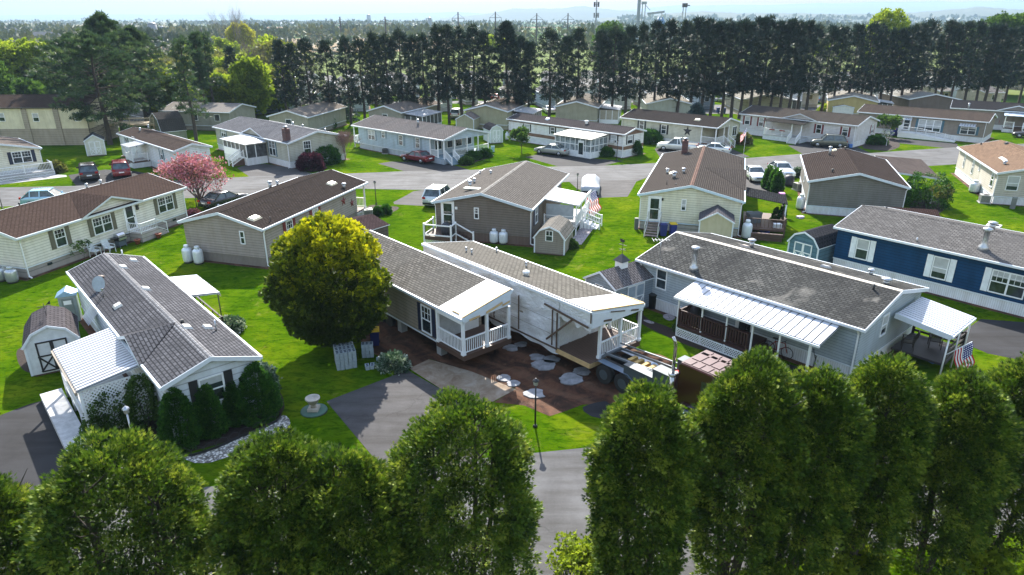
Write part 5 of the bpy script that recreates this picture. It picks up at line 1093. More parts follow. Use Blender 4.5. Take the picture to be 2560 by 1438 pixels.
mb = MB(); mb.bar((L_-.02,.0,3.16),(L_-.02,Wd,3.86),.1,.05); mb.bar((L_-1.0,.12,3.16),(L_-.4,.12,3.16),.04,.12); mb.bar((L_+.045,1.5,3.0),(L_+.045,2.6,3.26),.02,.12); mb.bar((L_+.045,.4,2.9),(L_+.045,1.1,2.95),.02,.1); mb.bar((L_+.045,2.6,3.1),(L_+.045,3.1,3.2),.02,.1); mb.build('timber_strip', PINE_WOOD, h10.root)
mb = MB(); mb.prism([(.06,2.82),(Wd-.06,2.82+.15),(Wd-.06,3.66),(.06,2.98)], L_-.06, L_+.0, 'x'); mb.build('porch_gable', TRIM, h10.root); mb = MB(); mb.box(L_-2.35,.0,2.72,L_-.05,.12,3.0); mb.build('porch_beam', WHITE, h10.root)
dz = .98
mb = MB(); mb.box(L_-2.42,.05,dz-.3,L_-.02,Wd,dz-.04, 0); mb.box(L_-2.42,.02,dz-.04,L_+.0,Wd,dz, 0); mb.build('porch_floor', BROWNWOOD, h10.root)
for p in ((L_-2.3,.1),(L_-.12,.1),(L_-.12,1.65),(L_-.12,Wd-.1)):
    mb = MB(); mb.box(p[0]-.07,p[1]-.07,dz,p[0]+.07,p[1]+.07,2.86); mb.box(p[0]-.1,p[1]-.1,dz,p[0]+.1,p[1]+.1,dz+.14); mb.build('post', WHITE, h10.root)
mb = MB(); rail_mb(mb, [(L_-2.25,.1),(L_-.12,.1),(L_-.12,1.65),(L_-.12,Wd-.1)], dz, .85, .125, .035, posts=False); mb.build('railing', WHITE, h10.root)
uu = L_-.12-2.3; mb = MB(); mb.box(uu,Wd-1.3,dz,uu+.05,Wd-.35,dz+2.02); dr = mb.build('door', WHITE, h10.root); mb = MB(); mb.box(uu+.052,Wd-1.15,dz+.5,uu+.06,Wd-.5,dz+1.85); mb.build('door_glass', SCREEN, dr)
mb = MB(); mb.box(uu+.005,.2,dz,uu+.02,Wd-1.35,2.85); mb.build('wall_wrap', plain((.42,.45,.47), .4), h10.root)
mb = MB(); mb.box(.3,.3,.75,L_-2.3,.45,.95); mb.box(.3,Wd-.45,.75,L_-2.3,Wd-.3,.95); mb.box(.1,.1,.88,L_-2.3,Wd-.1,.96)
for k in range(9): mb.box(.5+k*(L_-3)/8,.3,.72,.6+k*(L_-3)/8,Wd-.3,.9)
mb.build('chassis', BLACKM, h10.root); mb = MB(); mb.box(0,.08,.86,L_-2.4,.12,.95); mb.build('sill_strip', TRIM, h10.root)
for uu in (L_*.35, L_*.35+.9, L_*.35+1.8):
    for vv in (.35, Wd-.35): mb = MB(); mb.tube([(uu,vv-.12,.38),(uu,vv+.12,.38)], .38, 14); mb.build('wheel', RUBBER, h10.root)
for uu in (L_-2.6, L_-6.5, 1.5):
    for v_ in (.3, Wd-.7): mb = MB(); mb.box(uu-.2,v_,0,uu+.2,v_+.4,.75); mb.build('block_pier', plain((.35,.36,.37), .8), h10.root)
# second half, wrapped
ra, rb = U((1057,608), 3.8), U((1481.6,779.6), 3.8); la, lb_ = U((1166,600), 3.1), U((1594,754.5), 3.1); L11 = math.hypot(ra[0]-rb[0], ra[1]-rb[1]); d11 = Vector((ra[0]-rb[0], ra[1]-rb[1]))/L11; n11 = Vector((-d11.y, d11.x)); W11 = (rb[0]-lb_[0])*n11.x+(rb[1]-lb_[1])*n11.y
print('L11', L11, 'W11', W11, 'ang', math.degrees(math.atan2(d11.y, d11.x)), 'du', (rb[0]-lb_[0])*d11.x+(rb[1]-lb_[1])*d11.y)
near = (rb[0]-n11.x*W11, rb[1]-n11.y*W11)
h11 = Home('mobile_home', 'half of a new home wrapped in white plastic sheeting with open deck end', near, (near[0]+d11.x*L11, near[1]+d11.y*L11), W11, 3.1, rise=.7, wall=siding((.33,.285,.23)), roof=shingle((.17,.16,.14), (.14,.13,.115), contrast=.22, streak=0), skirt=None, sk=.95, oh=.12, rec=(2.3,0), shed=True, spouts=(), trim=plain((.66,.72,.78), .5, var=.04, name='white_trim'))
L_ = h11.L; Wd = h11.W
def wrap_grid(P0, du, dv, nu, nv_, amp, seed, belly=0):
    r = np.random.default_rng(seed); vs = []; fs = []; nrm = Vector(du).cross(Vector(dv)).normalized(); a = r.random(8)*6
    for j in range(nv_+1):
        for i in range(nu+1):
            s_, t_ = i/nu, j/nv_; w_ = amp*(math.sin(s_*23+a[0]+t_*5)+.8*math.sin(s_*41-t_*9+a[1])+.7*math.sin((s_+t_)*31+a[2])+.5*math.sin(t_*17+s_*9+a[3]))*.5
            p = Vector(P0)+Vector(du)*s_+Vector(dv)*t_+nrm*(w_+belly*math.sin(math.pi*t_)); p.z -= (.10*math.sin(s_*19+a[4])+.06*math.sin(s_*47))*(1 if j == 0 else 0); vs.append(tuple(p))
    for j in range(nv_):
        for i in range(nu): k = j*(nu+1)+i; fs.append((k,k+1,k+nu+2,k+nu+1))
    return vs, fs
mb = MB(); vs, fs = wrap_grid((2.2,Wd+.05,.72), (L_-2.2,0,0), (0,0,3.02), 120, 16, .10, 3, .06); mb.add(vs, fs, 0, True); mb.build('plastic_wrap', WRAP, h11.root, fixn=False)
mb = MB(); vs, fs = wrap_grid((2.36,.15,.9), (0,Wd-.1,0), (0,0,2.2), 30, 12, .03, 4); mb.add(vs, fs, 0, True); mb.build('plastic_wrap', WRAP, h11.root, fixn=False)
mb = MB(); vs, fs = wrap_grid((0,Wd+.04,2.75), (2.3,0,0), (0,0,1.0), 12, 5, .03, 5); mb.add(vs, fs, 0, True); mb.build('plastic_wrap', WRAP, h11.root, fixn=False)
mb = MB(); mb.add([(-.03,-.02,3.11),(1.9,-.02,3.11),(1.9,Wd,3.82),(-.03,Wd,3.82)], [(0,1,2,3)]); mb.add([(0,Wd-.16,3.79),(L_,Wd-.16,3.79),(L_,Wd+.02,3.84),(0,Wd+.02,3.84)], [(0,1,2,3)]); mb.build('roof_wrap', ROOFWRAP, h11.root, fixn=False)
mb = MB(); BT = plain((.10,.065,.045), .7, name='batten_wood')
mb = MB(); mb.bar((.0,.0,3.16),(.0,Wd,3.86),.12,.05); mb.bar((.05,-.03,3.15),(1.6,-.03,3.15),.05,.05); mb.build('timber_strip', PINE_WOOD, h11.root); mb = MB()
BTS = [((uu,Wd+.14,1.1),(uu,Wd+.14,3.1),.06,.05) for uu in (2.6,5.2,7.3,9.4)]+[((2.3,Wd+.13,.98),(9.0,Wd+.13,1.0),.04,.08),((3.0,Wd+.15,1.3),(1.2,Wd+.15,3.0),.05,.1),((3.2,Wd+.15,3.25),(.1,Wd+.15,2.95),.05,.1),((2.3,Wd+.1,.9),(2.3,Wd+.1,3.0),.06,.06)]
BTS += [((2.3,Wd+.12,z_),(L_*.7,Wd+.14,z_+.03),.01,.01) for z_ in (1.7,2.5)]+[((-.08,.5,2.95),(-.08,1.1,3.08),.02,.08),((-.08,1.6,3.2),(-.08,2.7,3.45),.02,.06),((-.08,2.6,3.0),(-.08,3.2,3.1),.02,.1),((0,Wd+.1,3.2),(0,Wd+.1,3.75),.04,.06)]
for b_ in BTS: mb = MB(); mb.bar(*b_); mb.build('batten', BT, h11.root)
mb = MB(); mb.prism([(.06,2.82),(Wd+.03,2.9),(Wd+.03,3.7),(.06,2.98)], -.05, .02, 'x'); mb.box(0,0,2.72,2.3,.12,3.0); mb.build('porch_gable', TRIM, h11.root)
mb = MB(); mb.box(0,.0,dz-.04,2.36,Wd,dz); mb.box(.02,.03,dz-.3,2.3,Wd-.02,dz-.05); mb.build('porch_floor', BROWNWOOD, h11.root); mb = MB(); mb.box(0,Wd+.005,dz-.28,2.4,Wd+.05,dz-.03); mb.box(-.03,Wd-1.2,dz-.28,-.005,Wd,dz-.03); mb.build('deck_joist', PINE_WOOD, h11.root)
for k in range(1, 22): pass
mb = MB()
for k in range(18): mb.box(.0+.13*k+.118,.0,dz,.0+.13*k+.13,Wd,dz+.004)
mb.build('board_gap', plain((.03,.02,.015), .8), h11.root)
for p in ((.1,.1),(.1,Wd*.42),(.1,Wd-.75),(2.15,.1)):
    mb = MB(); mb.box(p[0]-.07,p[1]-.07,dz,p[0]+.07,p[1]+.07,2.9); mb.box(p[0]-.1,p[1]-.1,dz,p[0]+.1,p[1]+.1,dz+.14); mb.build('post', WHITE, h11.root)
mb = MB(); rail_mb(mb, [(.1,Wd-.75),(.1,.1),(2.15,.1)], dz, .85, .125, .035, posts=False); mb.build('railing', WHITE, h11.root)
mb = MB(); mb.box(2.4,.3,.75,L_-.3,.45,.95); mb.box(2.4,Wd-.45,.75,L_-.3,Wd-.3,.95); mb.box(2.3,.1,.88,L_-.1,Wd-.1,.95); mb.box(-2.0,Wd*.5-.06,.55,2.4,Wd*.5+.06,.7); mb.build('chassis', BLACKM, h11.root)
for uu in (L_*.6, L_*.6+.9, L_*.6+1.8):
    for vv in (.35, Wd-.35): mb = MB(); mb.tube([(uu,vv-.12,.38),(uu,vv+.12,.38)], .38, 14); mb.build('wheel', RUBBER, h11.root)
for r_, X, Y in (('e',940,683),('e',980,698),('e',1165,685),('e',1385,795)): h11.vent(Q(r_,X,Y), .05, .2, None)
u, v, z = h11.roofpt(Q('e',1385,858)); mb = MB(); mb.lathe([(.18,-.05),(.16,.12),(.2,.14),(.2,.24),(.05,.3)], (u,v,z), 12); mb.build('roof_vent', WHITE, h11.root)
# ---------------- the far side of the street
f2 = Home('mobile_home', 'cream mobile home with navy shutters and white-railed porch at the left edge', U(Q('j',505,735), 3.0), (0,0), 8.2, 3.0) if False else None
cP = U(Q('j',505,733), 3.0); uv = Vector((math.cos(math.radians(30.5+0)), math.sin(math.radians(30.5)))); f2dir = Vector((-.86,.51))
f2 = Home('mobile_home', 'cream mobile home with navy shutters and white-railed porch at the left edge', cP, (cP[0]+10*math.cos(math.radians(137)), cP[1]+10*math.sin(math.radians(137))), 8.4, 3.0, rise=1.0,
    wall=siding((.76,.73,.6)), roof=shingle((.17,.145,.13), contrast=.15), skirt=WHSK, spouts=(0,))
f2.win('L', Q('j',270,850), 1.9, 1.35, NAVY, units=2, grid=True, blind=False)
porch(f2, None, -1.6, .2, -.4, 8.4, .55, [[(-1.55,8.3),(-1.55,5.4),(-1.55,2.5),(-1.55,-.3),(.1,-.3)]], [], 0, deck=plain((.35,.35,.36), .7), apron='lattice')
f3 = home('mobile_home', 'small white mobile home with dark brown roof and bonnet-awning porch', Q('j',1435,555), Q('j',2135,775), W=4.4, he=3.0, rise=.6,
    wall=siding((.74,.77,.8)), roof=shingle((.095,.075,.065), contrast=.15), skirt=WHSK, spouts=(0,))
for X, Y in ((1560,668),(1650,660),(1990,820)): f3.win('F', Q('j',X,Y), .8, 1.2, TEALSH, shw=.25)
f3.vent(Q('j',1725,530), .1, .3); f3.vent(Q('j',1830,505), .09, .5)
a0 = f3.loc(Q('j',1600,1000), 0)[0]
q_ = f3.loc(Q('j',1735,980), 0); p1 = q_[0]; p0 = p1-2.5; print('f3 porch', q_)
fp = porch(f3, 'white enclosed entry porch with barrel awning on the small white home', p0, p1, -1.8, .2, .75, [[(p0+.05,-1.7),(p1-.05,-1.7),(p1-.05,0)]], [(p0+.08,-1.7),(p1-.08,-1.7)], 2.6, apron=WHSK, roof=([(p0-.2,.1,2.85),(p1+.2,.1,2.85),(p1+.2,-2.0,2.6),(p0-.2,-2.0,2.6)], METALROOF, dict(sp=.5, rh=.02)), top=True, steps=(p0, -1.2+.4, -1, 0, .9, 4), name='entry_porch')
f4 = home('mobile_home', 'sage green mobile home with brick chimney, sunporch and white skirting', Q('k',155,475), Q('k',1075,680), Q('k',1810,575), he=3.1, rise=1.0, W=8.4,
    wall=siding((.36,.40,.34)), roof=shingle((.26,.26,.27), (.2,.2,.21), contrast=.2), skirt=WHSK, spouts=(1,)) if False else None
f4 = home('mobile_home', 'sage green mobile home with brick chimney, sunporch and white skirting', Q('k',155,475), Q('k',1075,680), W=8.4, he=3.1, rise=1.0,
    wall=siding((.46,.46,.40)), roof=shingle((.17,.17,.18), (.13,.13,.14), contrast=.2), skirt=WHSK, spouts=(1,))
f4.win('F', Q('k',290,555), 1.3, 1.1, TEALSH, units=2, shw=.2); f4.win('F', Q('k',890,740), 1.6, 1.9, TEALSH, units=2, grid=True, shw=.22); f4.win('R', Q('k',1320,745), 1.05, 1.9, grid=True); f4.chimney(Q('k',1068,640), .8, 1.35)
f4.dormer(Q('k',520,550), Q('k',800,612), rise=.95); f4.vent(Q('k',1215,450), .12, .35); f4.vent(Q('k',1310,475), .1, .25); f4.vent(Q('k',1570,528), .1, .25)
q_ = f4.loc(Q('k',568,962), 0); p1 = q_[0]; p0 = f4.loc(Q('k',308,880), 0)[0]; print('f4', q_, p0)
sp_ = empty('sunporch', f4.wp(p0,-2.6), f4.th, 'white screened sunporch with hipped white roof on the sage home', 'porch'); Lp = p1-p0
mb = MB(); mb.box(0,0,0,Lp,2.7,.9); mb.build('base', WHSK, sp_); mb = MB(); mb.box(.06,.06,.9,Lp-.06,2.7,2.6); mb.build('screen', SCREEN, sp_); mb = MB()
for k in range(5): x = Lp*.72*k/4; mb.box(x-.05+.05,-.01,.9,x+.05+.05,.05,2.65)
mb.box(0,-.015,1.65,Lp*.75,.05,1.75); mb.box(0,-.012,.85,Lp,.05,.98); mb.box(0,-.012,2.52,Lp,.05,2.68); mb.box(Lp-.06,0,.9,Lp+.02,.1,2.65); mb.box(Lp-.05,1.2,.9,Lp+.02,1.3,2.65); mb.box(Lp-.05,0,2.5,Lp+.021,2.7,2.67); mb.box(0,-.009,.98,Lp*.74,.045,1.65); mb.build('frame', WHITE, sp_)
mb = MB(); mb.add([(-.3,-.3,2.68),(Lp+.3,-.3,2.68),(Lp+.3,2.8,2.68),(-.3,2.8,2.68),(Lp*.3,1.6,3.2),(Lp*.7,1.6,3.2)], [(0,1,5,4),(1,2,5),(2,3,4,5),(3,0,4),(3,2,1,0)]); mb.build('porch_roof', METALROOF, sp_)
mb = MB()
for k in range(5): mb.box(Lp*.78-.9+.5+.0,-.3-.3*k,0,Lp*.78+.6+.0,-.02-.3*k,.8-.16*k)
mb.build('stairs', BROWNWOOD, sp_); mb = MB()
for x in (Lp*.78-.4,Lp*.78+.6): rail_mb(mb, [(x,0,.9),(x,-1.6,.05)], 0, .9, .15)
mb.build('stair_rail', WHITE, sp_)
f5 = home('mobile_home', 'pale blue-grey mobile home with long railed front porch, left of centre', Q('b',85,930), Q('b',770,1042), W=8.3, he=3.1, rise=1.0,
    wall=siding((.44,.53,.62)), roof=shingle((.17,.155,.15), (.12,.115,.115), contrast=.15), skirt=RIB((.46,.52,.58)), rec=(1.0,2.6), spouts=())
for X, Y, w, un in ((235,1005,1.5,2),(322,1003,.7,1),(453,1045,.85,1),(578,1065,.85,1)): f5.win('F', Q('b',X,Y), w, 1.3 if w != .7 else .9, GREYSH, units=un, grid=True)
Lh = f5.L; f5.rec2 = 2.6
for vv, w in ((1.6,1.2),(3.6,1.0),(5.2,1.2),(7.0,1.2)):
    mb = MB(); x = Lh-f5.oh-2.6; mb.box(x,vv-w/2,1.35,x+.05,vv+w/2,2.6); wn = mb.build('window', WHITE, f5.root); mb = MB(); mb.box(x+.052,vv-w/2+.08,1.43,x+.06,vv+w/2-.08,2.52); mb.build('pane', GLASS, wn)
porch(f5, None, Lh-2.8, Lh-.15, .1, 8.2, .72, [[(Lh-.2,2.0),(Lh-.2,4.2),(Lh-.2,6.2),(Lh-.2,8.1)],[(Lh-2.7,.15),(Lh-1.3,.15)]], [(Lh-2.7,.15),(Lh-.2,.2),(Lh-1.3,.2),(Lh-.2,2.0),(Lh-.2,4.2),(Lh-.2,6.2),(Lh-.2,8.1)], 3.0, deck=plain((.22,.3,.36), .7), apron=RIB((.40,.47,.55)), steps=(Lh-.2, 1.1, 1, 0, 1.3, 4))
porch(f5, None, .1, 1.1, .1, 4, .72, [[(1.0,.15),(.15,.15),(.15,3.9)]], [(.2,.2),(.2,4.0)], 3.0, deck=plain((.22,.3,.36), .7), apron=None)
f5.vent(Q('l',222,450), .12, .6)
f6 = home('mobile_home', 'white and brown striped mobile home with ribbed sunroom and silver sedan', Q('b',1240,882), Q('b',2120,1000), W=4.9, he=3.1, rise=.6,
    wall=siding((.8,.81,.82)), roof=shingle((.09,.08,.08), contrast=.1), skirt=plain((.66,.7,.74), .6), spouts=(1,))
STR = plain((.17,.095,.06), .6, var=.2, name='brown_panel')
mb = MB(); L6 = f6.L; o6 = f6.oh; W6 = f6.W
for a, b in ((.3, L6*.5),(L6*.55, L6-.25)): mb.box(a,o6-.025,1.0,b,o6-.002,1.45)
mb.box(.22,o6-.022,2.72,L6-.22,o6-.002,2.86); mb.box(L6-o6+.002,o6-.01,1.0,L6-o6+.025,W6-o6,1.45); mb.prism([(o6,2.85),(W6-o6,2.85),(W6/2,3.5)], L6-o6+.002, L6-o6+.025, 'x'); mb.build('brown_stripe', STR, f6.root)
for X, Y, w in ((1392,950,1.1),(1583,973,.8),(2038,1035,1.0)): f6.win('F', Q('b',X,Y), w, 1.0, BLK, shw=.2)
f6.win('R', Q('b',2158,1040), 1.2, 1.1, BLK, shw=.2); f6.vent(Q('b',1835,920), .2, .3, WHITE); f6.boxvent(Q('b',1545,890), .6, .5, .2)
f6.item('window_air_conditioner', plain((.55,.57,.58), .5), 'F', Q('b',2033,1052), lambda mb, B, T, z: B(-.3,.04,z-.2,.3,.4,z+.18))
p0 = u_on(f6, Q('b',1600,1085), -3.4)[0]; p1 = u_on(f6, Q('b',1865,1120), -3.4)[0]; print('f6', p0, p1)
sr = empty('sunroom', f6.wp(p0,-3.4), f6.th, 'white glazed sunroom with cream ribbed roof on the striped home', 'sunroom'); Lp = p1-p0; Wp = 3.55
mb = MB(); mb.box(0,0,0,Lp,Wp,.75); mb.build('base', plain((.68,.72,.76), .5), sr); mb = MB(); mb.box(.05,.05,.75,Lp-.05,Wp,2.5); mb.build('pane', glass_mat((.22,.26,.28), .3), sr); mb = MB()
for k in range(8): x = Lp*k/7; mb.box(x-.04,-.01,.75,x+.04,.05,2.5)
for k in range(5): y = Wp*k/4; mb.box(Lp-.04,y-.04,.75,Lp+.012,y+.04,2.5)
for z_ in (.72,1.55,2.42): mb.box(0,-.014,z_,Lp,.05,z_+.09); mb.box(Lp-.05,0,z_,Lp+.016,Wp,z_+.09)
mb.build('frame', WHITE, sr); mb = MB(); ribbed_roof(mb, [(-.15,Wp+.05,2.85),(Lp+.2,Wp+.05,2.85),(Lp+.2,-.25,2.52),(-.15,-.25,2.52)], .33, .04, rw=.7); mb.build('roof', plain((.62,.58,.50), .5, name='cream_roofing'), sr)
mb = MB(); mb.box(Lp*.66,-.05,.1,Lp*.82,-.015,2.2); dr = mb.build('door', WHITE, sr); mb = MB(); mb.box(Lp*.68,-.06,.4,Lp*.8,-.052,1.9); mb.build('door_glass', GLASS, dr)
f7 = home('mobile_home', 'sage mobile home with a large black wall star and gabled corner porch', Q('m',245,360), Q('m',1450,490), W=7.6, he=3.1, rise=.95,
    wall=siding((.50,.50,.43)), roof=shingle((.06,.052,.048), contrast=.12), skirt=WHSK, rec=(0,2.3), spouts=(0,))
for X, Y, w in ((514,455,.85),(786,510,.85)): f7.win('F', Q('m',X,Y), w, 1.3, BLK, shw=.28)
f7.star('F', Q('m',1077,532), .75, BLK); f7.boxvent(Q('m',1200,395), .9, .6, .15, SKY, 'skylight'); f7.boxvent(Q('m',650,275), .5, .4, .1); f7.boxvent(Q('m',1265,335), .5, .4, .1)
Lh = f7.L
mb = MB(); mb.box(Lh-f7.oh-1.6,4.2,.75,Lh-f7.oh-.02,7.35,3.0); mb.build('bay_wall', f7.wallmat, f7.root); mb = MB()
x = Lh-f7.oh-.02; mb.box(x,5.1,1.3,x+.05,6.5,2.7); mb.lathe([(.0,0)], (0,0,0), 3) if False else None; wn = mb.build('window', WHITE, f7.root); mb = MB(); mb.box(x+.051,5.2,1.4,x+.06,5.75,2.6); mb.box(x+.051,5.85,1.4,x+.06,6.4,2.6); mb.build('pane', GLASS, wn)
porch(f7, None, Lh-2.5, Lh-.2, .15, 4.2, .75, [[(Lh-2.45,.2),(Lh-.25,.2),(Lh-.25,2.6)]], [(Lh-2.4,.2),(Lh-.25,.2),(Lh-.25,2.6),(Lh-.25,4.0)], 3.0, deck=plain((.2,.13,.1), .7), apron=WHSK, steps=(Lh-.2, 3.3, 1, 0, 1.3, 4))
f8 = home('mobile_home', 'pale grey mobile home with maroon shutters and flower-box front porch', Q('m',1715,312), Q('n',665,430), W=7.9, he=3.1, rise=.95,
    wall=siding((.62,.61,.63)), roof=shingle((.09,.078,.068), contrast=.15), skirt=WHSK, spouts=(1,))
for r_, X, Y, w in (('m',1815,400,.9),('m',1985,420,.8),('n',215,468,.8),('n',516,500,.85)): f8.win('F', Q(r_,X,Y), w, 1.3, MAR, shw=.26)
f8.win('R', Q('n',826,468), .9, 1.2, MAR, shw=.25); f8.dormer(Q('m',2350,345), Q('n',240,375), rise=.85)
p0 = u_on(f8, Q('m',2025,440), -2.1)[0]; p1 = u_on(f8, Q('m',2480,520), -2.1)[0]; print('f8', p0, p1)
porch(f8, 'white railed front porch with dark roof and red flower boxes on the pale grey home', p0, p1, -2.1, .2, .7, [[(p0+.05,.1),(p0+.05,-2.0),((p0+p1)/2,-2.0),(p1-1.5,-2.0)]], [(p0+.08,-2.0),(p1-1.5,-2.0),(p1-.08,-2.0)], 2.7, deck=plain((.5,.5,.5), .7), apron=plain((.62,.66,.7), .6), top=True, name='front_porch',
    roof=([(p0-.2,.1,3.0),(p1+.2,.1,3.0),(p1+.2,-2.3,2.72),(p0-.2,-2.3,2.72)], shingle((.06,.055,.05), contrast=.1), dict(sp=9, rh=.01)), steps=(p1-.75, -2.1, 0, -1, 1.3, 4))
fb_ = bpy.context.scene.objects['front_porch']; mb = MB()
for x in ((p1-p0)*.22,(p1-p0)*.5): mb.box(x-.4,.0,1.45,x+.4,.18,1.6)
mb.build('flower_box', plain((.25,.03,.02), .8, var=.5, nscale=9, name='red_flowers'), fb_)
f9 = home('mobile_home', 'taupe mobile home with blue shutters, triple window and white access ramp', Q('n',655,270), Q('n',2165,390), W=7.2, he=3.1, rise=.9,
    wall=siding((.27,.235,.20)), roof=shingle((.10,.08,.068), contrast=.15), skirt=WHSK, spouts=(1,))
f9.win('F', Q('n',1003,360), .9, 1.2, TEALSH, shw=.28); f9.win('F', Q('n',1480,430), 3.1, 1.75, TEALSH, units=3, shw=.32); f9.win('F', Q('n',1922,485), 2.0, 1.2, TEALSH, units=2, shw=.3); f9.door('F', Q('n',1222,405), .95, 2.0)
f9.star('R', Q('n',2275,385), .35, STAR); f9.star('R', Q('n',2258,340), .28, BLK)
for X, Y, w in ((1228,350,1.5),(1925,425,2.1)):
    f9.item('window_awning', METALROOF, 'F', Q('n',X,Y), lambda mb, B, T, z, w=w: [mb.add([T(-w/2+w*k/6,0,z+.22),T(-w/2+w*(k+.85)/6,0,z+.22),T(-w/2+w*(k+.85)/6,.7,z-.15),T(-w/2+w*k/6,.7,z-.15)], [(0,1,2,3)]) for k in range(6)])
p0 = u_on(f9, Q('n',1120,500), -1.7)[0]; p1 = u_on(f9, Q('n',1335,470), -1.7)[0]; p2 = u_on(f9, Q('n',1765,600), -1.7)[0]; print('f9', p0, p1, p2)
rm = empty('access_ramp', f9.wp(p0,-1.7), f9.th, 'long white access ramp with picket railing on the taupe home', 'ramp'); mb = MB(); mb.box(0,.03,0,p1-p0,1.75,.72); mb.prism([(p1-p0,0),(p2-p0,0),(p2-p0,.04),(p1-p0,.72)], .03, 1.4, 'y'); mb.build('ramp_deck', WHITE, rm)
mb = MB(); rail_mb(mb, [(0,1.6),(0,0),((p1-p0)*.6,0),(p1-p0,0)], .72, .9, .15); n_ = 4; rail_mb(mb, [(p1-p0+(p2-p1)*k/n_,0,.72*(1-k/n_)) for k in range(n_+1)], .72, .9, .15); mb.build('railing', WHITE, rm)
f10 = home('mobile_home', 'mobile home with near-black roof and white gabled porch at the right edge', Q('n',1720,225), Q('n',2560,255) if False else Q('n',2300,258), W=8.0, Lx=22, he=3.1, rise=.95,
    wall=siding((.27,.25,.24)), roof=shingle((.045,.043,.045), contrast=.1), skirt=WHSK, spouts=())
f10.vent(Q('n',1925,230), .12, .7); f10.dormer(Q('n',2240,262), Q('n',2740,270), rise=.9)
p0 = u_on(f10, Q('n',2330,400), -2.0)[0]; print('f10', p0)
porch(f10, 'white railed porch with clear panelled roof on the dark roofed home', p0, p0+5.5, -2.2, .2, .7, [[(p0+.05,-2.1),(p0+1.3,-2.1)],[(p0+2.6,-2.1),(p0+5.4,-2.1)]], [(p0+.1,-2.1),(p0+2.7,-2.1),(p0+5.4,-2.1)], 2.6, apron=WHSK, top=True, name='glazed_porch',
    roof=([(p0-.2,.1,2.85),(p0+5.7,.1,2.85),(p0+5.7,-2.5,2.62),(p0-.2,-2.5,2.62)], plain((.45,.52,.6), .3), dict(sp=.8, rh=.03)), steps=(p0+1.95, -2.2, 0, -1, 1.2, 4))
# two-storey cream block
cP = U((235,363)); f1 = Home('building', 'long two-level cream building on a rendered block base, far left', (cP[0]-27*math.cos(.05), cP[1]-27*math.sin(.05)), cP, 8.2, 5.35, rise=1.35,
    wall=siding((.74,.70,.52), .16), roof=shingle((.08,.06,.05), contrast=.15), skirt=None, sk=2.35, oh=.15, spouts=(), trim=plain((.05,.045,.045), .5, name='dark_gutter'), cat='building')
mb = MB(); mb.box(.12,.12,0,f1.L-.12,f1.W-.12,2.35)
for k in range(6): u_ = f1.L-.4-4.35*k-3.95; mb.box(u_-.35,.0,0,u_+.35,.13,5.1)
mb.build('block_base', siding((.36,.32,.26), .25), f1.root)
for X, Y in ((20,360),(440,362),(952,358)): f1.win('F', Q('j',X,Y), .85, 1.2, blind=True)
for k in range(7): mb = MB(); u_ = f1.L-.22-4.35*k; mb.bar((u_,.06,5.2),(u_,.06,.1),.09,.09); mb.build('downspout', plain((.06,.05,.045), .5), f1.root)
bd = empty('raised_deck', f1.wp(f1.L+.2,4.0), f1.th, 'raised timber deck and stair at the end of the cream building', 'deck'); TW = plain((.36,.28,.18), .7, name='deck_timber'); mb = MB(); mb.box(0,0,2.15,7.0,3.2,2.35); mb.build('deck_floor', TW, bd)
mb = MB(); rail_mb(mb, [(0,0),(3.5,0),(7.0,0),(7.0,3.2)], 2.35, .9, .2); mb.build('railing', plain((.5,.45,.33), .7), bd); mb = MB()
for k in range(9): mb.box(7.0+.27*k,0,2.1-.25*k,7.3+.27*k,1.1,2.2-.25*k)
mb.build('stairs', TW, bd)
for p in ((.1,.1),(3.4,.1),(6.9,.1),(6.9,3.1)): mb = MB(); mb.box(p[0]-.08,p[1]-.08,0,p[0]+.08,p[1]+.08,2.2); mb.build('post', TW, bd)
# ---------------- homes beyond the pines
def quick(kind, label, P, Q_, depth, wallc, roofc, wins=1, he=3.0, **kw):
    f = gable_home if kind == 'g' else None
    kw.setdefault('spouts', ()); W_ = kw.pop('W', None)
    if kind == 'g': hm = gable_home('mobile_home', label, P, Q_, depth, he, rise=.95, wall=siding(wallc), roof=shingle(roofc, contrast=.1, streak=.05), skirt=siding(sc3(wallc, .8), .4), group='homes beyond the pine row', **kw)
    else: hm = home('mobile_home', label, P, Q_, W=W_ or 8, he=he, rise=.95, wall=siding(wallc), roof=shingle(roofc, contrast=.1, streak=.05), skirt=siding(sc3(wallc, .8), .4), group='homes beyond the pine row', **kw)
    L = hm.L
    if wins:
        for k in range(wins):
            face, span = ('L', hm.W) if kind == 'g' else ('F', L)
            T = hm.place(face, span*(k+.6)/(wins+.2)); mb = MB(); hm.pbox(mb, T, -.5, 0, 1.5, .5, .04, 2.6); wn = mb.build('window', WHITE, hm.root); mb = MB(); hm.pbox(mb, T, -.42, .041, 1.58, .42, .05, 2.52); mb.build('pane', GLASS, wn)
    return hm
TANR = (.26,.235,.2)
b1 = quick('s', 'sage home with pale roof behind the lone pines, left of the dark ones', (396,276), (572,281), 0, (.33,.33,.28), (.34,.31,.28), 3, W=8)
b2 = quick('g', 'tan gabled home between pine trunks above the sage chimney home', Q('k',820,345), Q('k',1330,360), 14, (.34,.34,.27), (.24,.21,.18), 1)
b3 = quick('s', 'grey home with slate roof half hidden behind the big white pines', (353,262), (520,247), 0, (.20,.21,.23), (.2,.2,.21), 2, W=9)
b4 = quick('g', 'blue-grey gabled home with white railed porch seen left of the pine row', Q('k',650,132), Q('k',985,102), 13, (.26,.32,.38), (.3,.3,.31), 2)
b5 = quick('g', 'sage gabled home with white sun room directly behind the blue-grey home', Q('k',2050,278), Q('k',2480,302), 14, (.32,.31,.26), (.26,.22,.19), 1)
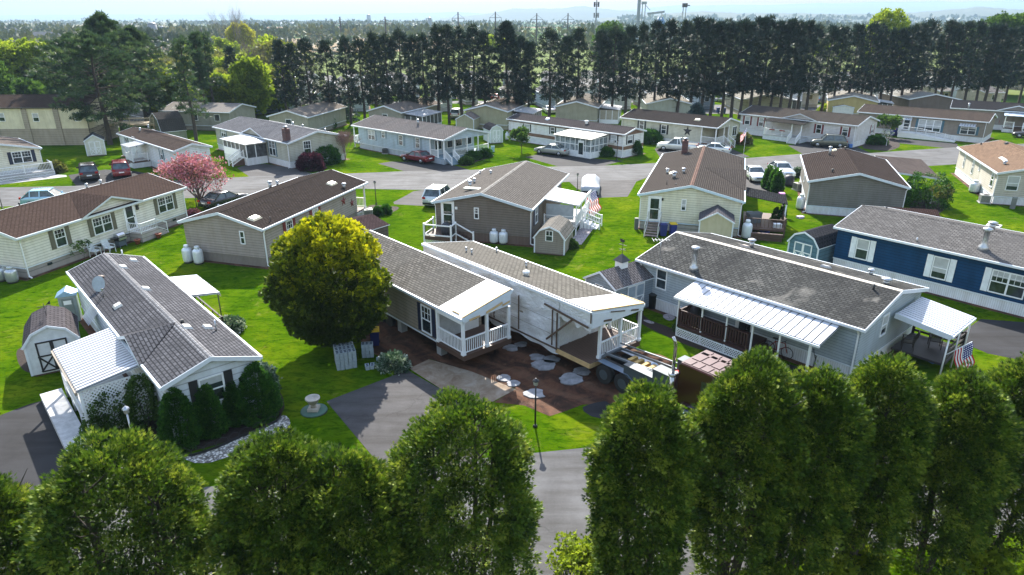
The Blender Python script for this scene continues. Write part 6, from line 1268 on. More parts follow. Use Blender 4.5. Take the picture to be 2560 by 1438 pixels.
b6 = quick('g', 'khaki gabled home behind the pines with white side patio roof', Q('l',785,268), Q('l',1330,288), 14, (.36,.35,.24), (.30,.25,.21), 0)
b7 = quick('g', 'khaki gabled home behind the striped home with an enclosed cream porch', Q('l',1900,225), Q('l',2445,240), 14, (.34,.33,.25), TANR, 0)
b8 = quick('g', 'pale sage gabled home behind the star home with an air conditioner under its gable', Q('m',570,190), Q('m',1155,195), 14, (.40,.42,.36), (.36,.33,.28), 0)
b9 = quick('g', 'olive-cream gabled home behind the maroon shuttered home', Q('m',1750,140), Q('m',2390,142), 14, (.44,.43,.30), (.36,.34,.29), 0)
b10 = quick('g', 'yellow gabled home behind the pines with a white shed at its end', Q('n',320,137), Q('n',912,160), 14, (.50,.42,.20), (.36,.34,.30), 0)
b11 = quick('g', 'dark taupe gabled home behind the taupe ramp home', Q('n',1248,125), Q('n',1850,130), 14, (.17,.14,.12), (.36,.35,.32), 0)
for hm, w in ((b5, 1), (b6, 0)):
    T = None
def lean(hm, label, u0, u1, d, mat, roofm, name='patio_room', fl=2.3):
    r = empty(name, hm.wp(u0, 0), hm.th, label, 'porch'); mb = MB(); mb.box(0,-d,0,u1-u0,.1,.7); mb.build('base', WHITE, r); mb = MB(); mb.box(.04,-d+.04,.7,u1-u0-.04,.1,fl); mb.build('pane', mat, r); mb = MB()
    n = int((u1-u0)/1.1)
    for k in range(n+1): x = (u1-u0)*k/n; mb.box(x-.05,-d-.01,.7,x+.05,-d+.05,fl)
    for k in range(4): y = -d+d*k/3; mb.box(-.01,y-.05,.7,.05,y+.05,fl)
    mb.build('frame', WHITE, r); mb = MB(); ribbed_roof(mb, [(-.2,.05,fl+.45),(u1-u0+.2,.05,fl+.45),(u1-u0+.2,-d-.2,fl+.1),(-.2,-d-.2,fl+.1)], .6, .03); mb.build('roof', roofm, r)
lean(b5, 'white glazed room on the right of the sage gabled home', 1.0, 7.5, 3.2, SCREEN, METALROOF); lean(b6, 'screened room under a white roof beside the khaki home', 3.0, 9.0, 3.4, SCREEN, METALROOF); lean(b7, 'cream enclosed porch on the khaki home behind the striped one', 2.5, 8.0, 3.2, plain((.36,.33,.26), .6), METALROOF)
lean(b9, 'small white porch right of the olive-cream home', 3.0, 6.0, 2.6, SCREEN, METALROOF); lean(b10, 'white porch roof at the right of the yellow home', 4.0, 8.0, 2.6, SCREEN, METALROOF)
porch(b4, 'white railed porch with stair on the blue-grey gabled home', 1.0, 6.0, -3.0, .2, .8, [[(1.1,-.2),(1.1,-2.9),(5.9,-2.9)]], [(1.1,-2.9),(5.9,-2.9)], 2.5, top=True, name='side_porch', sp=.2, apron=WHSK, roof=([(.8,.1,2.9),(6.2,.1,2.9),(6.2,-3.2,2.6),(.8,-3.2,2.6)], METALROOF, dict(sp=.6, rh=.03)), steps=(1.0, -1.5, -1, 0, 1.1, 4))
# further streets: pale homes glimpsed between trunks
far = [(720,238,'white'),(805,242,'sage'),(900,240,'white'),(1020,236,'beige'),(1110,240,'white'),(1300,236,'white'),(1395,240,'pale blue'),(1560,236,'white'),(1640,233,'beige'),(1770,236,'pale blue'),(1905,230,'white'),(2030,232,'white'),(2130,228,'cream'),(2240,230,'white'),(2370,228,'beige'),(2490,232,'cream'),(560,236,'white'),(470,232,'beige'),(1180,226,'cream'),(1480,226,'white'),(1700,222,'cream'),(1990,220,'beige'),(2310,218,'white'),(960,226,'beige'),(2440,218,'white'),(850,224,'cream')]
cl = {'white': (.62,.64,.66), 'sage': (.36,.4,.33), 'beige': (.42,.38,.3), 'pale blue': (.36,.44,.52), 'cream': (.56,.52,.4)}
refs = ['the sage chimney home','the blue-grey porch home','the striped home','the star home','the maroon shuttered home','the taupe ramp home']
ordn = ['first','second','third','fourth','fifth','sixth','seventh','eighth','ninth','tenth','eleventh','twelfth','thirteenth','fourteenth','fifteenth','sixteenth','seventeenth','eighteenth','nineteenth','twentieth']
ordn += ['twenty-'+o for o in ordn[:9]]+['thirtieth']+['thirty-'+o for o in ordn[:9]]+['fortieth']+['forty-'+o for o in ordn[:9]]+['fiftieth']+['fifty-'+o for o in ordn[:9]]+['sixtieth']+['sixty-'+o for o in ordn[:9]]
cnt = {}
for x, y, c in sorted(far):
    k = ('upper ' if y < 228 else '')+c; cnt[k] = cnt.get(k, 0)+1
    w = 46 if y > 228 else 36; lab = f"{c} home of the {'farthest' if y < 228 else 'distant'} street seen through pines, {ordn[cnt[k]-1]} {c} one from left"
    quick('g' if rng.random() < .6 else 's', lab, (x-w/2, y), (x+w/2, y-1), 13, cl[c], [(.3,.28,.25),(.22,.21,.21),(.38,.36,.33)][int(rng.integers(3))], 1)
for row, (yy, st_, w) in enumerate(((213,92,30),(202,98,24),(193,104,20))):
    n_ = 0
    for x in range(300+row*37, 2560, st_):
        c = ['white','cream','beige','white','pale blue','sage'][int(rng.integers(6))]; n_ += 1; y = yy+rng.normal(0, 1.5)
        quick('g' if rng.random() < .5 else 's', f"small {c} home glimpsed through pines, {ordn[n_-1]} from left in street {['three','four','five'][row]} beyond", (x-w/2, y), (x+w/2, y-.6), 14, cl[c], [(.3,.28,.25),(.22,.21,.21),(.38,.36,.33)][int(rng.integers(3))], 0)
# ---------------- sheds and cabinets
cream_w = siding((.55,.54,.46)); DR = lambda a, b: (plain(a, .6), plain(b, .6))
shed('shed', 'white gambrel shed with black-trimmed double doors and dark brown roof, far left', (60,868), (192,842), 1.75, 1.75, 2.9, 'gambrel', plain((.58,.62,.66), .6, name='white_panel'), shingle((.11,.10,.105), streak=.2), door=((plain((.55,.58,.62), .6)), BLK))
shed('shed', 'taupe gambrel shed with small white window beside the centre home', Q('w',120,1100), Q('w',655,1148), 1.35, 1.35, 3.2, 'gambrel', siding((.26,.235,.20), .16), shingle((.24,.225,.2), streak=0), win=(1.15,1.55,.5,.75))
r3, W3, th3, p3 = shed('shed', 'grey shed with white double doors and louvred roof cupola', Q('e',1830,870), Q('e',2050,958), 2.1, 2.1, 3.6, 'gable', siding((.26,.31,.36), .16), shingle((.17,.155,.155), streak=0), rise=.75, door=(plain((.3,.36,.42), .6), WHITE), side_door=True, win=(1.2,1.7,.6,.4))
mb = MB(); mb.box(W3/2-.28,1.5,2.7,W3/2+.28,2.06,3.15); mb.build('cupola', WHITE, r3); mb = MB(); mb.add([(W3/2-.4,1.38,3.15),(W3/2+.4,1.38,3.15),(W3/2+.4,2.18,3.15),(W3/2-.4,2.18,3.15),(W3/2,1.78,3.6)], [(0,1,4),(1,2,4),(2,3,4),(3,0,4),(3,2,1,0)]); mb.build('cupola_roof', BLACKM, r3)
mb = MB(); c = (W3/2, 1.78); mb.tube([(c[0],c[1],3.55),(c[0],c[1],4.5)], .018, 5)
for a, b, z_ in ((-.25,0,3.85),(0,-.25,3.85)): mb.bar((c[0]+a,c[1]+b,z_),(c[0]-a,c[1]-b,z_),.02)
mb.bar((c[0]-.3,c[1],4.15),(c[0]+.3,c[1],4.15),.025); mb.add([(c[0]-.2,c[1],4.3),(c[0]+.05,c[1],4.3),(c[0]+.2,c[1],4.45),(c[0]-.05,c[1],4.5),(c[0]-.25,c[1],4.5)], [(0,1,2,3,4)]); mb.build('weather_vane', BLACKM, r3)
shed('shed', 'teal gambrel shed with white cross-braced doors beside the navy home', Q('f',815,600), Q('f',1032,660), 1.6, 1.6, 3.4, 'gambrel', siding((.10,.19,.25), .3), shingle((.05,.05,.055), streak=0), door=(plain((.10,.18,.24), .6), WHITE))
shed('shed', 'small beige plywood shed with dark shingle roof against the tan home', Q('f',150,445), Q('f',398,463), 1.95, 1.95, 2.3, 'gable', siding((.50,.46,.33), 3), shingle((.12,.115,.125), streak=0), rise=.75)
shed('shed', 'small white shed with dark roof standing alone on the left lawn', Q('j',1080,850), Q('j',1310,832), 0, 2.1, 2.6, 'gable', plain((.60,.60,.54), .6, name='cream_panel'), shingle((.05,.055,.06), streak=0), rise=.75, door=(plain((.6,.6,.56), .6), WHITE))
shed('shed', 'dull green gambrel shed with black roof behind the small white home', Q('j',1850,488), Q('j',1990,545), 1.5, 1.5, 3.4, 'gambrel', siding((.22,.25,.19), .3), shingle((.08,.075,.07), streak=0))
shed('shed', 'white gambrel shed with dark roof right of the blue-grey home', Q('l',1110,528), Q('l',1262,520), 1.9, 1.9, 3.4, 'gambrel', plain((.55,.6,.58), .6), shingle((.04,.04,.045), streak=0), door=(plain((.55,.6,.58), .6), WHITE))
shed('shed', 'khaki gable shed beneath the pines behind the blue-grey home', Q('l',690,378), Q('l',905,385), 2.0, 2.0, 3.4, 'gable', siding((.36,.35,.25), 3), shingle((.24,.2,.18), streak=0))
shed('shed', 'low brown-roofed shed between the slate and navy homes', (2178,520), (2200,545), 1.3, 1.4, 4.6, 'gable', siding((.5,.5,.46), .3), shingle((.07,.045,.04), streak=0), rise=.5)
shed('shed', 'dark brown shed tucked at the far corner of the taupe home', Q('e',-20,460), Q('e',215,520), 1.7, 1.7, 2.0, 'gable', siding((.12,.1,.09), .3), shingle((.07,.05,.05), streak=0), rise=.5)
shed('shed', 'white gable shed in front of the yellow home behind the pines', Q('n',385,215), Q('n',618,222), 1.9, 1.9, 2.4, 'gable', plain((.66,.68,.66), .6), shingle((.3,.28,.25), streak=0), rise=.4)
ck = empty('utility_cabinet', U((183,800)), math.radians(25), 'grey steel cabinet with pitched top by the corner of the narrow white home', 'cabinet'); SC2 = plain((.28,.34,.38), .4, .4, name='cabinet_steel')
mb = MB(); mb.box(-.45,-.35,0,.45,.45,1.7); mb.build('body', SC2, ck); mb = MB(); mb.prism([(-.55,1.7),(.55,1.7),(0,2.05)], -.5, .55, 'y'); mb.build('roof', plain((.2,.35,.5), .35, .3), ck); mb = MB(); mb.box(-.3,-.38,.15,.3,-.351,1.5); mb.build('door', plain((.16,.2,.2), .5), ck); mb = MB(); mb.box(-.2,-.4,1.15,.2,-.385,1.4); mb.build('notice_plate', WHITE, ck)
# ---------------- tanks, units, bins, lamps
def hw_(hm, u, v): return hm.wp(u, v)
tank('white upright propane tank, left of the pair at the taupe gable', Q('d',1405,762)); tank('white upright propane tank, right of the pair at the taupe gable', Q('d',1484,772))
tank('white propane tank, left one of the pair behind the centre home', Q('e',1147,618), 1.1, .37); tank('white propane tank, right one of the pair behind the centre home', Q('e',1216,624), 1.1, .37)
AL = plain((.5,.53,.56), .3, .6, var=.1, name='aluminium_tank'); tank('silver propane tank partly cut by the left edge of the frame', (6,702), 1.05, .38, body=AL); tank('silver propane tank at the corner of the cream home', (33,706), 1.05, .38, body=AL)
tank('tall white propane tank at the tan home corner', (1865,596), 1.45, .4); tank('white propane tank against the slate home side wall', (2000,523), 1.35, .4); tank('wide white propane tank beside the beige right-edge home', Q('n',1985,1195), 1.2, .5)
tank('white propane tank between green shed and sage home', Q('j',2210,550), 1.3, .5); tank('small white tank behind the khaki home', Q('l',1100,470), 1.2, .35); tank('small white tank left of the striped home corner', Q('l',1318,640), 1.1, .3)
acunit('grey air conditioner at the corner of the beige right-edge home', Q('n',2100,1310), .85, rz=1.2); acunit('pale air conditioner beside the slate home drive', Q('m',2435,1255), .8, rz=.2, col=(.5,.48,.42)); acunit('tan air conditioner in the mulch by the taupe porch', Q('e',212,420), .75, rz=.3); acunit('dark air conditioner against the blue-grey porch home', Q('b',337,1143), .7, col=(.1,.1,.11))
acunit('white air conditioner with dark grille behind the navy roof', (2478,590), 1.0, rz=.8, col=(.6,.6,.6))
lamp('black lamp post on the front lawn before the dirt lot', (1338,1067), 2.1); lamp('black lamp post at the tip of the lawn beside the red starred wall', Q('e',270,330), 2.0); lamp('black lamp post beside the covered car', Q('e',1766,225), 1.5); lamp('thin black lamp post before the striped home', Q('m',205,885), 2.2)
lamp('black lamp post under the pink blossom tree', Q('d',1470,385), 1.7); lamp('black lamp post at the left edge by the road', Q('d',18,360), 1.4); lamp('silver lamp on the dark bed by the patio lattice', Q('g',770,760), 2.0, col=STEEL)
bin_('blue wheeled bin with blue lid by the tan home steps', (1657,590), (.02,.03,.15), (.02,.03,.15)); bin_('blue wheeled bin with yellow lid by the tan home', (1681,588), (.02,.03,.2), (.6,.42,.02))
bin_('dark blue bin with bright yellow lid beneath the new home', Q('v',1180,520), (.01,.012,.08), (.75,.5,.02), rz=.2, s=.95); bin_('bright blue bin standing on the cluttered deck steps', Q('x',555,780), (.03,.14,.35), (.03,.14,.35), s=.9)
bin_('blue bin with yellow lid by the ramp home', Q('n',1050,545), (.03,.04,.3), (.7,.5,.05)); bin_('navy bin beside the yellow-lidded one at the ramp home', Q('n',1098,545), (.02,.03,.18), (.02,.03,.2))
bin_('blue bin, left of two by the rear street', Q('m',1450,310), (.02,.05,.2), (.02,.05,.25)); bin_('blue bin, right of two by the rear street', Q('m',1525,315), (.02,.05,.2), (.02,.05,.25))
tr = empty('trash_can', U(Q('t',205,665)), 0, 'tall round black trash can beside the grey shed', 'trash can'); mb = MB(); mb.lathe([(.26,0),(.31,.9),(.34,.92)], (0,0,0), 18); mb.build('body', BLACKM, tr); mb = MB(); mb.lathe([(.35,.93),(.34,.98),(.12,1.04)], (0,0,0), 18); mb.build('lid', plain((.03,.035,.035), .4), tr)
def sm(name, label, p, cat, fn, world=None, rz=0):
    r = empty(name, world or U(p), rz, label, cat); fn(r); return r
def grill(r):
    mb = MB(); mb.box(-.35,-.25,.55,.35,.25,.85); mb.build('firebox', BLACKM, r); mb = MB(); mb.prism([(-.27,.86),(.27,.86),(.2,1.08),(-.1,1.14),(-.25,1.0)], -.34, .34, 'x'); mb.build('lid', STEEL, r); mb = MB(); mb.box(-.36,-.33,.62,.36,-.252,.78); mb.build('control_panel', STEEL, r)
    mb = MB(); mb.box(-.75,-.22,.82,-.36,.22,.86); mb.box(.36,-.22,.82,.75,.22,.86); mb.build('side_shelf', BLACKM, r); mb = MB()
    for x in (-.3,.3):
        for y in (-.2,.2): mb.box(x-.03,y-.03,0,x+.03,y+.03,.55)
    mb.box(-.32,-.2,.12,.32,.2,.5); mb.build('cart', plain((.1,.13,.16), .5), r)
sm('gas_grill', 'black and silver gas grill by the concrete back step', Q('d',905,645), 'grill', grill, rz=h1.th)
def cover(r):
    mb = MB(); mb.lathe([(.55,0),(.6,.3),(.52,.9),(.35,1.1),(.1,1.18)], (0,0,0), 12); mb.build('cover', plain((.03,.03,.04), .6), r)
sm('covered_grill', 'black covered grill at the end of the white sedans drive', Q('m',2318,1200), 'grill', cover); sm('covered_grill', 'black covered grill on the centre home back deck', None, 'grill', cover, world=None) if False else None
chair('white patio chair nearer the small sapling by the cream home', Q('d',715,715), h1.th+.2, (.6,.64,.66)); chair('white patio chair next to the gas grill', Q('d',822,690), h1.th, (.6,.64,.66))
chair('wrought iron bistro chair under the long awning', Q('u',1640,1060), h8.th+2.2, (.05,.055,.06)); 
def pot(r, c=(.3,.09,.05)):
    mb = MB(); mb.lathe([(.16,0),(.22,.3),(.26,.32),(.26,.38)], (0,0,0), 14); mb.build('pot', plain(c, .7), r); mb = MB(); mb.lathe([(.2,.36),(.05,.39)], (0,0,0), 10); mb.build('soil', ground_mat('mulch'), r)
sm('plant_pot', 'terracotta pot right of the concrete back step', Q('d',1182,580), 'plant pot', pot); sm('plant_pot', 'small terracotta pot between grill and back step', Q('d',1027,625), 'plant pot', pot)
def urn(r):
    mb = MB(); mb.lathe([(.62,0),(.6,.05),(.3,.06)], (0,0,0), 22); mb.build('green_disc', plain((.06,.12,.09), .8), r); m = plain((.42,.38,.32), .85, var=.2, name='cast_stone')
    mb = MB(); mb.box(-.24,-.24,.06,.24,.24,.2); mb.lathe([(.14,.2),(.1,.3),(.2,.42),(.3,.62),(.34,.64),(.34,.7),(.28,.7),(.24,.6)], (0,0,0), 20); mb.build('urn', m, r)
sm('garden_urn', 'cast stone garden urn on a green disc at the lawn edge', (785,1027), 'garden urn', urn)
def stack(r, nx, ny, nz, hole=True, seed=1):
    m = plain((.30,.35,.38), .9, var=.15, nscale=6, name='concrete_block'); dk = plain((.05,.07,.09), .9); q = random.Random(seed)
    for i in range(nx):
        for j in range(ny):
            for k in range(nz):
                x, y, z = i*.42+q.uniform(-.015,.015), j*.22+q.uniform(-.015,.015), k*.2; b = MB(); b.box(x,y,z,x+.39,y+.19,z+.19,0)
                if k == nz-1 and hole: b.box(x+.04,y+.035,z+.1905,x+.175,y+.155,z+.194,1); b.box(x+.215,y+.035,z+.1905,x+.35,y+.155,z+.194,1)
                b.build('block', [m, dk], r)
th_ = math.radians(28)
def mkstack(label, p, nx, ny, nz, rz, seed):
    m = plain((.30,.35,.38), .9, var=.15, nscale=6, name='concrete_block'); dk = plain((.05,.07,.09), .9); q = random.Random(seed); g = U(p); first = None
    b = MB(); b.box(0,0,0,.39,.19,.19,0); b.box(.04,.035,.1905,.175,.155,.194,1); b.box(.215,.035,.1905,.35,.155,.194,1)
    for i in range(nx):
        for j in range(ny):
            for k in range(nz):
                if 0 < i < nx-1 and 0 < j < ny-1 and k < nz-1: continue
                if first is None: o = b.build('concrete_block', [m, dk]); first = o
                else: o = first.copy(); SC.collection.objects.link(o)
                x, y = i*.41+q.uniform(-.015,.015), j*.21+q.uniform(-.012,.012)
                o.location = (g[0]+x*math.cos(rz)-y*math.sin(rz), g[1]+x*math.sin(rz)+y*math.cos(rz), k*.195); o.rotation_euler = (0,0,rz+q.uniform(-.02,.02))
                tag(o, label, 'concrete block', 'concrete blocks in the two stacks')
mkstack('grey hollow concrete block in the large stack by the golden cypress', Q('v',640,1190), 3, 5, 5, math.radians(110), 2)
mkstack('grey concrete block in the second, rougher stack beside the yellow lid', Q('v',1130,880), 1, 3, 4, math.radians(100), 4)
for (X, Y, lb_, rz) in ((940,1215,'single hollow block standing at the stack foot',1.9),(1090,1190,'single low block right of the stack foot',1.7),(1330,960,'single block lying near the variegated shrub',.9)):
    b = MB(); b.box(-.2,-.1,0,.2,.1,.2); b.box(-.16,-.06,.2005,-.02,.06,.204,1); b.box(.02,-.06,.2005,.16,.06,.204,1); o = b.build('concrete_block', [plain((.36,.42,.46), .9, name='concrete_block'), plain((.05,.07,.09), .9)]); g = U(Q('v',X,Y)); o.location = (g[0], g[1], 0); o.rotation_euler = (0,0,rz); tag(o, 'grey concrete '+lb_, 'concrete block')
bicycle('blue bicycle with yellow tyres by the black trash can', Q('t',420,720), h8.th, (.03,.2,.35), (.45,.36,.08)); bicycle('red and black bicycle under the long awning', Q('u',820,870), h8.th, (.25,.01,.01), (.02,.02,.02))
# hedgerow edging fence of small hoops
ef = empty('edging_fence', (0,0,0), 0, 'low black hooped wire edging around the evergreen bed', 'edging fence'); pts = [U(p) for p in Z('g',1020,765,1080,770,1150,750,1220,725,1290,695,1350,665,1420,640,1490,610,1560,575,1585,545)]
ef.location = (*pts[0], 0); mb = MB(); tot = 0
for i in range(len(pts)-1):
    a, b = Vector((*pts[i],0))-Vector((*pts[0],0)), Vector((*pts[i+1],0))-Vector((*pts[0],0)); n_ = max(1, int((b-a).length/.32))
    for k in range(n_):
        p, q = a.lerp(b, k/n_), a.lerp(b, (k+1)/n_); c = (p+q)/2; mb.tube([p, p.lerp(c,.15)+Vector((0,0,.3)), c+Vector((0,0,.42)), q.lerp(c,.15)+Vector((0,0,.3)), q], .012, 4, cap=False)
mb.build('wire_hoops', BLACKM, ef); mb = MB()
for i in range(len(pts)-1):
    a, b = Vector((*pts[i],0))-Vector((*pts[0],0)), Vector((*pts[i+1],0))-Vector((*pts[0],0)); mb.bar(a+Vector((0,0,.06)), b+Vector((0,0,.06)), .03, .12)
mb.build('kerb_strip', BLACKM, ef)
# flags
fl = u_on(h8, Q('p',1090,820), 1.0); pb = h8.wp(h8.L+dpt-.1, v0_+.3); g = U(Q('p',1180,1180)); zt_ = 2.0
flag('large flag hanging from the corner porch rail, lower right', (pb[0], pb[1], 1.25), (pb[0]+1.1, pb[1]-.05, 2.0), (1.45,.9), math.radians(-95), hang=.95)
g = U(Q('w',1165,690)); flag('flag on a slanted pole beside the white porch of the centre home', (*h3.wp(u1+1.6 if False else u0+5.6, v1+.0) ,1.5) if False else (g[0]-.9, g[1]+.3, 1.6), (g[0]+.15, g[1]+.1, 2.3), (1.8,1.15), math.radians(-60), hang=.9)
g = U(Q('m',1755,905)); flag('small flag on a garden pole by the road beyond the tan roof', (g[0], g[1], 0), (g[0], g[1], 4.2), (1.3,.8), math.radians(-150), hang=.7)
# ---------------- vehicles
car('suv', 'black sport utility vehicle parked left in the drive of the small white home', Q('j',1105,1105), 122, 'suv', (.02,.012,.014), cat='car'); car('minivan', 'dark red minivan beside the black sport utility vehicle', Q('j',1500,1065), 120, 'van', (.16,.008,.012), cat='car')
car('parked_car', 'pale blue car whose roof shows behind the cream home', (125,512), 15, 'hatch', (.3,.5,.65)); car('parked_car', 'black car with glossy roof behind the taupe home, by the pink tree', (562,512), 62, 'sedan', (.02,.022,.03))
car('suv', 'white small sport utility vehicle, rear to view, left of the centre home', Q('e',740,315), 76, 'suv', (.62,.66,.66)); car('covered_car', 'car under a wrinkled silver-white cover right of the centre home', Q('w',1120,255), -97, 'sedan', (.6,.62,.65), covered=True)
car('sedan', 'dark red sedan beside the blue-grey home steps', Q('l',215,905), 142, 'sedan', (.14,.005,.012)); car('sedan', 'silver-beige sedan beside the glazed sunroom', Q('l',1870,815), 148, 'sedan', (.38,.40,.38))
car('pickup_truck', 'white extended-cab pickup below the black wall star', Q('m',950,770), 157, 'pickup', (.66,.68,.68), cat='pickup truck'); car('sedan', 'white sedan behind the brick chimney next to the pickup', Q('m',1380,800), 155, 'sedan', (.64,.68,.70))
car('suv', 'grey-green sport utility vehicle by the pale grey home', Q('n',320,670), 160, 'suv', (.10,.11,.09)); car('sedan', 'white sedan facing the viewer, left of two beside the tan roof', Q('m',1895,1120), -93, 'sedan', (.68,.70,.70)); car('sedan', 'white sedan facing the viewer, right of two near the cone evergreens', Q('m',2225,1065), -90, 'sedan', (.66,.70,.74))
car('parked_car', 'black car at the right edge below the glazed porch', (2575,345), 150, 'sedan', (.02,.02,.02)); car('suv', 'white vehicle with sun glare behind the blue-grey home', Q('l',710,365), 80, 'suv', (.66,.66,.64), group='cars on the rear streets')
car('parked_car', 'white car beyond the striped home roof', Q('l',1830,305), 100, 'sedan', (.66,.66,.66), group='cars on the rear streets'); car('parked_car', 'silver car by a green bush on the rear street', Q('l',1705,205), 160, 'sedan', (.5,.52,.54), group='cars on the rear streets'); car('parked_car', 'sky blue car behind the cream building deck', Q('j',1490,320), 10, 'sedan', (.12,.3,.45), group='cars on the rear streets')
k_ = 0
for X, Y, c, nm in ((660,262,(.6,.6,.6),'white'),(1160,247,(.05,.05,.06),'black'),(1240,250,(.35,.02,.02),'red'),(1345,250,(.1,.15,.3),'dark blue'),(1600,250,(.6,.6,.6),'pale'),(1810,256,(.3,.3,.32),'grey'),(2035,256,(.1,.25,.4),'blue'),(2250,250,(.5,.45,.35),'beige')):
    car('parked_car', f'tiny {nm} car on the rear street seen between pine trunks', (X,Y), 100+40*math.sin(X), 'sedan' if X % 3 else 'suv', c, group='cars on the rear streets')
# the toter truck
c0, c1, c2 = U(Q('s',1110,525), 2.9), U(Q('s',1600,282), 2.9), U(Q('s',1705,790), 2.9)
ex = Vector((c2[0]-c0[0], c2[1]-c0[1])); ey = Vector((c1[0]-c0[0], c1[1]-c0[1])); ang = math.atan2(ex.y, ex.x); print('truck', c0, c1, c2, ex.length, ey.length, math.degrees(ang))
ang = math.atan2(ey.y, ey.x)-math.pi/2; Wt = 2.0
tk = empty('toter_truck', (c0[0], c0[1], 0), ang, 'maroon house-moving truck tractor with chrome stack and tool boxes behind the hedge', 'truck'); MAR2 = paint((.045,.005,.010)); MARR = plain((.065,.022,.028), .5, name='faded_maroon')
LC = 2.2; mb = MB(); mb.prism([(0,.95),(LC,.95),(LC,1.9),(LC-.35,2.78),(LC-.6,2.9),(.12,2.9),(0,2.8)], 0, Wt, 'y') if False else None
mb = MB(); mb.add([(x,y,z) for y in (0,Wt) for x, z in ((0,.9),(LC,.9),(LC,1.85),(LC-.3,2.75),(LC-.5,2.86),(.1,2.86),(0,2.78))], [(0,1,2,3,4,5,6),(7,8,9,10,11,12,13)]+[(i,(i+1)%7,(i+1)%7+7,i+7) for i in range(7)]); mb.build('cab', MAR2, tk)
mb = MB(); mb.box(.05,.06,2.862,LC-.5,Wt-.06,2.9)
for k in range(6):
    x = .12+k*.44
    for y0, y1 in ((.12,.62),(Wt-.62,Wt-.12)): mb.box(x,y0,2.9,x+.38,y1,2.93)
for k in range(3): mb.box(.14+k*.5,.72,2.9,.56+k*.5,1.58,2.93)
mb.box(1.75,.75,2.9,2.7,1.55,2.92); mb.box(1.95,.92,2.92,2.5,1.38,2.95); mb.build('roof', MARR, tk)
mb = MB(); mb.box(LC*.55,-.012,1.75,LC-.45,.0,2.45); mb.box(LC*.55,Wt,1.75,LC-.45,Wt+.012,2.45); mb.build('side_window', GLASS, tk)
mb = MB(); mb.add([(LC+.01,.15,1.9),(LC+.01,Wt-.15,1.9),(LC-.28,Wt-.2,2.7),(LC-.28,.2,2.7)], [(0,1,2,3)]); mb.build('windscreen', GLASS, tk, fixn=False)
mb = MB(); mb.add([(x,y,z) for y in (.35,Wt-.35) for x, z in ((LC,.9),(LC+1.9,.85),(LC+1.95,1.45),(LC,1.8))], [(0,1,2,3),(7,6,5,4),(0,4,5,1),(1,5,6,2),(2,6,7,3),(3,7,4,0)]); mb.build('hood', MAR2, tk)
mb = MB(); mb.box(LC+1.96,.4,.75,LC+2.05,Wt-.4,1.42); mb.build('grille', STEEL, tk); mb = MB(); mb.box(LC+2.0,-.05,.4,LC+2.2,Wt+.05,.7); mb.build('bumper', STEEL, tk)
mb = MB(); mb.tube([(-.2,-.12,.9),(-.2,-.12,2.2)], .13, 14); mb.lathe([(.16,2.18),(.2,2.22),(.2,2.3),(.14,2.34)], (-.2,-.12,0), 14); mb.tube([(-.2,-.12,2.3),(-.2,-.12,3.6),(-.24,-.12,3.85),(-.38,-.12,4.05)], .075, 12); mb.build('exhaust_stack', plain((.5,.48,.45), .15, .95, name='chrome'), tk)
mb = MB(); mb.box(-5.2,.55,.65,LC+1.6,.75,.95); mb.box(-5.2,Wt-.75,.65,LC+1.6,Wt-.55,.95); mb.box(-5.3,.4,.6,-5.0,Wt-.4,.9); mb.build('chassis', BLACKM, tk)
BOXM = plain((.07,.09,.10), .5, .2, name='tool_box_steel'); 
for nm, x0, y0, z0, x1, y1, z1 in (('tool_box',-1.35,-.05,.7,-.35,.55,2.0),('tool_box',-3.1,.0,.9,-1.4,.45,1.5),('tool_box',-1.1,Wt-.55,.9,-.1,Wt,2.1)):
    mb = MB(); mb.box(x0,y0,z0,x1,y1,z1); mb.box(x0-.02,y0-.02,z1,x1+.02,y1+.02,z1+.04); mb.build(nm, BOXM, tk)
mb = MB()
for y in (.5,Wt-.5): mb.bar((-.5,y,1.6),(-4.6,y,1.35),.08,.1); mb.bar((-4.6,y,1.35),(-5.2,y,.8),.1,.14)
mb.bar((-4.6,.5,1.35),(-4.6,Wt-.5,1.35),.1); mb.bar((-.5,.45,1.75),(-5.0,.75,1.2),.05); mb.bar((-.5,Wt-.45,1.9),(-4.8,Wt-.3,1.5),.06); mb.build('lifting_frame', plain((.15,.17,.19), .5, .3), tk)
mb = MB(); 
for k in range(5): mb.box(-3.6+.4*k,.85,.95,-3.4+.4*k,1.45,1.35)
mb.build('timber_blocks', plain((.4,.26,.08), .7, var=.3), tk); mb = MB(); mb.tube([(-.85,1.05,1.35),(-.85,1.35,1.35)], .32, 16); mb.build('hose_reel', plain((.5,.02,.02), .4), tk)
mb = MB(); mb.tube([(.2,-.25,.62),(1.7,-.25,.62)], .28, 18); mb.tube([(.2,Wt+.25,.62),(1.7,Wt+.25,.62)], .28, 18); mb.build('fuel_tank', plain((.35,.5,.7), .15, .9, name='polished_tank'), tk)
for x, y in ((-4.3,.1),(-3.1,.1),(-4.3,Wt-.1),(-3.1,Wt-.1),(LC+1.1,.12),(LC+1.1,Wt-.12)):
    w = MB(); w.tube([(x,y-.17,.5),(x,y+.17,.5)], .5, 20); wh = w.build('wheel', RUBBER, tk); w = MB(); w.tube([(x,y-.175,.5),(x,y+.175,.5)], .27, 14); w.build('rim', BOXM, wh)
for y in (-.08,Wt-.34):
    mb = MB(); mb.add([(x,yy,z) for yy in (y,y+.42) for x, z in ((-5.0,.9),(-4.7,1.1),(-2.8,1.1),(-2.4,.85))], [(0,1,5,4),(1,2,6,5),(2,3,7,6)]); mb.build('fender', plain((.2,.26,.34), .35, .4, name='chrome_fender'), tk, fixn=False)
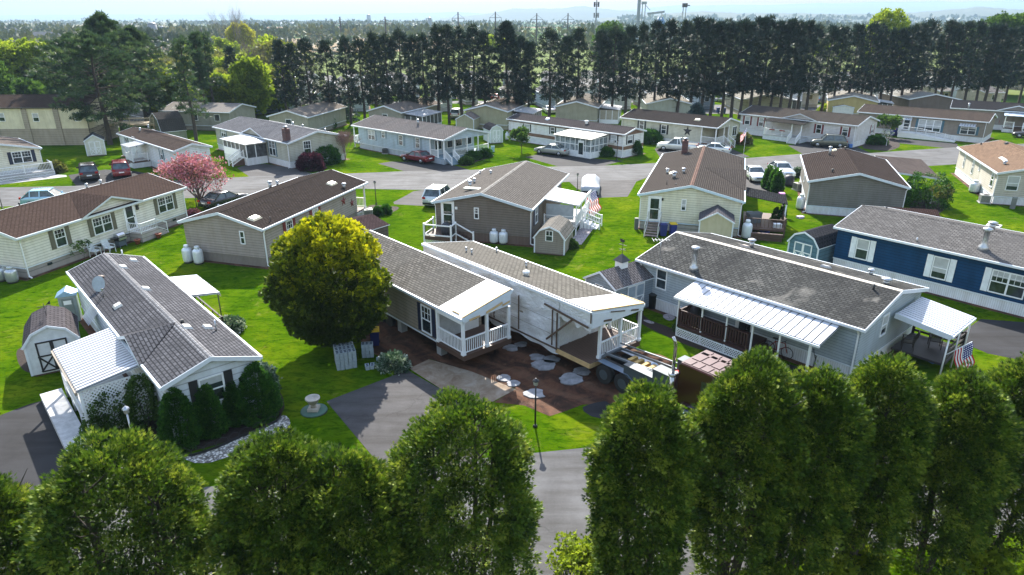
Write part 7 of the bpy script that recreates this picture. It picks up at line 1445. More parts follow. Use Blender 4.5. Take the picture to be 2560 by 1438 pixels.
# ---------------- trees
L_ARB = leaf_mat('arborvitae_leaf', [(.0,(.012,.028,.003)),(.35,(.042,.09,.008)),(.65,(.10,.17,.013)),(1,(.27,.32,.04))], .28)
L_GOLD = leaf_mat('golden_cypress_leaf', [(.0,(.035,.06,.006)),(.3,(.085,.13,.010)),(.55,(.19,.24,.012)),(.75,(.37,.39,.010)),(1,(.60,.57,.015))], .3)
L_PINE = leaf_mat('pine_needles', [(.0,(.02,.045,.026)),(.5,(.055,.10,.045)),(1,(.15,.20,.08))], .3)
L_SPR = leaf_mat('spruce_needles', [(.0,(.007,.018,.015)),(.5,(.02,.04,.030)),(1,(.085,.095,.05))], .2)
L_BOX = leaf_mat('yew_leaf', [(.0,(.014,.055,.006)),(.5,(.04,.135,.014)),(1,(.11,.25,.025))], .3); L_RED = leaf_mat('barberry_leaf', [(.0,(.02,.006,.012)),(.6,(.06,.012,.03)),(1,(.28,.10,.16))], .25)
L_SPRING = leaf_mat('spring_leaf', [(.0,(.08,.13,.01)),(.5,(.24,.33,.025)),(1,(.45,.50,.06))], .5); L_GREEN = leaf_mat('green_leaf', [(.0,(.025,.06,.012)),(.5,(.07,.14,.025)),(1,(.16,.26,.05))], .35)
L_PINK = leaf_mat('redbud_blossom', [(.0,(.16,.11,.04)),(.28,(.28,.13,.10)),(.6,(.46,.16,.26)),(1,(.66,.34,.42))], .3); L_VAR = leaf_mat('variegated_leaf', [(.0,(.02,.06,.03)),(.5,(.12,.2,.12)),(.8,(.55,.6,.5)),(1,(.7,.74,.66))], .2)
L_BUD = leaf_mat('budding_leaf', [(.0,(.08,.08,.03)),(.5,(.18,.2,.05)),(1,(.34,.33,.09))], .4); L_YEL = leaf_mat('yellow_leaf', [(.0,(.16,.16,.015)),(.5,(.40,.40,.03)),(1,(.6,.58,.08))], .45)
# front hedge trees
def arb(name, label, top, base, R, seed, lobes=3, nc=1650, lean=0, prof=None):
    g = base; H = height_at(top[1], g)-.3; r = np.random.default_rng(seed); root = empty(name, g, r.random()*6, label, 'tree', 'arborvitae row along the near street')
    pf = prof or (lambda t: max(.05, (.62+.5*t if t < .45 else .845+.35*(t-.45) if t < .6 else .9)*(1 if t < .62 else math.cos((t-.62)/.38*math.pi/2)**.5)))
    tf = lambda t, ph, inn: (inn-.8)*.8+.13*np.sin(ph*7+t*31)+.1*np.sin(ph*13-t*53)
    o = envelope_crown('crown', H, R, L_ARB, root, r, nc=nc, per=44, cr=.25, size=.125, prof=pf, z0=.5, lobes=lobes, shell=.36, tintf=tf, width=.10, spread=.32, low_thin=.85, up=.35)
    mb = MB(); stems = 3+int(r.integers(3))
    for k in range(stems):
        a = 2*math.pi*k/stems+r.random(); d = R*.5; mb.tube([(.15*math.cos(a),.15*math.sin(a),-.1),(d*.5*math.cos(a),d*.5*math.sin(a),H*.3),(d*.8*math.cos(a),d*.8*math.sin(a),H*.62),(d*.8*math.cos(a),d*.8*math.sin(a),H*.9)], [.12,.10,.06,.015], 6, cap=False)
        for q in range(26):
            z = H*(.12+.75*r.random()); b = r.random()*6.28; f = z/H; x0, y0 = d*min(.8,f*1.4)*math.cos(a), d*min(.8,f*1.4)*math.sin(a); ln = R*(.22+.3*r.random()); mb.tube([(x0,y0,z),(x0+ln*.6*math.cos(b),y0+ln*.6*math.sin(b),z+.25),(x0+ln*math.cos(b),y0+ln*math.sin(b),z+.55)], [.03,.018,.006], 4, cap=False)
    mb.build('trunk', bark((.045,.038,.03)), root, fixn=False); return root
def row_pt(x, d): # ground point under image column x on the line d metres this side of the near street edge
    lo, hi = 0, 140
    for _ in range(40):
        t = (lo+hi)/2-60; p = street(t, d); zc = p[1]*CP+CAMH*SP
        px = 1280+FPX*p[0]/(p[1]*CP+(CAMH-4)*SP)
        if px < x: lo = t+60
        else: hi = t+60
    return street((lo+hi)/2-60, d)
ARB = [(-10,1185,1.45,'cut by the left frame edge, lowest of the row'),(335,1085,2.0,'broad rounded, before the dark driveway'),(715,1075,1.65,'beside the white stone border, its narrow left half'),(875,1120,1.6,'leaning on its left neighbour before the asphalt drive'),(1165,985,2.0,'tall twin-topped, before the brown slab'),
       (1605,955,1.38,'slim, right of the open street gap'),(1852,880,1.55,'behind the maroon truck cab'),(2010,915,1.4,'between truck cab and awning end'),(2170,885,1.35,'before the flagged corner porch'),(2375,925,1.5,'right of the flag, rounded'),(2545,885,1.7,'at the right frame edge')]
for i, (x, y, R, d) in enumerate(ARB):
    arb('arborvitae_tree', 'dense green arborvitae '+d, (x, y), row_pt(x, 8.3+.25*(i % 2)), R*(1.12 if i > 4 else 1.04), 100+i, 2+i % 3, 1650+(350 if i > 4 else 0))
# forsythia-like shrub at the bottom
g = row_pt(1475, 7.7); broadleaf('flowering_shrub', 'yellow-green budding shrub with bare arching stems at the bottom edge', (g[0], g[1], 0), 1.9, np.random.default_rng(3), L_SPRING, 3, .10, .14, 4, spread=.6, trunk=.06, r0=.03, cat='shrub', crown_name='foliage', splay=9, shrink=.78)
for i, (x, dd, s_) in enumerate(((2130,9.0,1.0),(2210,8.6,.8),(2520,9.2,1.0),(2020,9.0,.7),(1400,9.3,.7))):
    g = row_pt(x, dd); bush('low_shrub', f"low yellow-green undergrowth bush beneath the front hedge, {ordn[[2,3,4,1,0][i]]} from the left", None, .9*s_, 1.2*s_, L_SPRING, np.random.default_rng(40+i), 60, 9, .16, world=g, group='undergrowth below the hedge')
# golden cypress
g = U((845,868)); H = height_at(553, g); root = empty('golden_cypress', (*g, 0), 0, 'big rounded golden-tipped cypress beside the new home', 'tree'); r = np.random.default_rng(21); print('cypress', g, H)
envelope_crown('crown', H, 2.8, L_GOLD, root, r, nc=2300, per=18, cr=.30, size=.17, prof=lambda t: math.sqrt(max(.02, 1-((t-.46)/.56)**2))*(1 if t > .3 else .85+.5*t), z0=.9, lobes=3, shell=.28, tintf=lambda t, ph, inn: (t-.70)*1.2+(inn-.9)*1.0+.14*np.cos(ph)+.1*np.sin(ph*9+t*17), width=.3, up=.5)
mb = MB()
for k in range(5): a = k*1.26; mb.tube([(0,0,-.1),(.2*math.cos(a),.2*math.sin(a),.8),(1.4*math.cos(a),1.4*math.sin(a),H*.5),(1.5*math.cos(a),1.5*math.sin(a),H*.8)], [.22,.16,.08,.02], 7, cap=False)
mb.build('trunk', bark(), root, fixn=False)
# evergreens by the narrow white home
for i, (X, Y, ty, R, d) in enumerate((('g',1000,745,435,'far left'),('g',1165,690,415,'second from left'),('g',1300,640,380,'smallest, under the window'),('g',1450,590,290,'largest, at the house corner'))) if False else []: pass
for i, (X, Y, ty, R, d) in enumerate(((1000,735,435,.85,'leftmost of four'),(1165,675,412,.68,'second of four'),(1298,615,380,.55,'third and slimmest of four'),(1445,580,288,1.02,'largest of four, at the corner'))):
    g = U(Q('g',X,Y)); H = height_at(Q('g',X,ty)[1], g); root = empty('conical_evergreen', (g[0], g[1]+.5, 0), i, 'clipped conical evergreen before the white gable wall, '+d, 'shrub', 'clipped evergreens at the white home'); r = np.random.default_rng(60+i)
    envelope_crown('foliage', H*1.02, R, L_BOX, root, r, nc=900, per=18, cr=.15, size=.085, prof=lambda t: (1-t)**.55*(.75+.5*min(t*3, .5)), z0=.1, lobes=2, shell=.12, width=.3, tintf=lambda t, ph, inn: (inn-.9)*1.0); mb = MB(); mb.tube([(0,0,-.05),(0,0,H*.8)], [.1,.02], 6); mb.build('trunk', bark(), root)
DKB = L_GREEN
bs = [('climbing_bush','dark climbing bush against the lattice end of the patio cover',Q('g',840,600),.7,2.4,L_GREEN),('climbing_bush','ragged dark bush left on the lattice end',Q('g',640,640),.8,2.0,L_GREEN),('shrub','low dark bush at the foot of the patio post',Q('g',570,660),.5,1.1,L_GREEN),
      ('shrub','red-purple barberry bush by the sage home corner',Q('k',1370,1000),1.55,1.9,L_RED),('shrub','dark green shrub behind the red barberry',Q('k',1560,920),1.7,2.0,L_BOX),('shrub','bronze-grey bush at the end of the left porch',Q('j',665,1040),1.1,1.2,L_BUD),
      ('hedge_shrub','tall dark square-clipped shrub beside the carport',Q('n',1420,1340),2.0,3.0,L_BOX),('shrub','round green shrub between striped and star homes',Q('m',610,680),1.5,1.9,L_BOX),('shrub','small dark upright shrub at the striped home corner',Q('m',425,820),.85,1.8,L_BOX),
      ('shrub','dark low shrub below the sunroom window',Q('m',65,840),.9,1.0,L_BOX),('shrub','variegated white-leaved shrub by the concrete blocks',Q('v',1730,1210),.72,.75,L_VAR),('shrub','round boxwood left in the mulch bed by the lamp',Q('e',285,412),.42,.7,L_BOX),('shrub','round boxwood right in the mulch bed by the lamp',Q('e',343,400),.45,.75,L_BOX),
      ('shrub','low green hedge clump along the maroon deck lattice',Q('t',650,960),.6,.6,L_GREEN),('shrub','leafy plant clump at the right end of the deck lattice bed',Q('t',950,1080),.65,.55,L_GREEN),('shrub','leafy plant clump in the middle of the deck lattice bed',Q('t',800,1020),.6,.55,L_GREEN),('shrub','white flowering shrub behind the narrow white home',Q('d',1710,1270),.75,.7,L_VAR),('shrub','white flowering shrub by the largest clipped evergreen',Q('g',1495,430),.6,1.6,L_VAR),
      ('shrub','dark round bush first in the blue-grey porch bed',Q('l',735,880),.8,.9,L_BOX),('shrub','dark round bush middle of the blue-grey porch bed',Q('l',850,880),1.0,1.0,L_BOX),('shrub','small dark bush low in the porch bed',Q('l',935,870),.6,.7,L_BOX),('shrub','dark round bush last in the blue-grey porch bed',Q('l',1030,845),.95,.95,L_BOX),('shrub','leafy lower bush in front of the porch bed',Q('l',820,935),.8,.7,L_GREEN),
      ('shrub','bronze bush right of the star home steps',Q('m',1750,690),1.1,1.5,L_BUD),('shrub','round blue-green bush by the mulch bed at the ramp home',Q('n',870,640),1.2,1.1,L_BOX),('shrub','bright green hedge left behind the maroon shuttered home',Q('n',310,275),1.6,1.3,L_SPRING),('shrub','bright green hedge right behind the maroon shuttered home',Q('n',470,290),2.0,1.3,L_SPRING),
      ('shrub','small green shrub at the taupe shed side',Q('w',760,1290),.5,.6,L_GREEN),('shrub','pink heather clump below the blossom tree',Q('d',1440,410),.5,.4,L_PINK),('shrub','bright round green bush on the rear street',Q('l',1740,150),1.6,1.6,L_SPRING),('shrub','pale flowering shrub in the slate home side bed',Q('m',2455,1090),.7,.8,L_VAR)]
for i, (nm, lb_, p, R, H, m) in enumerate(bs): bush(nm, lb_, p, R, H, m, np.random.default_rng(200+i), int(90+60*R*R), 10, .10 if p[1] > 500 else .16, prof=(lambda t: .98 if t < .8 else .7) if 'square' in lb_ else None, cr=.2 if p[1] > 500 else .3, shell=.3)
# potted and young plants
broadleaf('sapling', 'thin leafy sapling against the cream home skirting', (*U(Q('d',632,745)), 0), 1.5, np.random.default_rng(70), L_GREEN, 5, .12, .12, 2, trunk=.3, r0=.02, cat='sapling')
broadleaf('small_tree', 'small green round tree on the lawn before the striped home', (*U(Q('b',1352,1145)), 0), 3.4, np.random.default_rng(71), L_GREEN, 7, .3, .35, 3, trunk=.35, r0=.07)
broadleaf('bare_shrub', 'reddish leafless shrub between the sage and blue-grey homes', (*U(Q('k',1790,890)), 0), 4.2, np.random.default_rng(72), None, 0, depth=4, barkc=(.17,.10,.085), trunk=.08, r0=.05, spread=.42, splay=9, cat='shrub', shrink=.8)
broadleaf('budding_shrub', 'bare greenish twiggy shrub beside the clipped dark shrub', (*U(Q('n',1590,1370)), 0), 2.3, np.random.default_rng(73), L_BUD, 4, .14, .2, 3, trunk=.15, r0=.05, spread=.5, cat='shrub', crown_name='foliage')
broadleaf('bare_shrub', 'pale leafless shrub left of the maroon shuttered porch', (*U(Q('m',1850,560)), 0), 2.4, np.random.default_rng(74), None, 0, depth=4, barkc=(.3,.26,.24), trunk=.08, r0=.03, spread=.5, splay=7, cat='shrub')
broadleaf('garden_tree', 'leafy small tree by the blue bins of the ramp home', (*U(Q('n',960,560)), 0), 3.0, np.random.default_rng(75), L_GREEN, 6, .35, .4, 3, trunk=.4, r0=.06)
broadleaf('weeping_tree', 'white-limbed weeping sapling in the mulch bed', (*U(Q('n',985,660)), 0), 2.2, np.random.default_rng(76), L_VAR, 3, .1, .1, 2, barkc=(.5,.5,.52), trunk=.5, r0=.06, spread=.9)
# redbud
broadleaf('redbud_tree', 'pink blossoming redbud tree spreading beside the road', (*U(Q('d',1495,335)), 0), height_at(382, U(Q('d',1495,335))), np.random.default_rng(9), L_PINK, 4, .17, .32, 4, barkc=(.08,.05,.045), spread=1.0, trunk=.12, r0=.2, kids=(2,3), up=.12, splay=7, shrink=.82)
# evergreen cones by the drive of the white sedans
for i, (X, Y, ty, R) in enumerate(((2060,1230,1080,.65),(2130,1260,1060,.75),(2175,1290,1120,.7))):
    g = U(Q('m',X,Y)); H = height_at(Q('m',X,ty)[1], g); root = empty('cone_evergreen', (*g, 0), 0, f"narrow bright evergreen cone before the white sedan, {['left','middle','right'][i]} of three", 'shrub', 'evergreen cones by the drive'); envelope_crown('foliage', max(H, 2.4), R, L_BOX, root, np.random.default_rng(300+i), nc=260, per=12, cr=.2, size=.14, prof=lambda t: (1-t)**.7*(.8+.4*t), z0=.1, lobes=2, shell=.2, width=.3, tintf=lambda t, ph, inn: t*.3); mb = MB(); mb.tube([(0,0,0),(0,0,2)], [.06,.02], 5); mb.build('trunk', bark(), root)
for i, (X, Y, H) in enumerate(((1180,890,1.7),(1350,910,2.1))):
    g = U(Q('x',X,Y)); root = empty('cone_evergreen', (*g, 0), 0, f"thin dark evergreen {['left','right'][i]} by the cluttered deck corner", 'shrub', 'thin evergreens by the deck'); envelope_crown('foliage', H, .36, L_BOX, root, np.random.default_rng(310+i), nc=140, per=12, cr=.14, size=.11, prof=lambda t: (1-t)**.6, z0=.05, lobes=2, shell=.2, width=.3); mb = MB(); mb.tube([(0,0,0),(0,0,H*.8)], [.04,.01], 5); mb.build('trunk', bark(), root)
for i, (X, Y, ty, R) in enumerate(((1420,490,215,.9),(1505,490,310,1.0),(1590,495,320,1.0))):
    g = U(Q('k',X,Y)); H = height_at(Q('k',X,ty)[1], g); root = empty('cone_evergreen', (*g, 0), 0, f"dark columnar arborvitae behind the sage chimney home, {['tallest','middle','right'][i]}", 'tree', 'columnar evergreens below the pines'); envelope_crown('foliage', H, R, L_BOX, root, np.random.default_rng(320+i), nc=300, per=12, cr=.3, size=.22, prof=lambda t: (1-t)**.5, z0=.1, lobes=2, shell=.2, width=.3); mb = MB(); mb.tube([(0,0,0),(0,0,H*.8)], [.1,.01], 5); mb.build('trunk', bark(), root)
# conifers
prow = lambda t: (.62+.55*min(1, t*3))*(1 if t < .6 else max(.12, 1-((t-.6)/.42)**1.6*.8))
pvars = []
def line_y(x): return np.interp(x, [400,690,1130,1845,2120,2560], [352,312,308,297,282,268])
pines = [(598,289,112,'a'),(721,0,95,''),(746,0,105,''),(780,0,92,''),(829,0,98,''),(878,0,90,''),(912,0,92,''),(942,0,78,''),(973,0,85,''),(1008,0,72,''),(1038,0,88,''),(1068,0,82,''),(1097,0,62,''),(1122,0,60,''),(1154,0,68,''),(1184,0,62,''),(1213,0,75,''),
 (1302,0,86,''),(1320,0,100,''),(1372,0,70,''),(1409,0,86,''),(1441,0,68,''),(1495,0,72,''),(1527,0,68,''),(1560,0,62,''),(1594,0,58,''),(1631,0,52,''),(1664,0,46,''),(1692,0,48,''),(1723,0,42,''),(1750,0,44,''),(1776,0,52,''),(1802,0,50,''),(1826,0,48,''),(1848,0,52,''),(1870,0,40,''),(1895,0,42,''),(1922,0,50,''),(1949,0,46,''),(1970,0,52,''),(1990,0,48,''),(2012,0,60,''),(2051,0,62,''),
 (2080,0,64,''),(2116,0,58,''),(2147,0,55,''),(2170,0,60,''),(2196,0,70,''),(2221,0,68,''),(2248,0,62,''),(2268,0,58,''),(2293,0,50,''),(2330,0,50,''),(2345,0,56,''),(2372,0,54,''),(2405,0,52,''),(2436,0,60,''),(2459,0,56,''),(2480,0,66,''),(2506,0,62,''),(2546,0,70,'')]
for k in range(6):
    r = np.random.default_rng(400+k); o = conifer('pine_tree', 'x', (0,0,0), 15.0, r, L_SPR, base=.30 if k % 2 else .27, R=1.65+.25*(k % 3), nb=60, per=6, cl=3, leafs=.72, cr=.38, prof=prow, updir=lambda t: -.25+1.1*t*t, group='tall pines of the windbreak row', width=.10, clz=.8); pvars.append(o)
def behind(x):
    for a, nm in ((640,'the lone trunks at left'),(890,'the sage chimney home'),(1230,'the blue-grey porch home'),(1540,'the striped home'),(1845,'the black star home'),(2200,'the maroon shuttered home'),(2400,'the ramp home')):
        if x < a: return nm
    return 'the glazed porch home'
used = [0]*6; rr = np.random.default_rng(77)
for i, (x, y, ty, kd) in enumerate(pines):
    yb = y or line_y(x); g = U((x, yb)); g = (g[0]+0, g[1]+rr.normal(0, .8)); g0 = U((x, yb)); s_ = g[1]/g0[1]; g = (g0[0]*s_, g[1]); H = height_at(ty, g)-.65; k = int(rr.integers(6)); lab = f"tall dark pine behind {behind(x)}, {ordn[i]} from the left in the row"
    if not used[k]: o = pvars[k]; used[k] = 1; o.location = (*g, 0)
    else: o = copy_tree(pvars[k], (*g, 0), 0, 1)
    s1 = H/15.0; o.scale = (s1*(.85+.25*rr.random()), s1*(.85+.25*rr.random()), s1); o.rotation_euler = (0, 0, rr.random()*6.28); o['label'] = lab; o['category'] = 'tree'
for k in range(6):
    if not used[k]:
        for ch in list(pvars[k].children): bpy.data.objects.remove(ch)
        bpy.data.objects.remove(pvars[k])
g = U((1271, 308)); conifer('spruce_tree', 'tallest broad spruce in the windbreak, right of the blue-grey porch home', (*g, 0), height_at(60, g), np.random.default_rng(450), L_SPR, base=.22, R=4.4, nb=100, per=8, cl=5, leafs=.62, cr=.45, prof=lambda t: (1-t)**.55*(.75+.25*min(1, t*6)), updir=lambda t: -.15+.9*t, clz=.5, width=.1)
for (x, yb, ty, R, lb_, sd) in ((490,352,100,2.9,'sparse tall pine standing before the sage home, bent crown',451),(541,309,88,2.6,'half-dead pine with bare lower branches, beside a twin trunk',452),(520,318,85,1.6,'thin leaning pine trunk with tuft of needles on top',453)):
    g = U((x, yb)); conifer('pine_tree', lb_, (*g, 0), height_at(ty, g), np.random.default_rng(sd), L_PINE, base=.42 if sd != 451 else .25, R=R, nb=46, per=9, cl=3, leafs=.6, cr=.5, prof=lambda t: .8-.4*t, updir=lambda t: .1+.5*t, width=.1)
# white pines on the left
for (x, yb, ty, R, lb_, sd) in ((275,362,88,6.6,'broad white pine left of the trio beside the cream building',461),(306,330,38,5.4,'tallest white pine with spiky top, middle of the trio',462),(368,318,72,6.0,'broad white pine right of the trio with layered branches',463),(215,332,92,4.6,'white pine with drooping outer branches behind the cream building',464)):
    g = U((x, yb)); conifer('white_pine', lb_, (*g, 0), height_at(ty, g), np.random.default_rng(sd), L_PINE, base=.24, R=R, nb=96, per=12, cl=5, leafs=.6, cr=.48, prof=lambda t: (.62+.5*min(1, t*3))*(1 if t < .5 else max(.12, 1-((t-.5)/.5)**1.4)), updir=lambda t: .05+.55*t, clz=.28, width=.10, trunkr=.32, group='white pines on the left')
for (x, yb, ty, R, lb_, sd) in ((838,302,212,4.6,'dark blue spruce below the pines, left of the blue-grey home',471),(1735,330,262,2.2,'drooping low spruce under the pines behind the star home',472)):
    g = U((x, yb)); conifer('spruce_tree', lb_, (*g, 0), height_at(ty, g), np.random.default_rng(sd), leaf_mat('blue_spruce_needles', [(.0,(.02,.04,.045)),(.5,(.05,.085,.09)),(1,(.12,.17,.17))], .15), base=.05, R=R, nb=90, per=9, cl=5, leafs=.45, cr=.45, prof=lambda t: (1-t)**.8, updir=lambda t: .0, clz=.5)
# deciduous trees beyond
dv = []
for k in range(5):
    r = np.random.default_rng(500+k); m = [None, L_BUD, None, L_SPRING, L_BUD][k]
    o = broadleaf('bare_tree' if m is None else 'budding_tree', 'x', (0,0,0), 12.0, r, m, 5 if m is L_SPRING else 3, .5, .7, 5, barkc=(.13,.11,.10), trunk=.2, spread=.42, r0=.19, group='bare and budding trees beyond the homes', kids=(2,2), shrink=.8, twig_n=4); dv.append(o)
dl = []
for i in range(52):
    x = 300+i*15.0+rr.normal(0, 8); y = 268+rr.normal(0, 14)
    if i >= 30: x = rr.uniform(60, 2500); y = rr.uniform(178, 205)
    ty = y-rr.uniform(95, 150) if i < 30 else y-rr.uniform(60, 90); dl.append((x, y, ty, int(rr.integers(5))))
dl += [(640,292,78,2),(595,175,12,0)]
used = [0]*5; dl.sort(); cn = {}
for i, (x, y, ty, k) in enumerate(dl):
    g = U((x, y)); H = max(5, height_at(ty, g)); nm = ['leafless grey','lightly budding','leafless fine-twigged','bright spring-green','yellow-budding'][k]; cn[k] = cn.get(k, 0)+1
    if not used[k]: o = dv[k]; used[k] = 1; o.location = (*g, 0)
    else: o = copy_tree(dv[k], (*g, 0), 0, 1)
    s1 = H/11.0; w_ = 1.1 if H < 14 else .85; o.scale = (s1*w_, s1*w_, s1); o.rotation_euler = (0, 0, rr.random()*6.28)
    zone = 'behind the left homes' if x < 700 else 'beyond the pine row'; o['label'] = f"{nm} tree {zone}, {ordn[cn[k]-1]} such from the left"; o['category'] = 'tree'
# leafy masses at the left and right edges
edge = [(40,268,110,4.4,L_SPRING,'bright spring-green tree at the left edge above the cream building'),(120,262,105,4.6,L_SPRING,'bright yellow-green tree left of the white pines'),(-20,300,140,4.0,L_GREEN,'dark green tree at the left frame edge'),(70,285,205,3.4,L_GREEN,'low rounded green tree behind the cream building roof'),(165,262,150,3.0,L_SPRING,'slender spring-green tree in front of bare stems'),
        (640,300,150,3.0,L_SPRING,'low bright green tree behind the lone pines'),(430,300,178,3.6,L_SPRING,'bright undergrowth tree beside the right white pine'),(560,300,190,3.2,L_SPRING,'bright green low tree between the lone pine trunks'),(700,285,170,3.0,L_SPRING,'sunlit low tree at the left end of the pine row'),
        (2480,236,40,8.0,L_GREEN,'large bright green tree above the right end of the pines'),(2575,240,30,8.5,L_GREEN,'large green tree at the right frame edge behind pines'),(2190,232,30,4.6,L_SPRING,'tall yellow-green tree rising above the pines at right'),(1520,205,60,4.5,L_GREEN,'green tree beyond the pines below the grain tower'),(610,160,60,5.0,L_YEL,'bright yellow-leaved tree left of the pine row, far off')]
for i, (x, y, ty, R, m, lb_) in enumerate(edge):
    g = U((x, y)); H = height_at(ty, g); root = empty('leafy_tree', (*g, 0), 0, lb_, 'tree', 'leafy trees at the edges'); r = np.random.default_rng(600+i)
    envelope_crown('crown', H, R, m, root, r, nc=int(300+30*R*R) if H > 5 else 200, per=10, cr=.8, size=.5, prof=lambda t: math.sqrt(max(.02, 1-((t-.5)/.55)**2)), z0=H*.18, lobes=4, shell=.6, width=.28)
    mb = MB(); mb.tube([(0,0,-.1),(.1,0,H*.4),(0,.1,H*.75)], [.25,.17,.05], 7, cap=False)
    for k in range(9): a = k*2.4; mb.tube([(0,0,H*(.2+.05*k)),(R*.6*math.cos(a),R*.6*math.sin(a),H*(.38+.055*k))], [.1,.02], 4, cap=False)
    mb.build('trunk', bark(), root, fixn=False)
g = U((165,262)); bush('mound_shrub', 'flat-topped yellow-green mound behind the cream building roof', (165,258), 4.6, 2.2, L_SPRING, np.random.default_rng(640), 300, 10, .35, cr=.5)
# ---------------- far country
WOOD = leaf_mat('distant_foliage', [(.0,(.03,.045,.03)),(.4,(.06,.08,.04)),(.7,(.10,.12,.05)),(1,(.16,.15,.07))], .15)
r = np.random.default_rng(900); P = []; D_ = []; Sz = []; Tn = []
def woods(n, y0, y1, xr, h0, h1, k):
    for i in range(n):
        d = y0*(y1/y0)**r.random(); x = r.uniform(*xr)*d
        if not (d < 420 and abs(x/d) > .9): add_tree(x, d, r.uniform(h0, h1), k)
def add_tree(x, y, h, k):
    w = h*r.uniform(.45,.8); q = r.normal(size=(k,3)); q /= np.linalg.norm(q, axis=1, keepdims=True); q *= r.random((k,1))**.33
    c = np.array([x,y,h*.55])+q*np.array([w,w,h*.42]); P.append(c); D_.append(q+np.array([0,0,.3])); Sz.append(np.full(k, h*.92/math.sqrt(k))); Tn.append(np.clip(np.full(k, r.normal(.45,.22))+r.normal(0,.08,k), 0, 1))
woods(120, 300, 520, (-.8,.85), 5, 9, 60)
lines = []
for i in range(80):          # hedgerows and wood edges
    d = 420*(2600/420)**r.random(); x = r.uniform(-.85,.85)*d; ln = r.uniform(.08,.35)*d; a = r.normal(0,.18); n = int(ln/ (d*.007+3))
    for k in range(n):
        t = (k/n-.5)*ln; add_tree(x+t*math.cos(a)+r.normal(0,4), d+t*math.sin(a)+r.normal(0,8), r.uniform(6,12), 30 if d < 1200 else 16)
woods(170, 380, 1600, (-.85,.85), 5, 11, 26); woods(160, 1500, 4200, (-.85,.85), 8, 15, 12); woods(420, 450, 1500, (.3,.9), 7, 13, 26); woods(240, 330, 1000, (-.9,-.35), 7, 12, 40)
for i in range(900):
    d = r.uniform(2400,3400); x = r.uniform(.15,.95)*d; add_tree(x, d, r.uniform(14,26), 10)
P = np.concatenate(P); D_ = np.concatenate(D_); o = leaf_obj('distant_woodland', P, D_, np.concatenate(Sz)*2.0, np.concatenate(Tn), WOOD, None, .42, n3=False, rng=r)
tag(o, 'hazy woods and hedgerows across the far farmland', 'woodland', kind='stuff')
def ridge(name, d, pts, depth, col, seed):
    q = np.random.default_rng(seed); xs = np.linspace(pts[0][0], pts[-1][0], 160); ys = np.interp(xs, [p[0] for p in pts], [p[1] for p in pts]); vs = []; fs = []
    for i, (x, y) in enumerate(zip(xs, ys)):
        g = (0, d); h = max(1.0, height_at(y, g)*1.0)*(1+.02*math.sin(i*.9)+q.normal(0,.012)); dy = (719-y)/FPX; wx = (x-1280)/FPX*(d*CP+(CAMH-h)*SP)
        for (o_, f) in ((-depth,-.02),(-depth*.5,.55),(0,1.0),(depth*.6,.5),(depth,-.02)): vs.append((wx*(1+o_/d), d+o_, h*f if f > 0 else -.5))
    for i in range(159):
        for k in range(4): a = i*5+k; fs.append((a,a+5,a+6,a+1))
    mb = MB(); mb.add(vs, fs, 0, True); m, nt, b = nodes('wooded_hill'); n = noise(nt, .02, 4, .7, world_coord(nt)); nt.links.new(ramp(nt, n, [(.35, sc3(col,.7)), (.65, sc3(col,1.3))]).outputs[0], b.inputs['Base Color']); b.inputs['Roughness'].default_value = 1
    tag(mb.build(name, m, fixn=False), kind='structure')
ridge('hills', 7600, [(-600,44),(-200,40),(300,36),(700,38),(1000,33),(1150,30),(1230,36),(1500,30),(1700,13),(1935,12),(2036,8),(2135,7),(2271,3),(2400,4),(2560,0),(2900,2),(3300,20)], 1200, (.02,.035,.03), 1)
ridge('hills', 4600, [(1100,46),(1202,37),(1240,30),(1287,21),(1380,22),(1461,15),(1505,22),(1555,26),(1640,32),(1800,34),(2000,36),(2300,34),(2560,30),(2900,30)], 900, (.02,.035,.03), 2)
ridge('hills', 3000, [(1500,46),(1700,32),(1760,28),(1850,33),(2002,33),(2100,36),(2204,34),(2300,30),(2400,22),(2450,17),(2520,22),(2600,26),(2900,26)], 500, (.03,.045,.03), 3)
# farm buildings, silos, poles, towers
BARNR = plain((.10,.10,.11), .8); BARNW = plain((.16,.13,.12), .8)
def barn(label, p, L, W, h, rz, wc, rc, name='barn', d=None):
    g = U(p); root = empty(name, g, rz, label, 'building'); mb = MB(); mb.prism([(-W/2,0),(W/2,0),(W/2,h),(0,h+W*.28),(-W/2,h)], -L/2, L/2, 'x'); mb.build('wall', plain(wc, .8), root); mb = MB()
    for s_ in (-1, 1): mb.add([(-L/2-.5,0,h+W*.28+.15),(L/2+.5,0,h+W*.28+.15),(L/2+.5,s_*(W/2+.5),h-.1),(-L/2-.5,s_*(W/2+.5),h-.1)], [(0,1,2,3)])
    mb.build('roof', plain(rc, .7), root, fixn=False); mb = MB()
    for k in range(4): mb.box(-L/2+L*(k+.3)/4,-W/2-.05,h*.3,-L/2+L*(k+.6)/4,-W/2-.01,h*.75)
    mb.build('window', GLASS, root)
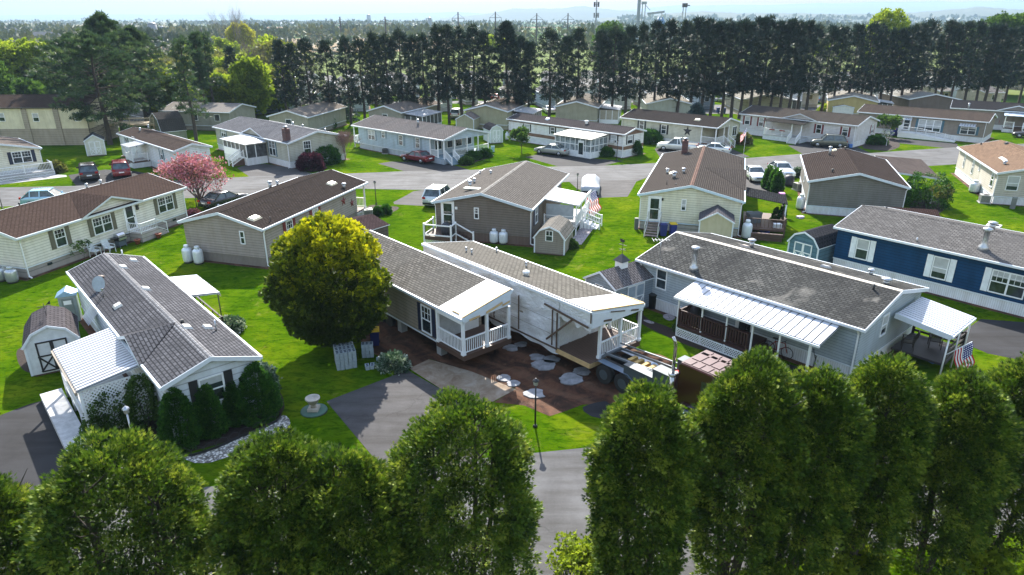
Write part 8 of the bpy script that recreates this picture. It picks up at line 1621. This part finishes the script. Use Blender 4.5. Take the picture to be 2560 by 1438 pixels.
barn('long dark barn roof beyond the left trees', (120,112), 38, 12, 5, .1, (.2,.18,.18), (.05,.055,.06)); barn('low dark house roof at the upper left', (45,92), 22, 12, 5, .3, (.4,.4,.42), (.06,.06,.07)); barn('farmhouse with dark roof under the silos', (440,98), 30, 12, 5, -.1, (.2,.15,.13), (.10,.08,.08)); barn('white farmhouse beyond the left bare trees', (560,84), 14, 9, 5, .3, (.6,.6,.6), (.3,.3,.3)); barn('pale farm shed among the hazy fields', (720,66), 30, 14, 6, .1, (.5,.5,.5), (.5,.5,.52)); barn('white barn at the centre of the far fields', (1185,73), 30, 12, 5, .0, (.6,.6,.6), (.45,.45,.45)); barn('small white shed on a far right field', (2040,42), 50, 20, 8, .1, (.6,.6,.6), (.5,.5,.5)); barn('grey barn beneath the bare trees, left of the pines', (480,104), 26, 12, 5, .2, (.3,.32,.36), (.2,.24,.3))
def silo(label, p, ty, R):
    g = U(p); h = height_at(ty, g); root = empty('silo', g, 0, label, 'silo', 'farm silos'); mb = MB(); mb.lathe([(R,0),(R,h*.9)], (0,0,0), 18); mb.build('body', plain((.22,.23,.25), .8), root); mb = MB(); mb.lathe([(R*1.02,h*.9),(R*.8,h*.96),(R*.2,h)], (0,0,0), 18); mb.build('dome', plain((.14,.16,.18), .5), root)
silo('tall concrete silo, left of a pair beyond the white pines', (387,104), 56, 3.4); silo('shorter silo, right of a pair beyond the white pines', (411,104), 65, 3.0); silo('small silo on the far fields left of the pylons', (923,62), 36, 6); silo('small silo in the hazy fields above the pines', (1075,74), 43, 3.6)
DKP = plain((.05,.045,.04), .8, name='weathered_pole')
for i, (x, yb, ty) in enumerate(((379,135,76),(513,140,75),(856,120,42),(967,118,42),(1147,112,30),(1239,110,29),(1341,112,33),(1418,112,33))):
    g = U((x, yb)); h = height_at(ty, g); root = empty('power_pole', g, 0, f"dark transmission pole above the pine tops, {ordn[i]} from the left", 'power pole', 'transmission poles'); mb = MB(); mb.tube([(0,0,0),(0,0,h)], [.55,.4], 8); mb.build('pole', DKP, root); mb = MB(); aw_ = 4.2; mb.bar((-aw_,0,h-4),(aw_,0,h-4),.25); mb.bar((-aw_,0,h-4),(0,0,h-1),.14); mb.bar((aw_,0,h-4),(0,0,h-1),.14); mb.build('crossarm', DKP, root); mb = MB()
    for s_ in (-1, 1): mb.tube([(s_*aw_,0,h-4),(s_*aw_,0,h-6)], .16, 5)
    mb.build('insulator', BLACKM, root)
g = U((1487,118)); h = height_at(-2, g); root = empty('cell_tower', g, 0, 'slim mobile phone mast with antenna panels beyond the pines', 'phone mast'); mb = MB(); mb.tube([(0,0,0),(0,0,h)], [.6,.35], 8); mb.build('mast', plain((.2,.22,.24), .5), root)
for zz, nn in ((h-3.2,8),(h-9.5,5)):
    mb = MB()
    for k in range(nn): a = k*2*math.pi/nn; mb.box(1.5*math.cos(a)-.25,1.5*math.sin(a)-.2,zz-1.3,1.5*math.cos(a)+.25,1.5*math.sin(a)+.2,zz+1.6); mb.bar((0,0,zz),(1.5*math.cos(a),1.5*math.sin(a),zz),.12)
    mb.build('antenna', BLACKM, root)
GM = plain((.25,.3,.36), .5, .3, name='grain_steel'); g = U((1600,120)); h1_ = height_at(-14, g); root = empty('grain_elevator', g, 0, 'grain elevator legs and conveyor rising above the pines', 'grain elevator')
sx = (g[1]*CP)/FPX*1.02; mb = MB(); X0 = -9*sx
for dx in (-.7,.7):
    for dy in (-.7,.7): mb.bar((X0+dx,dy,0),(X0+dx,dy,h1_),.3)
mb.bar((X0,0,0),(X0,0,h1_),1.0); mb.build('leg_tower', GM, root); h2_ = height_at(4, g); X1 = 3*sx; mb = MB()
for dx in (-.9,.9): mb.bar((X1+dx,0,0),(X1+dx,0,h2_),.5)
mb.box(X1-1.5,-1,h2_-1.5,X1+1.5,1,h2_); mb.bar((X1+1,0,h2_-2),(X1+16*sx,0,height_at(26,g)),.3); mb.build('leg_tower', GM, root)
h3_ = height_at(32, g); mb = MB(); mb.bar((X1+10*sx,0,h3_-.6),(54*sx,0,h3_+.6),1.1,1.3); mb.bar((20*sx,0,0),(20*sx,0,h3_),.4); mb.bar((48*sx,0,0),(48*sx,0,h3_),.4); mb.build('conveyor', GM, root); mb = MB()
for x in (42*sx,50*sx): mb.lathe([(.2,h3_-2),(1.6,h3_-4.5),(2.2,h3_-5),(2.2,h3_-11)], (x,0,0), 12)
mb.build('hopper', plain((.10,.2,.32), .5), root)
g = U((1703,122)); h = height_at(10, g); root = empty('grain_elevator', g, 0, 'single braced grain leg standing right of the elevator', 'grain elevator'); mb = MB()
for dx in (-.8,.8): mb.bar((dx,0,0),(dx,0,h),.45)
mb.bar((-8,0,0),(-.8,0,h*.86),.2); mb.bar((-4,0,0),(-.8,0,h*.6),.15); mb.build('leg_tower', GM, root); mb = MB(); mb.box(-1.4,-1,h-1.8,1.4,1,h+.4); mb.bar((1,0,h-.6),(3,0,h-.9),.5); mb.build('head', BLACKM, root)
r = np.random.default_rng(31); g = U((1585,905)); vs = []; fs = []
for j in range(9):
    for i in range(20): t = 2*math.pi*i/20; q = j/8; vs.append((1.9*(1-q)*math.cos(t)*(1+.2*r.random()), 1.0*(1-q)*math.sin(t)*(1+.2*r.random()), -.03+.42*(1-(1-q)**2)+.12*r.random()*(q > .05)))
for j in range(8):
    for i in range(20): fs.append((j*20+i, j*20+(i+1) % 20, (j+1)*20+(i+1) % 20, (j+1)*20+i))
mb = MB(); mb.add(vs, fs); o = mb.build('dirt_mound', ground_mat('dirt'), fixn=False); o.location = (g[0], g[1], 0); tag(o, 'rough orange-brown dirt mound at the wrapped home deck corner', 'dirt mound')
# ---------------- small things
def box_thing(name, label, p, dims, col, cat, rz=0, z=0, world=None, part='body'):
    g = world or U(p); r_ = empty(name, (g[0], g[1], z), rz, label, cat); w, d, h = dims; mb = MB(); mb.box(-w/2,-d/2,0,w/2,d/2,h*.86); mb.build(part, plain(col, .6), r_); mb = MB(); mb.box(-w/2*1.04,-d/2*1.04,h*.86,w/2*1.04,d/2*1.04,h); mb.build('lid', plain(sc3(col, 1.3), .6), r_); return r_
box_thing('utility_pedestal', 'grey electric meter pedestal on the lawn before the slate home', Q('n',365,1410), (.3,.25,1.2), (.12,.13,.13), 'utility box'); box_thing('utility_pedestal', 'grey electric meter pedestal by the beige right-edge home', Q('n',2425,1380), (.35,.25,1.15), (.16,.17,.17), 'utility box'); box_thing('utility_pedestal', 'dark meter box at the tan home left corner', Q('e',2203,515), (.3,.25,1.0), (.1,.11,.1), 'utility box')
box_thing('cooler_box', 'blue and white cooler on the ground by the corner porch', Q('p',1085,1125), (.7,.45,.45), (.05,.15,.35), 'cooler', rz=.2); box_thing('storage_box', 'white foam box on the cluttered side deck', None, (.6,.4,.4), (.55,.58,.6), 'box', world=h4.wp(1.6,-2.9), z=.65); box_thing('storage_box', 'grey storage trunk against the wall on the cluttered deck', None, (1.2,.6,.9), (.09,.1,.11), 'box', world=h4.wp(2.8,-1.0), z=.65, rz=.3); box_thing('storage_box', 'cream cardboard box below the cluttered deck', Q('x',960,840), (.5,.4,.3), (.5,.48,.4), 'box', rz=.2)
box_thing('paint_can', 'yellow jug below the cluttered side deck', Q('x',838,900), (.16,.16,.35), (.6,.4,.05), 'container'); box_thing('yard_toy', 'small white and purple toy on the lawn between homes', Q('f',893,432), (.6,.4,.18), (.5,.42,.55), 'toy', rz=.4); box_thing('small_sign', 'pale blue yard sign on the lawn by the porch bed', Q('b',1137,1130), (.5,.06,.8), (.3,.5,.6), 'yard sign'); box_thing('storage_box', 'blue recycling tub by the pale grey home corner', Q('n',573,680), (.45,.4,.45), (.04,.15,.45), 'box'); box_thing('birdhouse', 'pink and purple birdhouse on a post by the deck', None, (.45,.45,.5), (.5,.2,.45), 'birdhouse', world=U(Q('x',1310,560), 0), z=1.5)
rg = empty('toy_ring', (*U(Q('x',930,1050)), 0), 0, 'blue plastic ride-on toy on the shaded grass', 'toy'); mb = MB(); mb.tube([(.4*math.cos(t),.28*math.sin(t),.12) for t in [k*math.pi/6 for k in range(13)]], .07, 6, cap=False); mb.build('ring', plain((.03,.08,.55), .4), rg); mb = MB(); mb.tube([(0,.1,.1),(0,.25,.45)], .06, 6); mb.box(-.15,.2,.42,.15,.32,.48); mb.build('seat', plain((.1,.25,.5), .4), rg)
g = U(Q('e',2285,720)); ant = empty('tv_antenna', (*h8.wp(1.1,.9), h8.zr(.9)), 0, 'spiky television antenna on the blue-grey roof corner', 'antenna'); mb = MB(); mb.tube([(0,0,-.05),(0,0,1.1)], .02, 5); mb.build('mast', STEEL, ant); mb = MB()
for k in range(6): mb.bar((-.5+.2*k,-.35+.03*k,1.1),(-.5+.2*k,.35-.03*k,1.1),.015)
mb.bar((-.5,0,1.1),(.5,0,1.1),.025); mb.build('elements', STEEL, ant)
wv = bpy.context.scene.objects['shed']; mb = MB(); x_, y_, z_ = wv['W']/2, 1.3, 1.75+wv['W']*.42; mb.tube([(x_,y_,z_-.05),(x_,y_,z_+.7)], .015, 5); mb.bar((x_-.3,y_,z_+.55),(x_+.3,y_,z_+.55),.02); mb.bar((x_,y_-.2,z_+.35),(x_,y_+.2,z_+.35),.02); mb.add([(x_+.1,y_,z_+.6),(x_+.3,y_,z_+.6),(x_+.3,y_,z_+.8)], [(0,1,2)]); mb.build('weather_vane', BLACKM, wv)
bw_ = empty('covered_grill', (*h3.wp(-.9, h3.W-1.5), .76), .2, 'black covered grill on the small back deck of the centre home', 'grill'); cover(bw_); bw_.scale = (.7,.7,.8)
st2 = empty('kettle_grill', (*h8.wp(pu[1]-1.2,-.7), .7), h8.th, 'black kettle grill on the maroon deck', 'grill'); cover(st2); st2.scale = (.6,.6,.75)
# ---------------- air, light, camera
mb = MB(); mb.box(-9500,-150,-1.2,11000,9300,172); hz = mb.build('haze', BLACKM); tag(hz, kind='stuff'); hm, nt = bpy.data.materials.new('air_haze'), None; hm.use_nodes = True; nt = hm.node_tree; nt.nodes.clear()
pv = nt.nodes.new('ShaderNodeVolumePrincipled'); out = nt.nodes.new('ShaderNodeOutputMaterial'); nt.links.new(pv.outputs[0], out.inputs['Volume']); pv.inputs['Color'].default_value = (.40,.57,.78,1); pv.inputs['Density'].default_value = HAZE_D; pv.inputs['Anisotropy'].default_value = .1
hz.data.materials.clear(); hz.data.materials.append(hm)
ELEV, AZ = math.radians(37), math.radians(-4)
sv = Vector((math.sin(AZ)*math.cos(ELEV), math.cos(AZ)*math.cos(ELEV), math.sin(ELEV)))
ld_ = bpy.data.lights.new('sun', 'SUN'); ld_.energy = 5.0; ld_.angle = math.radians(.53); ld_.color = (1, .95, .86); lo = bpy.data.objects.new('sun', ld_); SC.collection.objects.link(lo); lo.rotation_euler = sv.to_track_quat('Z', 'Y').to_euler()
w = bpy.data.worlds.new('World'); SC.world = w; w.use_nodes = True; nt = w.node_tree; bg = nt.nodes['Background']; sk = nt.nodes.new('ShaderNodeTexSky'); sk.sky_type = 'NISHITA'; sk.sun_disc = False; sk.sun_elevation = ELEV; sk.sun_rotation = AZ; sk.air_density = 2.4; sk.dust_density = 1.0; sk.ozone_density = 2.0
tcw = N(nt, 'ShaderNodeTexCoord'); sxw = N(nt, 'ShaderNodeSeparateXYZ'); nt.links.new(tcw.outputs['Generated'], sxw.inputs[0]); hzr = ramp(nt, sxw.outputs[2], [(0, (.22,.225,.23)), (.10, (.38,.38,.38)), (.35, (1,1,1))])
nt.links.new(mixc(nt, mixc(nt, sk.outputs[0], (1.07,.97,1.06), 1.0, 'MULTIPLY'), hzr.outputs[0], 1.0, 'MULTIPLY'), bg.inputs[0]); bg.inputs[1].default_value = .135
cam = bpy.data.cameras.new('camera'); cam.sensor_width = 36; cam.lens = 24.0; cam.clip_start = .1; cam.clip_end = 40000; co = bpy.data.objects.new('camera', cam); SC.collection.objects.link(co); co.location = (0, 0, CAMH); co.rotation_euler = (math.pi/2-PITCH, 0, 0); SC.camera = co
vs_ = SC.view_settings; vs_.view_transform = 'Standard'; vs_.look = 'None'; vs_.exposure = EXPO; vs_.gamma = 1.0
SC.cycles.max_bounces = 6; SC.cycles.diffuse_bounces = 3; SC.cycles.glossy_bounces = 2; SC.cycles.transmission_bounces = 4; SC.cycles.transparent_max_bounces = 8; SC.cycles.volume_bounces = 1; SC.cycles.caustics_reflective = False; SC.cycles.caustics_refractive = False; SC.cycles.use_denoising = True; SC.cycles.sample_clamp_indirect = 4; SC.cycles.use_adaptive_sampling = False
